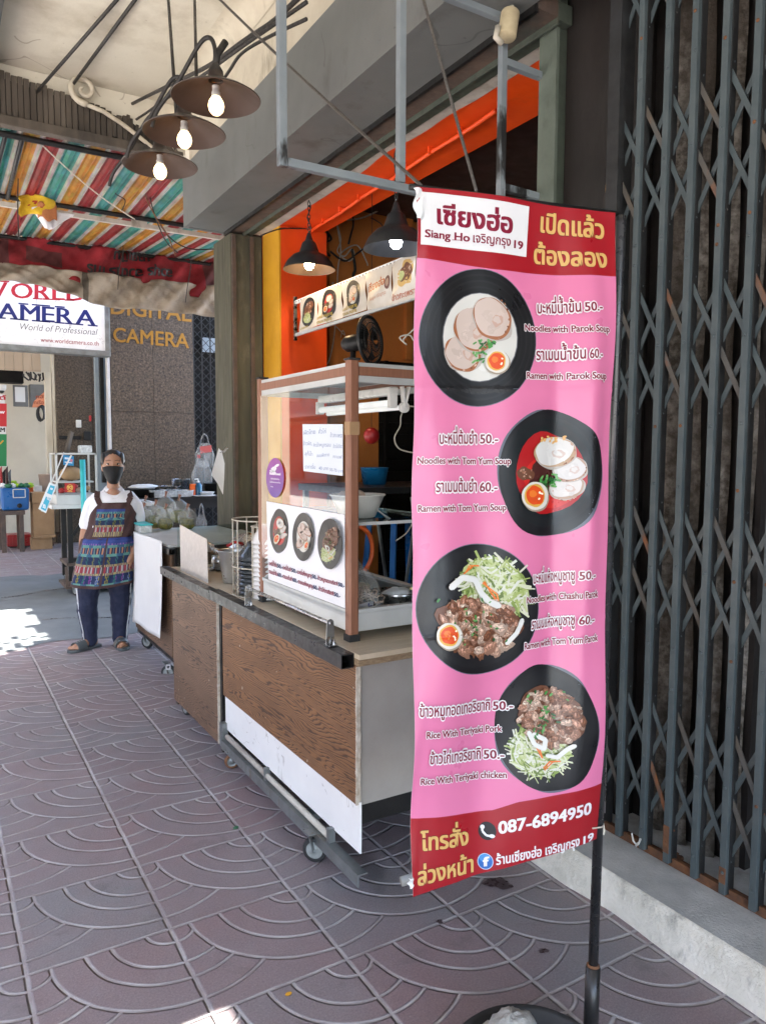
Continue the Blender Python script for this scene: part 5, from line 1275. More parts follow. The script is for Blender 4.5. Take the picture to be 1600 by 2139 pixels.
wire('hose', 'plastic_orange', [at(x, y, 'y', 3.6) for x, y in ((752, 1100), (768, 1112), (777, 1135), (777, 1160), (770, 1180), (760, 1195))], .013, 'orange rubber hose curling behind the glass case', 'hose', 10)

# ================================================================== racks of bowls beside the case
RK = thing('wire_rack', 'cream wire rack of three tall hoops holding the stacked bowls', 'rack', (1.3, 3.25, .838))
g = MB(); c0 = V((1.29, 3.24, .84)); rr_ = .115
for z in (.0, .13, .345): g.tube([c0+V((rr_*math.cos(t/24*6.283), rr_*1.15*math.sin(t/24*6.283), z)) for t in range(24)], .0035, 6, closed=True)
for a in (.3, 1.6, 2.5, 3.4, 4.25, 5.2): g.tube([c0+V((rr_*math.cos(a), rr_*1.15*math.sin(a), 0)), c0+V((rr_*math.cos(a), rr_*1.15*math.sin(a), .345))], .0035, 6)
c1 = V((1.30, 3.11, .84))
for z in (.0, .15, .325): g.tube([c1+V((.09*math.cos(t/20*6.283), .06*math.sin(t/20*6.283), z)) for t in range(20)], .0033, 6, closed=True)
for a in (2.4, 3.2, 4.0): g.tube([c1+V((.09*math.cos(a), .06*math.sin(a), 0)), c1+V((.09*math.cos(a), .06*math.sin(a), .325))], .0033, 6)
g.build('wires', 'cable_white', RK)
def bowl_mesh(name, mat, c0, r_, h):
    m_ = MB(); m_.lathe(c0, [(0, h), (r_*.42, h), (r_*.5, h*.8), (r_*.83, h*.32), (r_, .0), (r_*.99, -.004), (r_*.95, 0), (r_*.78, h*.3), (r_*.45, h*.72), (0, h*.85)], 36)
    return m_.build(name, mat, loc=c0)
for k in range(9):
    c0 = V((1.285+rnd(-.003, .003), 3.245+rnd(-.003, .003), .845+.0195*k+.004)); o = bowl_mesh('bowl', 'melamine_black', c0, .098, .052 if k < 8 else .075)
    tag(o, 'black melamine bowl upturned in the stack inside the tall cream wire rack', 'bowl', 'black bowls stacked in the wire rack')
for k in range(13):
    c0 = V((1.295+rnd(-.002, .002), 3.10+rnd(-.002, .002), .845+.0205*k+.004)); o = bowl_mesh('bowl', 'melamine', c0, .085, .05 if k < 12 else .10)
    tag(o, 'white melamine bowl upturned in the stack between the wire rack and the glass case', 'bowl', 'white bowls stacked beside the case')

# ================================================================== middle cart
C2 = thing('food_cart', 'middle wood grain cart with a cooking top and a clear splash guard', 'cart', (1.5, 3.9, 0))
g = MB(); g.box(1.172, 1.180, 3.492, 4.27, .055, .785); g.build('front_panel', 'wood_laminate_grey', C2, bevel=.001)
g = MB()
for k in range(46): z0 = .055+.73*k/46; g.box(1.170+rnd(-.001, .001), 1.186, 3.486+rnd(-.003, .0015), 3.4915, z0, z0+.73/46)
g.build('board_edge', 'board_edge', C2)
g = MB(); g.box(1.182, 1.22, 3.455, 3.482, .02, .79); g.box(1.182, 1.22, 4.23, 4.27, .03, .79); g.box(1.9, 1.94, 3.455, 3.485, .02, .79); g.box(1.9, 1.94, 4.23, 4.27, .02, .79); g.box(1.22, 1.94, 3.46, 3.475, .1, .78); g.box(1.22, 1.94, 4.25, 4.265, .1, .78); g.box(1.184, 1.216, 3.482, 4.23, .74, .77); g.build('frame', 'iron_black', C2)
g = MB(); g.box(1.1735, 1.45, 3.468, 4.33, .80, .822); g.box(1.85, 1.97, 3.468, 4.33, .80, .822); g.box(1.45, 1.85, 3.468, 3.56, .80, .822); g.box(1.45, 1.85, 4.2, 4.33, .80, .822); g.build('counter_top', 'ply_top', C2)
g = MB(); g.box(1.45, 1.85, 3.56, 4.2, .70, .72); g.box(1.452, 1.46, 3.56, 4.2, .72, .80); g.box(1.84, 1.848, 3.56, 4.2, .72, .80); g.build('well', 'iron_black', C2)
g = MB(); ya, yb = 3.458, 4.345
x0, x1, z0, z1, th = 1.125, 1.1725, .785, .828, .0028
g.box(x0, x1, ya, yb, z1-th, z1); g.box(x0, x1, ya, yb, z0, z0+th); g.box(x0, x0+th, ya, yb, z0+th, z1-th); g.box(x1-th, x1, ya, yb, z0+th, z1-th); g.box(x0+th, x1-th, ya+.12, ya+.13, z0+th, z1-th); g.build('front_tube', 'tube_black', C2)
g = MB(); P = [at(*q, 'x', 1.2) for q in ((376, 1096), (432, 1126), (434, 1212), (378, 1184))]; P[2].z = P[3].z = .823; g.sheet(P, .004, (-1, 0, 0)); g.build('splash_guard', 'acrylic', C2)
g = MB(); g.add([(1.215, 4.3, .86), (1.9, 4.3, .86), (1.9, 4.3, 1.06), (1.215, 4.3, 1.06)], [(0, 1, 2, 3)]); g.add([(1.215, 4.3, .86), (1.9, 4.3, .86), (1.9, 4.3, .823), (1.215, 4.3, .823)], [(0, 1, 2, 3)]); g.build('glass_guard', 'shelf_glass', C2)
caster(C2, (1.20, 4.12, .042), .042, .022, R(10)); caster(C2, (1.9, 4.1, .042), .042, .022, R(40)); caster(C2, (1.9, 3.6, .042), .042, .022, R(10))
# pots and strainer
PO = thing('stock_pot', 'tapered metal pot with a long handled strainer, in front of the wire rack', 'pot', tuple(at(490, 1218, 'z', .823)))
c0 = at(489, 1216, 'z', .823); g = MB(); g.lathe(c0, [(0, .001), (.052, .001), (.056, .006), (.078, .165), (.081, .167), (.078, .169), (.074, .16), (.052, .012), (0, .01)], 36); g.build('pot', 'aluminium', PO)
ST = thing('noodle_strainer', 'steel noodle strainer leaning out of the tapered pot towards the street', 'strainer', tuple(c0+V((0, 0, .05))))
g = MB(); a = c0+V((.0, .01, .12)); b = at(402, 1126, 'x', 1.26); d_ = (b-a); g.tube([a, a+d_*.45, a+d_*.451, b], [.016, .017, .024, .026], 12); g.build('handle', 'steel', ST)
LP = thing('pot_lid', 'round steel lid leaning behind the tapered pot', 'lid', tuple(at(515, 1145, 'y', 3.75)))
g = MB(); c1 = at(512, 1142, 'y', 3.78); g.lathe(c1, [(0, .03), (.02, .028), (.06, .02), (.085, .006), (.09, 0), (.086, -.002), (.0, .022)], 32, axis=(-.45, -.6, .6)); g.build('dome', 'steel', LP)
g = MB(); g.tube([c1+V((-.02, -.02, .02)), c1+V((-.06, -.02, .03)), c1+V((-.1, 0, .01))], .008, 6); tag(g.build('ladle_grip', 'plastic_red', loc=c1), 'red plastic grip of a ladle lying on the pot', 'ladle')
SA = thing('small_dish', 'shallow steel dish half hidden behind the splash guard', 'dish', tuple(at(455, 1192, 'z', .824)))
c1 = at(457, 1190, 'z', .824); g = MB(); g.lathe(c1, [(0, 0), (.04, 0), (.06, .012), (.063, .014), (.06, .015), (.04, .004), (0, .004)], 30); g.build('dish', 'steel', SA)
g = MB(); g.lathe(c1+V((.02, .06, .004)), [(0, 0), (.03, 0), (.04, .03), (.036, .07), (.0, .07)], 20); tag(g.build('cup', 'steel', loc=c1), 'small steel cup standing beside the shallow dish', 'cup')

# ================================================================== far cart with the bags of pickles
C3 = thing('food_cart', 'farthest cart beside the woman, papered in white and topped with bagged greens', 'cart', (1.7, 5.3, 0))
g = MB(); g.box(1.32, 1.33, 4.83, 5.85, .14, .86); g.build('front_panel', 'wood_laminate_grey', C3, bevel=.002)
g = MB(); g.box(1.331, 2.0, 4.84, 4.86, .16, .86); g.build('end_panel', 'wood_laminate_grey', C3)
g = MB()
for (x, y) in ((1.335, 4.77), (2.0, 4.77), (1.335, 5.82), (2.0, 5.82)): g.box(x, x+.045, y, y+.045, .10, .875)
g.box(1.38, 2.0, 4.775, 4.81, .12, .16); g.box(1.335, 1.38, 4.82, 5.82, .10, .137); g.box(1.38, 2.0, 4.775, 4.81, .835, .875); g.box(1.38, 2.0, 5.825, 5.86, .12, .16); g.build('frame', 'iron_black', C3)
g = MB(); g.box(1.30, 2.06, 4.80, 5.9, .8755, .889); g.build('counter_top', 'alu_matte', C3)
x0, x1, z0, z1, th = 1.285, 1.328, .835, .873, .003
g = MB(); ya, yb = 4.74, 5.88; g.box(x0, x1, ya, yb, z1-th, z1); g.box(x0, x1, ya, yb, z0, z0+th); g.box(x0, x0+th, ya, yb, z0+th, z1-th); g.box(x1-th, x1, ya, yb, z0+th, z1-th); g.box(x0+th, x1-th, ya+.1, ya+.11, z0+th, z1-th); g.build('front_tube', 'tube_black', C3)
o = caster(C3, tuple(V(at(353, 1404, 'x', 1.33))), .05, .026, R(56)); caster(C3, tuple(V((1.37, 5.70, .05))), .05, .026, R(35)); caster(C3, (2.0, 4.82, .05), .05, .026, R(15)); caster(C3, (2.0, 5.8, .05), .05, .026, R(15))
g = MB(); A = Art(g, lambda x, y, h: at(x, y, 'y', 4.742-h), step=.0005); A.tris([[(347, 1388), (357, 1388), (357, 1399), (347, 1399)]], (.7, .68, .7)); A.up(); A.blob(352, 1393, 3, 2, (.02, .02, .03), 0, .25); A.tris([[(350, 1393), (351, 1393), (351, 1397), (350, 1397)], [(353, 1393), (354, 1393), (354, 1397), (353, 1397)]], (.02, .02, .03)); g.build('sticker', 'print', o)
# white paper sheet hung on the front
g = MB(); q = [V(at(*p, 'x', 1.262)) for p in ((280, 1110), (338, 1131), (338, 1334), (280, 1298))]
g.grid(lambda u, v: q[0].lerp(q[1], u).lerp(q[3].lerp(q[2], u), v)+V((-.006*math.sin(u*6+v*3)-.008*v*v+.010*math.sin(v*3.1), 0, .004*math.sin(u*9)*v)), 14, 24)
tag(g.build('paper_sheet', 'paper', loc=q[0], solid=.001), 'large blank white paper sheet hanging on the front of the farthest cart', 'paper')
g = MB(); a, b = at(283, 1098, 'x', 1.31), at(313, 1112, 'x', 1.31)
TB = thing('plastic_tub', 'clear plastic tub with a teal lid at the street corner of the farthest cart', 'tub', (1.36, 5.75, .89))
g = MB(); g.box(1.31, 1.40, 5.60, 5.83, .8895, .945); g.build('tub', 'tub_plastic', TB, bevel=.01); g = MB(); g.box(1.305, 1.405, 5.595, 5.835, .9455, .957); g.build('lid', 'plastic_teal', TB, bevel=.004)
def veg_bag(c0, s_, label):
    c0 = V(c0); t = thing('veg_bag', label, 'bag', tuple(c0), 'bags of pickled greens on the farthest cart'); ph = rnd(0, 6)
    m_ = MB(); m_.grid(lambda u, v: c0+V(((.062*s_*math.sin(min(1, v*1.25+.18)*1.57*1.25)**.6*(1-.12*v)+.003*math.sin(u*31))*math.cos(6.283*u), (.062*s_*math.sin(min(1, v*1.25+.18)*1.57*1.25)**.6*(1-.12*v)+.003*math.sin(u*37+1))*math.sin(6.283*u), .004+.075*s_*v)), 22, 8)
    m_.ell(c0+V((0, 0, .074*s_)), .05*s_, .05*s_, .018*s_, 18, 8, jit=.12); m_.build('greens', 'bag_veg', t)
    def fn(u, v):
        a = 6.283*u; r_ = .069*s_*(math.sin(min(1, v*1.6+.25)*1.57) if v < .45 else max(.10, (1-((v-.45)/.55)**2.6)**.7)); r_ *= 1+.09*math.sin(a*7+ph+v*5)*min(1, v*2)
        return c0+V((r_*math.cos(a), r_*math.sin(a), .003+.165*s_*v))
    m_ = MB(); m_.grid(fn, 36, 14); m_.build('film', 'poly_bag', t)
    m_ = MB(); m_.tube([c0+V((.008*math.cos(k), .008*math.sin(k), .155*s_+.003*k)) for k in range(9)], .0045, 6); m_.tube([c0+V((0, 0, .165*s_)), c0+V((.012, 0, .20*s_))], [.006, .014], 7); m_.build('rubber_band', 'case_wood', t)
for (px, py, s_, lab) in ((301, 1103, 1.0, 'bag of greens leftmost and lowest in the heap, over the white tub'), (326, 1103, 1.12, 'bag of greens in the front row, second from the woman'), (347, 1106, 1.0, 'bag of greens in front of the tall one, low and wide'), (392, 1106, 1.0, 'bag of greens at the right end of the heap behind the splash guard'), (347, 1085, 1.25, 'tallest bag of greens at the back of the heap'), (375, 1092, 1.2, 'bag of greens at the back, right of the tallest one'), (305, 1088, 1.1, 'bag of greens at the back, nearest the woman')):
    c0 = at(px, py, 'z', .89); veg_bag(c0, s_, lab)
# ================================================================== snack stall behind the woman
KT = thing('work_table', 'dark kitchen table of pots in front of the granite wall', 'table', (3, 10.4, 0))
xa, xb = at(262, 1040, 'y', 10.3).x, 4.1
g = MB(); g.box(xa, xb, 10.2, 10.9, .82, .86); g.box(xa+.02, xb-.02, 10.25, 10.85, .70, .82); g.build('top', 'iron_black', KT)
g = MB(); g.box(xa+.05, xb, 10.3, 10.85, .25, .28); g.build('shelf', 'iron_black', KT)
for x in (xa+.03, xb-.1): 
    for y in (10.23, 10.82): g = MB(); g.box(x, x+.05, y, y+.05, 0, .70); g.build('leg', 'iron_black', KT)
def pot(name, px, py, r_, h, mat, label, cat, Y=10.5, z=.86, flare=1.12):
    c0 = at(px, py, 'y', Y); c0.z = z; m_ = MB(); m_.lathe(c0, [(0, .002), (r_, .002), (r_*flare, h), (r_*flare+.008, h+.003), (r_*flare-.004, h+.004), (r_*.96, .012), (0, .012)], 28); return tag(m_.build(name, mat, loc=c0), label, cat)
pot('wok', 298, 1035, .19, .11, 'iron_black', 'black wok on the dark table just right of the woman', 'wok', flare=1.3)
g = MB(); c0 = at(300, 1015, 'y', 10.5); g.ell((c0.x, 10.5, 1.0), .2, .13, .035, 16, 8, jit=.15); tag(g.build('bread_bag', 'paper', loc=(c0.x, 10.5, .98)), 'pale wrapped bundle lying on the black wok', 'bundle')
pot('basin', 343, 1035, .20, .10, 'steel', 'wide metal basin on the dark table below the yellow letters', 'basin'); pot('small_pot', 324, 1038, .09, .07, 'iron_black', 'small black pot in front of the wide basin', 'pot', 10.3)
pot('steel_pot', 379, 1035, .13, .23, 'steel', 'tall steel pot on the dark table', 'pot', 10.7, flare=1.0); pot('food_tub', 350, 1038, .15, .09, 'tub_plastic', 'clear tub of red food in front of the basin', 'tub', 10.35); pot('food_tub', 380, 1038, .15, .085, 'tub_plastic', 'clear tub in front of the tall steel pot', 'tub', 10.35)
pot('dish', 431, 1038, .09, .05, 'ceramic_white', 'patterned white dish beside the blue bottle', 'dish', 10.4, flare=1.3); pot('plate', 425, 1041, .14, .012, 'ceramic_white', 'white plate at the table edge under the blue bottle', 'plate', 10.3, flare=1.2)
pot('mixing_bowl', 358, 1035, .17, .13, 'steel', 'deep steel mixing bowl at the back between the basin and the tall pot', 'bowl', 10.75); pot('food_tub', 330, 1038, .11, .10, 'tub_plastic', 'clear tub at the left of the wide basin', 'tub', 10.3)
pot('stew_pot', 448, 1035, .14, .16, 'iron_black', 'black stew pot at the pilaster end of the dark table', 'pot', 10.7, flare=1.02)
for k_ in range(3): pot('bowl', 300+3*k_, 1062, .10, .06, 'tub_plastic', ['leftmost clear bowl at the front edge of the dark table', 'middle clear bowl at the front edge of the dark table', 'right clear bowl at the front edge of the dark table'][k_], 'bowl', 10.3) if k_ > 9 else None
g = MB(); c0 = at(318, 1090, 'y', 10.55); g.box(c0.x-.3, c0.x+.25, 10.4, 10.8, .285, .55); tag(g.build('carton', 'cardboard', loc=(c0.x, 10.6, .285), bevel=.008), 'brown carton on the low shelf of the dark table', 'carton')
BT = thing('pump_bottle', 'blue pump bottle on the dark table', 'bottle', tuple(at(415, 1035, 'y', 10.4)))
c0 = at(415, 1035, 'y', 10.4); c0.z = .86; g = MB(); g.lathe(c0, [(0, 0), (.05, 0), (.052, .01), (.052, .15), (.03, .18), (.015, .19)], 20); g.build('bottle', 'bottle_blue', BT); g = MB(); g.lathe(c0, [(.018, .19), (.018, .21), (.006, .215), (.006, .24)], 12); g.bar(c0+V((.0, 0, .24)), c0+V((-.05, 0, .235)), .014, .012); g.build('pump', 'plastic_white', BT)
g = MB(); c0 = at(404, 1035, 'y', 10.4); g.box(c0.x-.04, c0.x+.04, 10.38, 10.44, .86, 1.03); tag(g.build('carton', 'plastic_orange', loc=(c0.x, 10.4, .86), bevel=.004), 'orange carton beside the blue pump bottle', 'carton')
def hang_bag(px, py, w, h, Y, mat, label, prnt=None):
    c0 = at(px, py, 'y', Y); m_ = MB()
    m_.grid(lambda u, v: c0+V((w*(.5+.5*min(1, v*2.2))*math.cos(6.283*u)*.5*(1-.35*max(0, v-.6)), .05*math.sin(6.283*u)*(1-.3*v)+.01*math.sin(u*40), -h*v+.02*math.sin(u*19)*v)), 30, 14)
    for s_ in (-1, 1): m_.tube([c0+V((s_*w*.2, 0, 0)), c0+V((s_*w*.12, 0, .10)), c0+V((0, 0, .14))], .01, 5)
    return tag(m_.build('plastic_bag', mat, loc=c0), label, 'bag')
hang_bag(428, 925, .30, .36, 10.9, 'poly_bag', 'white printed carrier bag hung on the dark folding grille'); hang_bag(422, 962, .32, .42, 10.8, 'poly_bag', 'clear drooping bag hung on the dark grille under the printed one'); hang_bag(421, 1075, .14, .2, 9.2, 'poly_bag', 'small white knotted bag behind the splash guard')
g = MB(); A = Art(g, lambda x, y, h: at(x, y, 'y', 10.83-h)); A.tris([[(418, 933), (442, 930), (443, 944), (419, 947)]], (.42, .08, .07)); A.tris([[(413, 950), (419, 950), (419, 957), (413, 957)]], (.45, .05, .05)); g.build('print', 'print', bpy.data.objects['plastic_bag'])
g = MB(); a, b = at(454, 882, 'y', 11.2), at(461, 925, 'y', 11.2); g.box(a.x, b.x, 11.2, 11.24, b.z, a.z); tag(g.build('red_sign', 'plastic_red', loc=a), 'narrow red sign strip beside the olive pilaster', 'sign')
# white torn paper clipped to the pilaster
q = [(457, 936), (463, 944), (469, 968), (470, 1000), (466, 1033), (456, 1010), (443, 992), (450, 965)]
g = MB(); g.sheet([at(x, y, 'y', 5.42)+V((0, .012*math.sin(x*.9+y*.05), 0)) for x, y in q], .002, (0, -1, 0)); o = tag(g.build('torn_paper', 'paper', loc=at(457, 940, 'y', 5.42)), 'torn white paper clipped to the edge of the olive pilaster', 'paper')
g = MB(); c0 = at(468, 942, 'y', 5.41); g.tube([c0+V((-.03, 0, -.012)), c0, c0+V((.025, 0, .03)), c0+V((.03, 0, .02)), c0+V((0, 0, -.01))], .005, 6); g.tube([c0+V((-.02, 0, .0)), c0+V((.02, .03, .0)), c0+V((.02, .095, .0))], .004, 6); g.build('clip', 'steel', o)
g = MB(); c0 = at(455, 655, 'y', 6.2); g.tube([c0+V((0, 0, .02)), c0+V((.015, 0, -.03)), c0+V((-.01, 0, -.06)), c0+V((.0, 0, -.11)), c0+V((.02, 0, -.16))], .009, 6); g.tube([c0+V((.01, 0, .01)), c0+V((.03, 0, -.05)), c0+V((.02, 0, -.09))], .008, 6); tag(g.build('green_tie', 'plastic_teal', loc=c0), 'green cord tying the folded banner to the olive pilaster', 'cord')

# push cart with a glass box
DC = thing('snack_cart', 'metal street cart with a glass box of buns, left of the woman', 'cart', (1.5, 8.5, 0))
g = MB(); g.box(1.05, 2.1, 8.2, 8.75, .90, .94); g.build('table_top', 'alu_matte', DC)
for (x, y) in ((1.20, 8.25), (2.0, 8.25), (1.20, 8.68), (2.0, 8.68)): g = MB(); g.box(x, x+.05, y, y+.05, .14, .90); g.build('leg', 'iron_black', DC)
g = MB(); g.bar((1.25, 8.24, .62), (1.42, 8.24, .88), .03, .03); g.box(1.25, 2.0, 8.25, 8.28, .34, .38); g.build('brace', 'iron_black', DC)
g = MB(); g.box(1.18, 2.06, 8.22, 8.72, .30, .33); g.box(1.16, 2.06, 8.18, 8.70, .07, .10); g.bar((1.17, 8.2, .30), (1.17, 8.2, .08), .025, .025); g.bar((2.05, 8.2, .30), (2.05, 8.2, .08), .025, .025); g.build('lower_shelf', 'rust_steel', DC)
caster(DC, (1.25, 8.16, .06), .06, .03, R(20)); caster(DC, (2.0, 8.16, .06), .06, .03, R(20)); caster(DC, (2.0, 8.66, .06), .06, .03, R(20)); caster(DC, (1.25, 8.66, .06), .06, .03, R(20))
GB = thing('glass_box', 'small metal framed glass box with stickers standing on the snack cart', 'display case', (1.3, 8.45, .94))
gx0, gx1, gy0, gy1, gz0, gz1 = 1.10, 1.50, 8.22, 8.65, .9405, 1.47
g = MB()
for x in (gx0, gx1-.018):
    for y in (gy0, gy1-.018): g.box(x, x+.018, y, y+.018, gz0+.10, gz1)
g.box(gx0, gx1, gy0, gy1, gz0, gz0+.10); g.box(gx0, gx1, gy0, gy0+.018, gz1-.016, gz1); g.box(gx0, gx1, gy1-.018, gy1, gz1-.016, gz1); g.box(gx0, gx0+.018, gy0, gy1, gz1-.016, gz1); g.box(gx1-.018, gx1, gy0, gy1, gz1-.016, gz1); g.build('frame', 'alu_matte', GB)
g = MB(); g.add([(gx0+.018, gy0+.009, gz0+.1), (gx1-.018, gy0+.009, gz0+.1), (gx1-.018, gy0+.009, gz1-.016), (gx0+.018, gy0+.009, gz1-.016)], [(0, 1, 2, 3)]); g.build('glass', 'case_glass', GB)
g = MB(); g.box(gx0+.02, gx1-.02, gy0+.1, gy1-.03, gz0+.22, gz0+.235); g.build('rack_shelf', 'alu_matte', GB)
for k in range(5):
    g = MB(); c0 = V((gx0+.07+.06*k, gy0+.12+.03*(k % 2), gz0+.14+.02*(k % 3))); g.ell(c0, .04, .04, .028, 12, 8, jit=.08)
    tag(g.build('bun', ('plastic_red', 'cardboard', 'plastic_red', 'egg', 'cardboard')[k], loc=c0-V((0, 0, .03))), ['red sausage at the left end in the glass box', 'brown bun second from the left in the glass box', 'red sausage in the middle of the glass box', 'pale bun fourth in the glass box', 'brown bun at the right end in the glass box'][k], 'snack', 'snacks in the glass box')
g = MB(); c0 = V((gx0+.18, gy0+.2, gz0+.25)); g.ell(c0+V((0, 0, .06)), .12, .09, .07, 16, 10, jit=.1); tag(g.build('bread_bag', 'cardboard', loc=c0), 'brown paper bundle on the shelf in the glass box', 'bundle')
g = MB(); g.box(1.36, 1.48, 8.35, 8.5, 1.4705, 1.55); tag(g.build('tub', 'tub_plastic', loc=(1.42, 8.4, 1.47), bevel=.01), 'clear tub on top of the glass box', 'tub')
def sticker(cols, label):
    pass
g = MB(); A = Art(g, lambda x, y, h: at(x, y, 'y', gy0+.006-h), step=.0006); A.tris([[(133, 950), (155, 953), (155, 973), (133, 971)]], (.02, .22, .45)); A.up(); A.tris([[(136, 955), (146, 956), (146, 960), (136, 959)], [(136, 964), (152, 966), (152, 968), (136, 966)]], (.6, .7, .8)); A.blob(150, 962, 3, 3, (.6, .2, .25))
tag(g.build('sticker', 'print', loc=at(144, 962, 'y', gy0)), 'blue sticker with white bars on the glass of the snack cart box', 'sticker')
g = MB(); A = Art(g, lambda x, y, h: at(x, y, 'y', gy0-.003-h), step=.0006); A.tris([[(136, 1009), (158, 1010), (158, 1029), (136, 1028)]], (.45, .02, .02)); A.up(); 
for a0, a1, rr in ((0, 6.3, 6.5), (0, 6.3, 5.3)): A.blob(147, 1018.5, rr, rr, (.75, .55, .1) if rr > 6 else (.45, .02, .02)); A.up()
A.text('92', (142.5, 1021.5), (151.5, 1021.8), 6.5, (.78, .58, .12), .03); A.strip([(142, 1026.5), (152, 1027)], 1.2, (.75, .55, .1))
tag(g.build('sticker', 'print', loc=at(147, 1018, 'y', gy0)), 'square red sticker with a gold ring emblem below the glass box', 'sticker')
g = MB(); p = at(173, 960, 'y', 8.1); g.tube([(p.x, 8.1, .0), (p.x, 8.1, p.z)], .027, 14); g.lathe((p.x, 8.1, 0), [(0, .001), (.09, .001), (.09, .02), (.03, .03)], 16)
tag(g.build('pipe', 'plastic_teal', loc=(p.x, 8.1, 0)), 'upright turquoise plastic pipe just left of the woman', 'pipe')
HS = thing('hanging_price_board', 'pair of blue and white boards swinging from a white stick on the glass box', 'sign', tuple(at(100, 1040, 'y', 8.0)))
g = MB(); g.bar(at(150, 951, 'y', 8.05), at(88, 1068, 'y', 8.0), .014, .01, (0, 1, 0)); g.tube([at(134, 945, 'y', 8.1), at(118, 985, 'y', 8.02), at(108, 1010, 'y', 8.0)], .006, 5); g.build('stick', 'plastic_white', HS)
g = MB(); q = [(104, 1008), (120, 1013), (97, 1072), (81, 1063)]; g.sheet([at(x, y, 'y', 7.99) for x, y in q], .008, (0, -1, 0), 0, (.70, .73, .74)); A = Art(g, lambda x, y, h: at(x, y, 'y', 7.987-h), step=.0006)
A.tris([[(106, 1013), (116, 1016), (109, 1034), (99, 1030)], [(97, 1037), (107, 1041), (96, 1068), (86, 1062)]], (.05, .38, .55)); A.up(); A.text('ขนม', (99, 1043), (105, 1046), 7, (.7, .75, .78), .04); A.text('30', (90, 1060), (96, 1063), 9, (.75, .78, .8), .04); A.strip([(106, 1020), (111, 1022)], 4, (.7, .75, .78)); g.build('board', 'print', HS)
g = MB(); g.bar(at(140, 945, 'y', 8.45), at(150, 902, 'y', 8.5), .03, .04); tag(g.build('wooden_bat', 'louvre_wood', loc=at(142, 940, 'y', 8.45)), 'short dark wooden stick standing on the glass box', 'stick')

# goods at the far left
SB = thing('stool_bench', 'low dark bench carrying the blue cooler', 'bench', (1.1, 12.5, 0))
xa, xb = at(2, 1070, 'y', 12.2).x, at(52, 1070, 'y', 12.2).x
g = MB(); g.box(xa-.05, xb, 12.1, 12.6, .55, .61); g.build('seat', 'rust_steel', SB)
for x in (xa, xb-.08):
    for y in (12.12, 12.5): g = MB(); g.box(x, x+.06, y, y+.06, 0, .55); g.build('leg', 'rust_steel', SB)
CB = thing('cooler_box', 'blue cooler with a white label frame, full of green bags', 'cooler', ((xa+xb)/2, 12.35, .61))
a, b = at(2, 1020, 'y', 12.15), at(64, 1066, 'y', 12.15)
g = MB(); vs = []
for z, k in ((.612, .94), (a.z, 1.0)):
    cx, w = (a.x+b.x)/2, (b.x-a.x)/2*k
    vs += [(cx-w, 12.15+.02*(1-k)*10, z), (cx+w, 12.15+.02*(1-k)*10, z), (cx+w, 12.5, z), (cx-w, 12.5, z)]
g.add(vs, [(3, 2, 1, 0), (4, 5, 6, 7), (0, 1, 5, 4), (1, 2, 6, 5), (2, 3, 7, 6), (3, 0, 4, 7)]); g.build('body', 'plastic_blue', CB, bevel=.03)
cx = (a.x+b.x)/2
g = MB(); zc_ = a.z-.11
for (p, q_) in (((cx-.03, zc_+.09), (cx+.13, zc_+.09)), ((cx-.03, zc_-.03), (cx+.13, zc_-.03)), ((cx-.03, zc_-.03), (cx-.03, zc_+.09)), ((cx+.13, zc_-.03), (cx+.13, zc_+.09))): g.bar((p[0], 12.13, p[1]), (q_[0], 12.13, q_[1]), .012, .012)
g.build('handle', 'plastic_white', CB)
g = MB(); g.lathe((cx+.05, 12.15, .68), [(0, .03), (.03, .03), (.035, 0)], 14, axis=(0, -1, 0)); g.build('drain_cap', 'iron_black', CB)
for k in range(7):
    g = MB(); c0 = V((a.x+.05+.06*k, 12.3+rnd(-.08, .08), a.z+.03)); g.ell(c0, .05, .05, .035, 10, 7, jit=.25); tag(g.build('snack_bag', random.choice(('leaf', 'paper', 'leaf', 'lime')), loc=c0-V((0, 0, .03))), 'small crumpled bag heaped in the blue cooler', 'bag', 'bags heaped in the blue cooler')
g = MB(); g.box(1.20, 1.75, 12.6, 13.1, .0, .03); g.box(xb+.02, at(122, 1080, 'y', 12.4).x, 12.3, 12.8, .35, .39); g.build('x', 'iron_black') if False else None
TS = thing('goods_table', 'low table heaped with cartons and jars behind the blue cooler', 'table', (1.2, 13, 0))
xc = at(118, 1040, 'y', 12.6).x; g = MB(); g.box(.2, xc, 12.62, 13.1, .72, .76); g.build('top', 'rust_steel', TS)
for x in (.3, xc-.1):
    for y in (12.65, 13.0): g = MB(); g.box(x, x+.05, y, y+.05, 0, .72); g.build('leg', 'iron_black', TS)
g = MB(); xk0, xk1 = at(64, 1060, 'y', 12.3).x, at(108, 1060, 'y', 12.3).x; g.box(xk0+.03, xk1+.03, 12.25, 12.6, .22, .70); g.box(xk0+.02, xk1+.04, 12.2, 12.6, .18, .22); g.box(xk0, xk1, 12.28, 12.5, .0, .18)
tag(g.build('carton', 'cardboard', loc=(xk1-.1, 12.4, 0), bevel=.006), 'tall brown carton standing right of the blue cooler', 'carton')
g = MB(); g.box(xk0+.02, xk1+.06, 12.22, 12.6, .705, .86); o = tag(g.build('carton', 'cardboard', loc=(xk1-.1, 12.4, .7), bevel=.006), 'open brown carton on top of the tall one beside the cooler', 'carton')
random.seed(5)
names = [('jar', 'tub_plastic', 'glass jar'), ('can', 'leaf', 'green can'), ('packet', 'plastic_orange', 'orange packet'), ('packet', 'paper', 'white packet'), ('can', 'plastic_red', 'red can'), ('bottle', 'iron_black', 'dark bottle')]
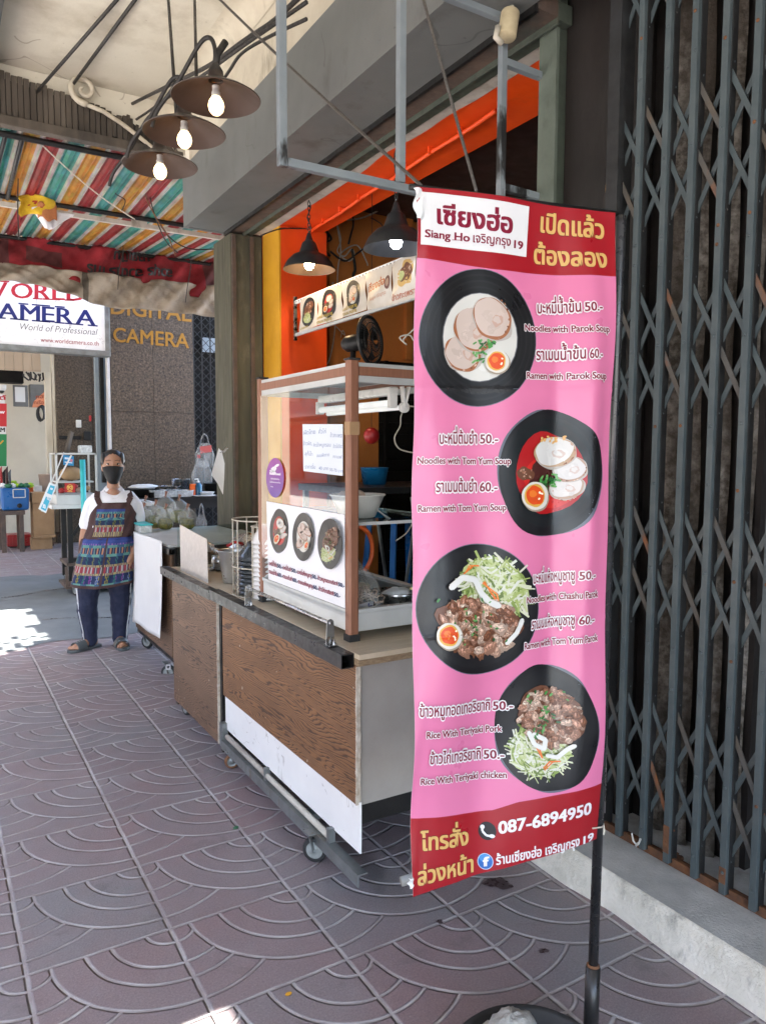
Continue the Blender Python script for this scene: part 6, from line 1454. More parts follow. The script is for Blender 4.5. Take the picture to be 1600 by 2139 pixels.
spots = ['at the left edge of the heap of goods', 'beside the lime green basket', 'in the middle of the heap above the cooler', 'in front of the woven basket', 'at the back of the heap near the cream door frame', 'in front of the goods above the brown carton', 'second from the left edge in the heap of goods', 'just right of the middle of the heap', 'lying low behind the cooler rim', 'near the right end of the goods table', 'tucked behind the glass jar', 'against the beige wall']
for k in range(12):
    nm, mt, ds = names[k % 6]; x = .55+k*.10; y = 12.75+.12*(k % 3); r_ = .045; h = rnd(.12, .22); c0 = V((x, y, .76)); g = MB()
    if nm == 'packet': g.box(x-.05, x+.05, y-.03, y+.03, .76, .76+h)
    elif nm == 'bottle': g.lathe(c0, [(0, 0), (r_, 0), (r_, h*.7), (.015, h*.9), (.015, h*1.2), (0, h*1.2)], 14)
    else: g.lathe(c0, [(0, 0), (r_, 0), (r_*1.05, .01), (r_*1.05, h-.02), (r_*.9, h), (0, h)], 14)
    tag(g.build(nm, mt, loc=c0), ds+' '+spots[k], nm, 'goods heaped on the low table')
c0 = at(101, 855, 'y', 13.0); pk = at(100, 1010, 'y', 12.9); g = MB(); g.lathe((pk.x, 12.9, .76), [(0, 0), (.10, 0), (.13, .36), (.135, .36), (.125, .35), (.0, .02)], 20); tag(g.build('woven_basket', 'egg', loc=(pk.x, 12.9, .76)), 'pale woven basket standing beside the cream door frame', 'basket')
pk = at(25, 985, 'y', 13.0); g = MB(); g.box(pk.x-.06, pk.x+.07, 12.95, 13.05, .93, 1.02); g.box(pk.x-.05, pk.x+.06, 12.95, 13.05, .76, .93); tag(g.build('lime_tub', 'lime', loc=(pk.x, 13, .76), bevel=.02), 'lime green tub among the goods at the far left', 'tub')
pk = at(8, 970, 'y', 12.8)
for k in range(5): g = MB(); g.tube([(pk.x-.06+.035*k, 12.8, .76), (pk.x-.08+.04*k, 12.8, 1.15+.05*(k % 2)), (pk.x-.06+.04*k, 12.8, 1.2+.05*(k % 2))], [.016, .02, .004], 7); tag(g.build('umbrella', ('mask', 'plastic_red', 'mask', 'apron_brown', 'slide_grey')[k], loc=(pk.x-.06+.035*k, 12.8, .76)), ['black rolled umbrella first from the left edge', 'red rolled umbrella at the left edge of the photo', 'black rolled umbrella just right of the red one', 'brown rolled umbrella fourth from the left edge', 'grey rolled umbrella nearest the lime green tub'][k], 'umbrella', 'rolled umbrellas at the left edge')
RCR = thing('red_crate', 'low red plastic crate on the ground under the goods table', 'crate', (1.1, 12.5, 0))
a, b = at(15, 1100, 'y', 12.7), at(66, 1110, 'y', 12.7); g = MB(); g.box(a.x, b.x, 12.65, 13.0, .02, .20); g.build('body', 'plastic_red', RCR, bevel=.01)
g = MB(); [g.box(a.x+.02+k*(b.x-a.x-.04)/6, a.x+.02+k*(b.x-a.x-.04)/6+.02, 12.64, 12.65, .05, .17) for k in range(7)]; g.build('ribs', 'plastic_red', RCR)

# ================================================================== inside the noodle shop
FN = thing('desk_fan', 'black caged fan standing above the glass case inside the shop', 'fan', tuple(dp(765, 760, 4.4)))
fc = dp(768, 712, 4.4); ax = V((.35, -.6, .05)).normalized(); s1 = ax.cross(V((0, 0, 1))).normalized(); s2 = s1.cross(ax)
g = MB(); Rf = .135
for q in (.25, .5, .75, 1.0): g.tube([fc+ax*(.035*(1-q*q)+.02)+s1*(Rf*q*math.cos(t/28*6.283))+s2*(Rf*q*math.sin(t/28*6.283)) for t in range(28)], .003, 5, closed=True)
for k in range(44):
    t = k/44*6.283; g.tube([fc+ax*(.035*(1-q*q)+.02)+s1*(Rf*q*math.cos(t+.3*(1-q)))+s2*(Rf*q*math.sin(t+.3*(1-q))) for q in (.2, .5, .8, 1.0)], .0016, 4); g.tube([fc+ax*(-.05*(1-q*q)+.02)+s1*(Rf*q*math.cos(t))+s2*(Rf*q*math.sin(t)) for q in (.2, .6, 1.0)], .0016, 4)
g.tube([fc+ax*.018+s1*(Rf*1.03*math.cos(t/28*6.283))+s2*(Rf*1.03*math.sin(t/28*6.283)) for t in range(28)], .012, 6, closed=True); g.build('cage', 'iron_black', FN)
g = MB(); g.lathe(fc-ax*.17, [(0, 0), (.03, .002), (.048, .03), (.05, .09), (.04, .15), (0, .16)], 20, axis=ax); g.build('motor', 'iron_black', FN)
g = MB()
for k in range(3): g.grid(lambda u, v, k=k: fc+ax*(.01+.02*u*math.sin(v*3))+s1*(Rf*.9*(.15+.8*v)*math.cos(k*2.09+u*.9))+s2*(Rf*.9*(.15+.8*v)*math.sin(k*2.09+u*.9)), 6, 6)
g.build('blade', 'shutter_dark', FN)
g = MB(); pz = fc-ax*.1; g.tube([pz, pz+V((0, 0, -.25)), V((pz.x, pz.y, .9))], .018, 8); g.tube([V((pz.x, pz.y, .9)), V((pz.x, pz.y, .05))], .02, 8); g.lathe((pz.x, pz.y, .02), [(0, 0), (.2, 0), (.2, .02), (.03, .05)], 24); g.build('stand', 'iron_black', FN)
ITB = thing('side_table', 'dark inside table seen through the glass case, carrying a blue bucket', 'table', (2.5, 4.2, 0))
bk = dp(782, 1012, 4.6); tz = bk.z
g = MB(); g.box(bk.x-.35, bk.x+.7, bk.y-.35, bk.y+.35, tz-.04, tz); g.build('top', 'iron_black', ITB)
for x in (-.33, .65):
    for y in (-.33, .30): g = MB(); g.box(bk.x+x, bk.x+x+.03, bk.y+y, bk.y+y+.03, .02, tz-.04); g.build('leg', 'zinc', ITB)
g = MB()
for k in range(3): g.bar((bk.x-.05+.25*k, bk.y-.34, .35), (bk.x+.1+.25*k, bk.y-.34, tz-.06), .014, .014); g.bar((bk.x-.05+.25*k, bk.y-.34, .35), (bk.x-.2+.25*k, bk.y-.34, tz-.06), .014, .014)
g.build('cross_brace', 'zinc', ITB)
BK = thing('bucket', 'blue plastic bucket inside the shop', 'bucket', tuple(bk))
g = MB(); g.lathe(bk, [(0, .002), (.070, .002), (.085, .10), (.090, .102), (.086, .105), (.08, .10), (.066, .01), (0, .01)], 30); g.build('pail', 'plastic_bucket', BK); g = MB(); g.tube([bk+V((-.088, 0, .098)), bk+V((-.08, -.03, .08)), bk+V((0, -.092, .06)), bk+V((.08, -.03, .08)), bk+V((.088, 0, .098))], .003, 5); g.build('handle', 'plastic_bucket', BK)
LN = thing('lantern', 'small round red lantern hanging in the dark behind the glass case', 'lantern', tuple(dp(776, 910, 4.9)))
c0 = dp(776, 910, 4.9); g = MB(); g.ell(c0, .052, .052, .055, 22, 14); g.build('globe', 'plastic_red', LN); g = MB(); g.tube([c0+V((0, 0, .05)), (c0.x, c0.y, 3.5)], .002, 4); g.build('cord', 'cable_black', LN)
def stool(c0, label):
    c0 = V(c0); t = thing('stool', label, 'stool', tuple(c0), 'blue plastic stools inside'); m_ = MB(); m_.box(c0.x-.15, c0.x+.15, c0.y-.15, c0.y+.15, c0.z+.43, c0.z+.46); m_.build('seat', 'plastic_blue', t, bevel=.01)
    for a in (-1, 1):
        for b in (-1, 1): m_ = MB(); m_.bar(c0+V((a*.16, b*.16, 0)), c0+V((a*.13, b*.13, .43)), .03, .03); m_.build('leg', 'plastic_blue', t)
p = dp(838, 1075, 4.3); stool((p.x, p.y, p.z-.46), 'blue plastic stool raised behind the glass shelf by the banner')
stool((p.x+.2, p.y+.8, .02), 'blue plastic stool on the shop floor behind the raised one')
CW = []
for pts, r_, m_, lab in (
    ([(703, 465), (712, 520), (706, 560), (703, 620), (695, 590), (700, 680), (690, 745), (680, 765)], .006, 'cable_white', 'cream cable hanging down the brown wall beside the first black lamp'),
    ([(700, 455), (712, 500), (705, 525), (720, 535), (735, 520), (740, 535), (728, 545), (712, 530), (745, 512), (765, 545), (768, 555)], .006, 'cable_white', 'cream cable wound in a loose coil on the brown wall'),
    ([(725, 460), (757, 455), (790, 440), (830, 415), (875, 385)], .007, 'cable_white', 'cream cable climbing from the plug towards the banner'),
    ([(737, 450), (738, 470), (733, 490), (728, 510)], .008, 'cable_black', 'black plug lead hanging in the middle of the brown wall'),
    ([(640, 478), (665, 470), (685, 490), (678, 520), (690, 535), (672, 510), (692, 500), (680, 480)], .009, 'cable_black', 'tangle of black flex behind the first black lamp'),
    ([(690, 525), (720, 545), (745, 530), (765, 515)], .008, 'cable_black', 'black flex running level across the brown wall'),
    ([(735, 520), (742, 560), (738, 575), (740, 600)], .012, 'cable_black', 'thick black flex dropping behind the menu strip'),
    ([(775, 455), (798, 470), (798, 490)], .005, 'cable_black', 'thin black flex near the second black lamp'),
    ([(700, 680), (720, 700), (716, 690), (712, 705)], .004, 'cable_white', 'short pale cord above the fan motor'),
    ([(545, 492), (585, 478), (625, 477), (668, 478)], .005, 'cable_black', 'black cable running along the top of the yellow strip')):
    wire('wall_cable', m_, [at(x, y, 'y', 5.17 if lab.startswith('black cable') else 5.53) for x, y in pts], r_, lab, 'cable', 6)
wire('white_cord', 'cable_white', [dp(x, y, 3.6) for x, y in ((880, 670), (862, 690), (842, 710), (850, 720), (835, 705), (855, 700), (864, 712))], .004, 'bundled white cord hanging beside the fan under the menu strip', 'cord', 5)

# litter on the pavement
g = MB(); c0 = at(493, 1728, 'z', .004); g.sheet([c0+V((.012*math.cos(t), .009*math.sin(t)*(1+.3*math.sin(2*t)), 0)) for t in [k*.52 for k in range(12)]], .002, (0, 0, 1)); tag(g.build('green_scrap', 'leaf', loc=c0), 'scrap of green plastic on the paving line', 'litter')
g = MB(); c0 = at(603, 2075-360+360, 'z', .004); g.sheet([at(603, 2219-144, 'z', .004)+V((.01*math.cos(t), .006*math.sin(t), 0)) for t in [k*.7 for k in range(9)]], .002, (0, 0, 1)); tag(g.build('leaf', 'yellow_wall', loc=c0), 'small yellow leaf in a paving joint', 'leaf')
# ================================================================== pink menu banner on its stand
BN = thing('banner_stand', 'tall pink menu banner hung from a leaning black pole in front of the carts', 'banner stand', (1.36, 1.25, 0))
TL, TR, BLc, BRc = dp(867, 391, 1.69), dp(1287, 443, 1.895), dp(858, 1862, 1.69), dp(1238, 1757, 1.895)
e1, e2 = TR-TL, BLc-TL; bnorm = e1.cross(e2).normalized()
if bnorm.dot(CAM-TL) < 0: bnorm = -bnorm
TW = BRc-TR-e2
_a, _b, _c = e1.dot(e1), e1.dot(e2), e2.dot(e2); K1 = (TW.dot(e1)*_c-TW.dot(e2)*_b)/(_a*_c-_b*_b); K2 = (TW.dot(e2)*_a-TW.dot(e1)*_b)/(_a*_c-_b*_b)
def px_uv(x, y):
    q = ray(x, y); t = (TL-CAM).dot(bnorm)/q.dot(bnorm); p = CAM+q*t-TL
    a, b, c = e1.dot(e1), e1.dot(e2), e2.dot(e2); d, e = p.dot(e1), p.dot(e2); D = a*c-b*b
    s_, t_ = (d*c-e*b)/D, (e*a-d*b)/D; u, v = s_, t_
    for k in range(10): u = s_/(1+K1*v); v = t_/(1+K2*u)
    return u, v
def cloth(u, v, h=0.0):
    w = .010*math.sin(6.283*(u*1.25+.35*v)-.6)*(.25+v*.9) + .0055*math.sin(6.283*(u*2.6-.5*v)+1.2)*(.3+.7*math.sin(3.1*v)) + .004*math.sin(6.283*(v*3.1+u*.7)) + .006*math.sin(6.283*(u*.9+v*1.6)+.4)
    w += .012*math.exp(-((u-.86-.03*math.sin(v*5))/.055)**2)*math.sin(3.14*min(1, v*1.05)) - .012*math.exp(-((u-.72)/.06)**2)*math.exp(-((v-.42)/.3)**2)
    w += .010*math.exp(-((u-.45-.12*(v-.9))/.10)**2)*max(0, v-.72)/.28
    w += .0016*math.exp(-((v-.285)/.003)**2)+.0016*math.exp(-((v-.64)/.003)**2) + .0012*math.sin(u*90+v*40)*math.exp(-(u/.05)**2)
    w += .006*max(0, .12-u)/.12*math.sin(v*26)
    return TL+e1*u+e2*v+(e1*K1+e2*K2)*(u*v)+bnorm*(w+h)
edge_pts = [(850, 1790), (868, 1866), (878, 1863), (960, 1842), (1040, 1816), (1110, 1792), (1180, 1771), (1241, 1755)]
eb = [px_uv(*p) for p in edge_pts[1:]]
def vbot(u):
    for (a, b) in zip(eb[:-1], eb[1:]):
        if u <= b[0]: return b[1] if b[0] == a[0] else a[1]+(b[1]-a[1])*max(0, (u-a[0])/(b[0]-a[0]))
    return eb[-1][1]
foot = [px_uv(*p) for p in ((845, 1712), (990, 1701), (1032, 1695), (1080, 1675), (1140, 1660), (1250, 1634))]
def vfoot(u):
    for (a, b) in zip(foot[:-1], foot[1:]):
        if u <= b[0]: return a[1]+(b[1]-a[1])*max(0, (u-a[0])/(b[0]-a[0]))
    return foot[-1][1]
head = [px_uv(*p) for p in ((860, 541), (1030, 562), (1285, 579))]
def vhead(u):
    for (a, b) in zip(head[:-1], head[1:]):
        if u <= b[0]: return a[1]+(b[1]-a[1])*max(0, (u-a[0])/(b[0]-a[0]))
    return head[-1][1]
PINK, RED = (.62, .165, .305), (.30, .008, .014)
g = MB(); NU = 70
def band(f0, f1, n, c): g.grid(lambda u, v: cloth(u, f0(u)+(f1(u)-f0(u))*v), NU, n, 0, lambda u, v: c)
band(lambda u: 0, vhead, 22, RED); band(vhead, vfoot, 150, PINK); band(vfoot, vbot, 26, RED)
A = Art(g, lambda x, y, h: cloth(*px_uv(x, y), h), ml=9, step=.00022); A.lay = 1
random.seed(21)
A.tris([[(873, 402), (1106, 431), (1104, 534), (873, 515)]], (.68, .67, .67)); A.up()
MAR, GOLD, WH = (.20, .006, .028), (.60, .37, .12), (.72, .70, .70)
A.text('เซียงฮ่อ', (909, 471), (1068, 488), 31, MAR, .035, em=.56)
A.text('Siang Ho', (882, 500), (977, 507), 16.5, MAR, .03); A.text('เจริญกรุง', (985, 508), (1066, 514), 14.5, MAR, .02, em=.56); A.text('19', (1075, 517), (1095, 519), 16.5, MAR, .03)
for x, y in ((884, 500), (889, 500), (951, 505), (957, 505), (943, 505)): A.tris([[(x-3.2, y-1.5), (x+3.2, y-1.2), (x+3.2, y), (x-3.2, y)]], MAR)
A.text('เปิดแล้ว', (1134, 481), (1262, 498), 31, GOLD, .03, halo=(.12, .004, .008), hoff=.045, em=.56); A.text('ต้องลอง', (1122, 546), (1265, 560), 30, GOLD, .03, halo=(.12, .004, .008), hoff=.045, em=.56)
A.lay = 1
dish_parok(A, 999, 705.5, 123, 142.5); A.lay = 1
dish_tomyum(A, 1146, 988, 106.5, 132); A.lay = 1
dish_chashu(A, 997.5, 1272.5, 129.5, 135.5); A.lay = 1
dish_teriyaki(A, 1140, 1522, 98, 131.5)
A.lay = 22
def line(st, p0, p1, hh, em=.72, off=.03, ho=.115): A.text(st, p0, p1, hh, MAR, off, halo=WH, hoff=ho, em=em)
def price(st, pr, p0, pm, p1, hh):
    f = lambda x: (x, p0[1]+(p1[1]-p0[1])*(x-p0[0])/(p1[0]-p0[0]))
    A.text(st, p0, f(pm-5), hh, MAR, .024, halo=WH, hoff=.12, em=.56); A.text(pr, f(pm+2), p1, hh*1.02, MAR, .024, halo=WH, hoff=.115)
price('บะหมี่น้ำข้น', '50.-', (1126, 653), 1212, (1247, 653), 19); line('Noodles with Parok Soup', (1098, 690), (1262, 698), 14)
price('ราเมนน้ำข้น', '60.-', (1120, 752), 1217, (1244, 752), 19); line('Ramen with Parok Soup', (1098, 791), (1255, 795), 14)
price('บะหมี่ต้มยำ', '50.-', (913, 928), 999, (1036, 926), 19); line('Noodles with Tom Yum Soup', (871, 969), (1062, 970), 14)
price('ราเมนต้มยำ', '60.-', (906, 1028), 999, (1036, 1026), 19); line('Ramen with Tom Yum Soup', (872, 1069), (1054, 1066), 14)
price('บะหมี่แห้งหมูชาชู', '50.-', (1112, 1219), 1199, (1232, 1207), 17); line('Noodles with Chashu Parok', (1098, 1260), (1240, 1245), 14)
price('ราเมนแห้งหมูชาชู', '60.-', (1110, 1315), 1199, (1232, 1299), 17); line('Ramen with Tom Yum Parok', (1096, 1357), (1240, 1336), 14)
price('ข้าวหมูทอดเทอริยากิ', '50.-', (868, 1492), 1033, (1075, 1484), 18); line('Rice With Teriyaki Pork', (883, 1537), (1053, 1531), 14)
price('ข้าวไก่เทอริยากิ', '50.-', (892, 1592), 1014, (1056, 1587), 18); line('Rice With Teriyaki chicken', (875, 1636), (1059, 1626), 14)
A.lay = 2
A.text('โทรสั่ง', (879, 1776), (980, 1766), 27, GOLD, .03, halo=(.12, .004, .008), hoff=.045, em=.56); A.text('ล่วงหน้า', (870, 1846), (990, 1823), 27, GOLD, .03, halo=(.12, .004, .008), hoff=.045, em=.56)
A.blob(1020, 1738, 17.5, 19, (.02, .018, .02)); A.up(); A.strip([(1010, 1729), (1011, 1739), (1018, 1747), (1030, 1749)], 4.5, WH); A.blob(1011, 1730, 4.5, 4.5, WH); A.blob(1029, 1748, 5.5, 4, WH)
A.text('087-6894950', (1042, 1742), (1228, 1696), 26, WH, .03, em=.73)
A.blob(1015, 1801, 15.5, 17, (.45, .55, .7)); A.up(); A.blob(1015, 1801, 14, 15.5, (.03, .12, .38)); A.up(); A.blob(1014, 1794, 11, 8, (.07, .25, .55)); A.up(); A.text('f', (1011.5, 1811), (1021, 1809), 19, WH, .05)
A.lay = 3
A.text('ร้านเซียงฮ่อ เจริญกรุง', (1036, 1806), (1205, 1763), 15.5, WH, .025, em=.56); A.text('19', (1215, 1761), (1238, 1754), 17, WH, .03)
bo = g.build('banner_cloth', 'print_vinyl', BN)
# hem back: the cloth is a thin sheet with a white back
g = MB(); g.grid(lambda u, v: cloth(u, vbot(u)*v, -.0012), 50, 120); g.build('cloth_back', 'paper', BN)
g = MB(); a, b = cloth(-.012, -.004, -.014), cloth(1.03, -.002, -.014); g.tube([a, b], .0075, 8); g.build('top_arm', 'iron_black', BN)
a, b = cloth(-.012, vbot(0)-.014, -.034), cloth(.98, vbot(.98)-.014, -.034); g = MB(); g.tube([a-(b-a).normalized()*.008, b], .011, 12); g.build('bottom_rod', 'zinc', BN)
# torn taped corners
for (u0, v0, s_) in ((-.012, .003, .042), (-.022, vbot(0)-.028, .012)):
    g = MB(); g.grid(lambda u, v, u0=u0, v0=v0, s_=s_: cloth(u0+(.036 if v0 < .5 else .022)*u+.006*math.sin(v*9), v0+s_*v*1.1, .004+.005*math.sin(u*4+v*7)), 8, 10); g.build('torn_tape', 'paper', BN)
# pole
pt, pm, pb = dp(1299, 468, 1.915), dp(1252, 1560, 1.90), V((1.3735, 1.245, .0))
pm2 = dp(1238, 2023, 1.895)
ptop = dp(1297, 452, 1.913)
axis = (pm2-ptop).normalized()
g = MB(); g.tube([ptop, ptop+axis*.02, pm2], .0125, 16); g.build('pole', 'pole_black', BN)
g = MB(); g.tube([pm2-axis*.02, pm2+axis*.001, V((pm2.x+axis.x*.55, pm2.y+axis.y*.55, .03))] if False else [pm2-axis*.004, pm2+axis*((pm2.z-.012)/-axis.z)], .0185, 16); g.build('pole_sleeve', 'tube_black', BN)
g = MB(); g.lathe(pm2-axis*.012, [(.0128, 0), (.0165, .002), (.0165, .006), (.0128, .008)], 14, axis=axis); g.build('collar', 'rust', BN)
ft = pm2+axis*((pm2.z-.012)/-axis.z)
g = MB(); q = dp(1256, 470, 1.90); off = V((.012, .018, 0)); g.tube([ptop+off, dp(1262, 1700, 1.91)+off*.3], .004, 8); g.build('spare_rod', 'steel', BN)
g = MB(); c0 = dp(1247, 1722, 1.893); g.tube([c0+V((-.03, -.012, .003)), c0+V((0, -.016, 0)), c0+V((.016, -.004, -.003))], .0022, 5); g.tube([c0+V((.014, -.004, 0)), c0+V((.018, -.006, -.02)), c0+V((.012, -.008, -.026))], .0045, 6); g.tube([c0+V((.014, 0, 0)), c0+V((.010, 0, -.2)), c0+V((.004, 0, -.33))], .0014, 4); g.build('string_tie', 'cable_white', BN)
bc = at(1110, 2275, 'z', 0)
g = MB(); g.lathe((bc.x, bc.y, 0), [(.205, 0), (.208, .02), (.20, .055), (.19, .066), (.178, .06), (.165, .035), (.0, .022)], 48); g.build('base', 'rubber', BN)
g = MB(); c0 = at(1066, 2190, 'z', .05); 
rk = []
g.ell((c0.x, c0.y-.0, .085), .07, .055, .055, 22, 14, jit=.09)
g.ell((c0.x-.035, c0.y+.03, .07), .05, .04, .035, 14, 10, jit=.12)
tag(g.build('rock', 'rock', loc=(c0.x, c0.y, .03)), 'rough grey rock weighing down the black round base of the banner stand', 'rock')

# ================================================================== the woman
PC = V((1.085, 5.90, 0)); PR = Matrix.Rotation(math.atan2(-PC.x, PC.y), 3, 'Z')
P = thing('person', 'woman in a black mask and patterned brown apron standing beside the papered cart', 'person', tuple(PC))
P['label'] = 'woman in a black mask, white shirt and patterned brown apron standing beside the papered cart'
K = .00378
def L_(x, y, z): return PC + PR @ V((x, -y, z))             # local: x right in view, y towards the camera, z up
def limb(m_, pts, rs, seg=14, sub=5):
    # smooth tapered limb through joints
    pts = [V(p) for p in pts]; P_, R_ = [], []
    for i in range(len(pts)-1):
        p0 = pts[max(0, i-1)]; p1, p2 = pts[i], pts[i+1]; p3 = pts[min(len(pts)-1, i+2)]
        for k in range(sub):
            t = k/sub; P_.append(.5*((2*p1)+(p2-p0)*t+(2*p0-5*p1+4*p2-p3)*t*t+(3*p1-p0-3*p2+p3)*t**3)); s_ = t*t*(3-2*t); R_.append(rs[i]+(rs[i+1]-rs[i])*s_)
    P_.append(pts[-1]); R_.append(rs[-1])
    m_.tube([L_(*p) for p in P_], R_, seg); m_.ell(L_(*pts[0]), rs[0], rs[0], rs[0], 12, 8); m_.ell(L_(*pts[-1]), rs[-1], rs[-1], rs[-1], 12, 8)
def el(m_, c, a, b, h, rot=None, nn=(22, 14), **k): m_.ell(L_(*c), a, b, h, nn[0], nn[1], rot=(PR if rot is None else PR @ rot), **k)
def remesh(o, vox, sm=6):
    r_ = o.modifiers.new('join', 'REMESH'); r_.mode = 'VOXEL'; r_.voxel_size = vox; r_.use_smooth_shade = True
    s_ = o.modifiers.new('smooth', 'SMOOTH'); s_.iterations = sm; s_.factor = .5
def crease(o, st, size):
    tx = bpy.data.textures.new('creases', 'CLOUDS'); tx.noise_scale = size; tx.noise_depth = 2
    d_ = o.modifiers.new('creases', 'DISPLACE'); d_.texture = tx; d_.strength = st; d_.mid_level = .5; d_.texture_coords = 'LOCAL'
TORSO = [(.60, .035, .0, .175, .125), (.72, .045, .0, .183, .135), (.80, .06, .005, .175, .135), (.88, .075, .01, .165, .132), (.97, .09, .01, .162, .128), (1.06, .10, .005, .168, .122), (1.12, .103, .0, .165, .105), (1.17, .103, -.005, .12, .08), (1.205, .102, -.008, .062, .055)]
def tor(z):
    for a, b in zip(TORSO[:-1], TORSO[1:]):
        if z <= b[0]:
            t = max(0, (z-a[0])/(b[0]-a[0])); t = t*t*(3-2*t) if False else t
            return [a[i]+(b[i]-a[i])*t for i in range(1, 5)]
    return list(TORSO[-1][1:])
def torso_mesh(m_, grow, z0, z1, n=26):
    def fn(u, v):
        z = z0+(z1-z0)*v; cx, cy, rx, ry = tor(z); a = 6.283*u
        return L_(cx+(rx+grow)*math.copysign(abs(math.cos(a))**.88, math.cos(a)), cy+(ry+grow)*math.copysign(abs(math.sin(a))**.9, math.sin(a)), z)
    m_.grid(fn, 40, n); c0 = tor(z0); c1 = tor(z1)
    k = len(m_.v)-41*(n+1); m_.add([L_(c0[0], c0[1], z0)]+m_.v[k:k+40], [(0, i+1, (i+1) % 40+1) for i in range(40)], smooth=True)
    k = len(m_.v)-41-41; kk = len(m_.v)-41-41
    top = [L_(c1[0]+(c1[2]+grow)*math.cos(6.283*i/40), c1[1]+(c1[3]+grow)*math.sin(6.283*i/40), z1) for i in range(40)]
    m_.add([L_(c1[0], c1[1], z1)]+top, [(0, i+1, (i+1) % 40+1) for i in range(40)], smooth=True)
HX, HZ = .103, 1.385
# body: one continuous skin
b_ = MB()
torso_mesh(b_, -.012, .62, 1.19)
limb(b_, [(.102, -.005, 1.17), (.103, .0, 1.215), (.103, .005, 1.27)], [.058, .046, .045])
el(b_, (HX, .0, HZ+.022), .076, .086, .092); el(b_, (HX, .014, HZ-.045), .066, .064, .068); el(b_, (HX, .04, HZ-.088), .042, .034, .028)
el(b_, (HX, .085, HZ-.03), .014, .018, .022); el(b_, (HX, .078, HZ+.0), .009, .014, .026)                   # nose
for s_ in (-1, 1):
    el(b_, (HX+s_*.073, -.012, HZ-.015), .010, .020, .032); el(b_, (HX+s_*.034, .062, HZ+.032), .026, .014, .010); el(b_, (HX+s_*.042, .058, HZ-.03), .022, .02, .022)
el(b_, (HX, .05, 1.182), .046, .040, .038)
limb(b_, [(-.03, -.005, 1.135), (-.055, -.01, 1.07), (-.098, -.028, .90), (-.118, .0, .78), (-.100, .04, .665)], [.036, .040, .038, .033, .026])
limb(b_, [(.235, -.005, 1.135), (.258, -.01, 1.06), (.274, -.02, .91), (.256, .06, .82), (.226, .135, .735)], [.036, .040, .038, .033, .025])
# hands
def hand(base, tip, side, spread):
    base, tip = V(base), V(tip); d = (tip-base).normalized(); s_ = V(spread).normalized(); n = d.cross(s_).normalized()
    limb(b_, [base-d*.01, base+d*.03, base+d*.062], [.021, .026, .024], sub=3)
    limb(b_, [base+d*.02-s_*.018, base+d*.062-s_*.024], [.014, .012], sub=2); limb(b_, [base+d*.02+s_*.018, base+d*.062+s_*.024], [.014, .012], sub=2)
    for k, l_ in enumerate((.062, .072, .068, .052)):
        o_ = s_*(-.027+.018*k); q0 = base+d*.062+o_; q1 = q0+d*l_*.5+o_*.10; q2 = q1+(d*.8+n*.5*side).normalized()*l_*.5
        limb(b_, [q0, q1, q2], [.0088, .0080, .0066], 10, 3)
    q0 = base+d*.02-s_*.024; limb(b_, [q0, q0+(d*.7-s_*.7)*.035, q0+(d*.95-s_*.35)*.064], [.012, .0095, .0075], 10, 3)
hand((.224, .140, .722), (.165, .165, .635), 1, (.75, .2, -.62)); hand((-.100, .045, .655), (-.06, .07, .58), -1, (-.7, .5, -.4))
limb(b_, [(-.045, -.0, .70), (-.082, .02, .55), (-.098, .02, .40), (-.098, -.005, .24), (-.088, -.01, .08), (-.088, -.005, .055)], [.10, .082, .06, .056, .036, .036])
limb(b_, [(.125, .0, .70), (.128, .02, .55), (.130, .02, .40), (.128, -.01, .24), (.122, -.01, .08), (.122, -.005, .055)], [.10, .082, .06, .056, .036, .036])
def foot_(ax_, ay, ang):
    c, s_ = math.cos(ang), math.sin(ang)
    f = lambda x, y, z: (ax_+x*c+y*s_, ay-x*s_+y*c, z)
    limb(b_, [f(0, -.035, .045), f(0, .03, .052), f(0, .085, .040), f(0, .125, .034)], [.030, .034, .030, .024])
    for k in range(5): 
        x = -.030+.0150*k; y = .165-.006*abs(k-(1 if ang > 0 else 1)) - .005*k
        limb(b_, [f(x*.85, .115, .032), f(x, y-.01, .030), f(x*1.02, y, .027)], [.013, .011 if k else .013, .009], 8, 3)
    return f
fL = foot_(-.092, .0, -.95); fR = foot_(.122, .0, .12)
bod = b_.build('body', 'skin', P); remesh(bod, .0042, 4)
# shirt
m_ = MB(); torso_mesh(m_, .006, .66, 1.185)
limb(m_, [(-.0, -.002, 1.128), (-.045, -.01, 1.085), (-.078, -.022, .985), (-.088, -.026, .945)], [.064, .062, .058, .056]); limb(m_, [(.205, -.002, 1.132), (.246, -.012, 1.08), (.266, -.018, 1.0), (.272, -.018, .955)], [.064, .062, .058, .056])
el(m_, (.103, -.01, 1.16), .115, .07, .048); el(m_, (.103, -.014, 1.195), .078, .06, .035)
o = m_.build('t_shirt', 'shirt', P); remesh(o, .0055, 5); crease(o, .016, .075)
m_ = MB(); cN = [L_(.103+.066*math.cos(6.283*k/30), .022+.072*math.sin(6.283*k/30), 1.196-.045*math.sin(6.283*k/30)) for k in range(30)]; m_.tube(cN, .006, 6, closed=True); m_.build('collar', 'shirt', P)
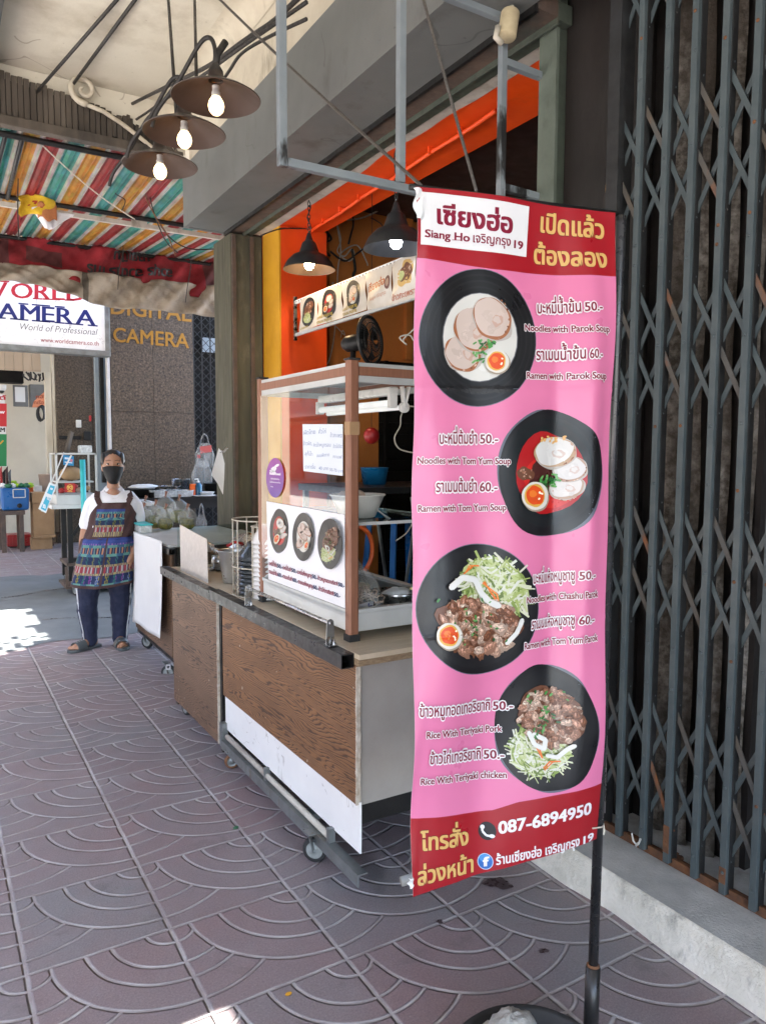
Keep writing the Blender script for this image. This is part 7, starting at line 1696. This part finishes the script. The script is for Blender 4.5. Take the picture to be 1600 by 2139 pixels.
# trousers
m_ = MB(); torso_mesh(m_, .004, .62, .80, 8)
limb(m_, [(-.04, .0, .69), (-.078, .02, .55), (-.100, .022, .40), (-.102, -.002, .26), (-.092, -.006, .12), (-.090, -.004, .055)], [.112, .098, .078, .070, .055, .052]); limb(m_, [(.125, .0, .69), (.130, .02, .55), (.134, .022, .40), (.132, -.004, .26), (.126, -.006, .12), (.124, -.004, .055)], [.112, .098, .080, .072, .058, .055])
o = m_.build('trousers', 'trousers', P); remesh(o, .0055, 4); crease(o, .020, .07)
m_ = MB()
for (S, X) in ((-1, [(-.183, .03, .53), (-.176, .03, .42), (-.170, .01, .28), (-.146, .005, .14), (-.140, .005, .06)]), (1, [(.222, .03, .53), (.212, .03, .42), (.202, .01, .28), (.182, .005, .14), (.177, .005, .06)])):
    for k in (-1, 0, 1): m_.tube([L_(x-S*.004*abs(k)-S*.004, y+.022*k+.012, z) for x, y, z in X], .0042, 5)
m_.build('stripe', 'trouser_stripe', P)
# apron
def apron_col(u, z, bib):
    s_ = (z-.50)/.34 if not bib else (z-.86)/.20
    def wave(f, a): return a*math.sin(u*f)
    if bib:
        if not (-.68 < u < .42) or not (.865 < z < 1.065): return (.062, .030, .028)
        uu, zz = u*24, 1.065-z
        rows = [(.02, 'b'), (.034, 'g'), (.06, 'z'), (.08, 'g'), (.115, 'n'), (.13, 'y'), (.168, 'r'), (.2, 'y')]
    else:
        if -.10 < u < -.045: return (.062, .030, .028)
        if z < .525 or abs(u) > 1.18: return (.062, .030, .028)
        uu, zz = u*26, .845-z
        rows = [(.028, 'b'), (.04, 'p'), (.06, 'g'), (.10, 'z'), (.122, 'g'), (.175, 'n'), (.19, 'y'), (.232, 'r'), (.248, 'y'), (.305, 'e'), (.314, 'g'), (.4, 'br')]
    for h, k in rows:
        if zz < h: break
    if k == 'b': return (.03, .055, .22)
    if k == 'p': return (.035, .05, .22) if math.sin(uu*7) > -.2 else (.20, .10, .28)
    if k == 'g': return (.10, .25, .22) if math.sin(uu*9) > -.2 else (.03, .09, .16)
    if k == 'z': 
        q = math.sin(uu*1.25); return (.36, .17, .09) if q > .68 else ((.01, .012, .03) if abs(q) < .35 else ((.10, .18, .18) if q < -.8 else (.02, .03, .11)))
    if k == 'n':
        q = math.sin(uu*1.05+.7); q2 = math.sin(uu*3.1+z*190); return ((.11, .12, .03) if math.sin(uu*.5) > 0 else (.02, .10, .10)) if q > .45 and q2 > -.3 else (.010, .022, .07)
    if k == 'y': return (.34, .28, .12) if math.sin(uu*5) > -.3 else (.10, .06, .10)
    if k == 'r':
        q = math.sin(uu*1.6); return (.34, .32, .31) if q > .6 else ((.03, .06, .10) if .2 < q <= .6 else (.26, .03, .045))
    if k == 'e':
        q = math.sin(uu*1.05); q2 = math.sin(uu*4.3+z*160); c = ((.16, .035, .2), (.14, .18, .3), (.2, .17, .03), (.02, .12, .1))[int((uu+40)/5.98) % 4]; return c if q > .3 and q2 > -.45 else (.010, .022, .08)
    return (.062, .030, .028)
def ap_pt(ang, z, gr):
    if z >= .84: cx, cy, rx, ry = tor(z)
    else:
        t = (.84-z)/.35; cx, cy, rx, ry = .067-.055*t, .012+.018*t, .182+.040*t, .145+.035*t
    fold = .010*math.sin(ang*7+z*4)*max(0, (.86-z)/.36)+.004*math.sin(ang*13-z*30)
    a = ang+1.5708
    return L_(cx-(rx+gr+fold)*math.copysign(abs(math.cos(a))**.9, math.cos(a)), cy+(ry+gr+fold)*math.copysign(abs(math.sin(a))**.9, math.sin(a)), z)
m_ = MB()
def skirt(u, v):
    z = .855-(.345+.02*math.sin(u*4))*v; return ap_pt((u-.5)*2*(1.40), z, .018)
m_.grid(skirt, 110, 90, 0, lambda u, v: apron_col((u-.5)*2*1.40, .855-.345*v, False))
def bib(u, v):
    z = .84+.272*v; half = 1.42-.12*v if v < .45 else (1.366-(v-.45)/.55*.80)
    return ap_pt((u-.5)*2*half, z, .015+.004*math.sin(v*12+u*5))
m_.grid(bib, 90, 70, 0, lambda u, v: apron_col((u-.5)*2*(1.42-.12*v if v < .45 else 1.366-(v-.45)/.55*.80), .84+.272*v, True))
m_.build('apron', 'fabric_vc', P, solid=.003)
for s_, pts in ((-1, [(.003, .108, 1.105), (-.015, .085, 1.15), (-.010, .02, 1.192), (-.0, -.06, 1.17)]), (1, [(.198, .108, 1.105), (.222, .08, 1.15), (.212, .02, 1.188), (.2, -.06, 1.17)])):
    m_ = MB()
    for k in range(len(pts)-1): m_.bar(L_(*pts[k]), L_(*pts[k+1]), .040, .006, PR @ V((0, -1, .6)))
    m_.build('apron_strap', 'apron_brown', P)
# head details
m_ = MB()
el(m_, (HX, -.010, HZ+.026), .0865, .0915, .097, nn=(64, 44), keep=lambda d: not ((PR.transposed() @ d).y < -.006 and d.z < .061-9.0*(PR.transposed() @ d).x**2) and d.z > -.085)
el(m_, (HX, -.10, HZ-.02), .045, .035, .045)
for s_ in (-1, 1): el(m_, (HX+s_*.066, .008, HZ+.05), .018, .045, .05)
o = m_.build('hair', 'hair', P)
m_ = MB()
def mk_(u, v):
    a = (u-.5)*2*1.35; z = HZ-.014-.109*v+.012*math.sin(math.pi*u)*(1-v)-.012*math.sin(math.pi*u)*v*1.2
    w = .075-.036*v**1.6; d = .086+.020*math.sin(math.pi*min(1, v*.9+.08))-.02*max(0, v-.8)/.2
    return L_(HX+w*math.sin(a)/math.sin(1.35)*(1-.06*v), .004+d*max(0, math.cos(a))**.8-.0, z)
m_.grid(mk_, 26, 20)
o = m_.build('face_mask', 'mask', P, solid=.003)
m_ = MB()
for s_ in (-1, 1): m_.tube([L_(HX+s_*.066, .02, HZ-.02), L_(HX+s_*.078, -.012, HZ+.012), L_(HX+s_*.08, -.028, HZ-.02), L_(HX+s_*.074, -.01, HZ-.05), L_(HX+s_*.06, .02, HZ-.09)], .0022, 5)
m_.build('ear_loop', 'mask', P)
for s_ in (-1, 1):
    m_ = MB(); m_.ell(L_(HX+s_*.033, .0705, HZ+.011), .0125, .008, .0048, 12, 8, rot=PR); e_ = m_.build('eye', 'eye_white', P)
    m_ = MB(); m_.ell(L_(HX+s_*.033, .0765, HZ+.011), .0058, .004, .0046, 12, 8, rot=PR); m_.build('iris', 'eye_dark', e_)
    m_ = MB(); m_.tube([L_(HX+s_*(.018+.0062*k), .0775-.0022*abs(k-2), HZ+.0155+.0016*math.sin(k/5*3.14)) for k in range(6)], [.001, .0022, .0026, .0026, .0022, .001], 6); m_.build('eyelid', 'hair', e_)
    m_ = MB(); m_.tube([L_(HX+s_*(.012+.0085*k), .0865-.0035*max(0, k-2)-.001*k, HZ+.037+.004*math.sin(k/5*2.6)) for k in range(6)], [.001, .0020, .0023, .0022, .0018, .001], 6); m_.build('eyebrow', 'apron_brown', P)
# slides
for f in (fL, fR):
    m_ = MB(); out = [(-.036, -.075), (-.02, -.088), (.02, -.088), (.036, -.075), (.042, .02), (.050, .10), (.046, .15), (.025, .182), (-.005, .188), (-.035, .172), (-.048, .13), (-.048, .08), (-.040, .02)]
    top = [L_(*f(x, y, .021)) for x, y in out]; bot = [L_(*f(x*1.02, y*1.01, .002)) for x, y in out]; k = len(out)
    m_.add(top+bot, [tuple(range(k-1, -1, -1)), tuple(range(k, 2*k))]+[(i, (i+1) % k, (i+1) % k+k, i+k) for i in range(k)])
    o = m_.build('slide', 'slide_grey', P, bevel=.004)
    m_ = MB(); m_.grid(lambda u, v: L_(*f(-.052*math.cos(3.1416*u)*(1-.03*v), .055+.075*v, .016+(.062-.012*v)*max(0, math.sin(3.1416*u))**.8)), 20, 10, 0)
    m_.build('strap', 'slide_grey', o, solid=.005)
    m_ = MB(); 
    for q in range(3): m_.grid(lambda u, v, q=q: L_(*f(-.050*math.cos(1.0+.9*u), .066+.02*q+.010*v+.006*u, .0195+(.0615-.012*(.2+.25*q))*math.sin(1.0+.9*u)**.8)), 8, 2)
    m_.build('stripe', 'slide_pale', o)

# name suffixes for kinds that Blender numbered stay as they are; every thing keeps its own label
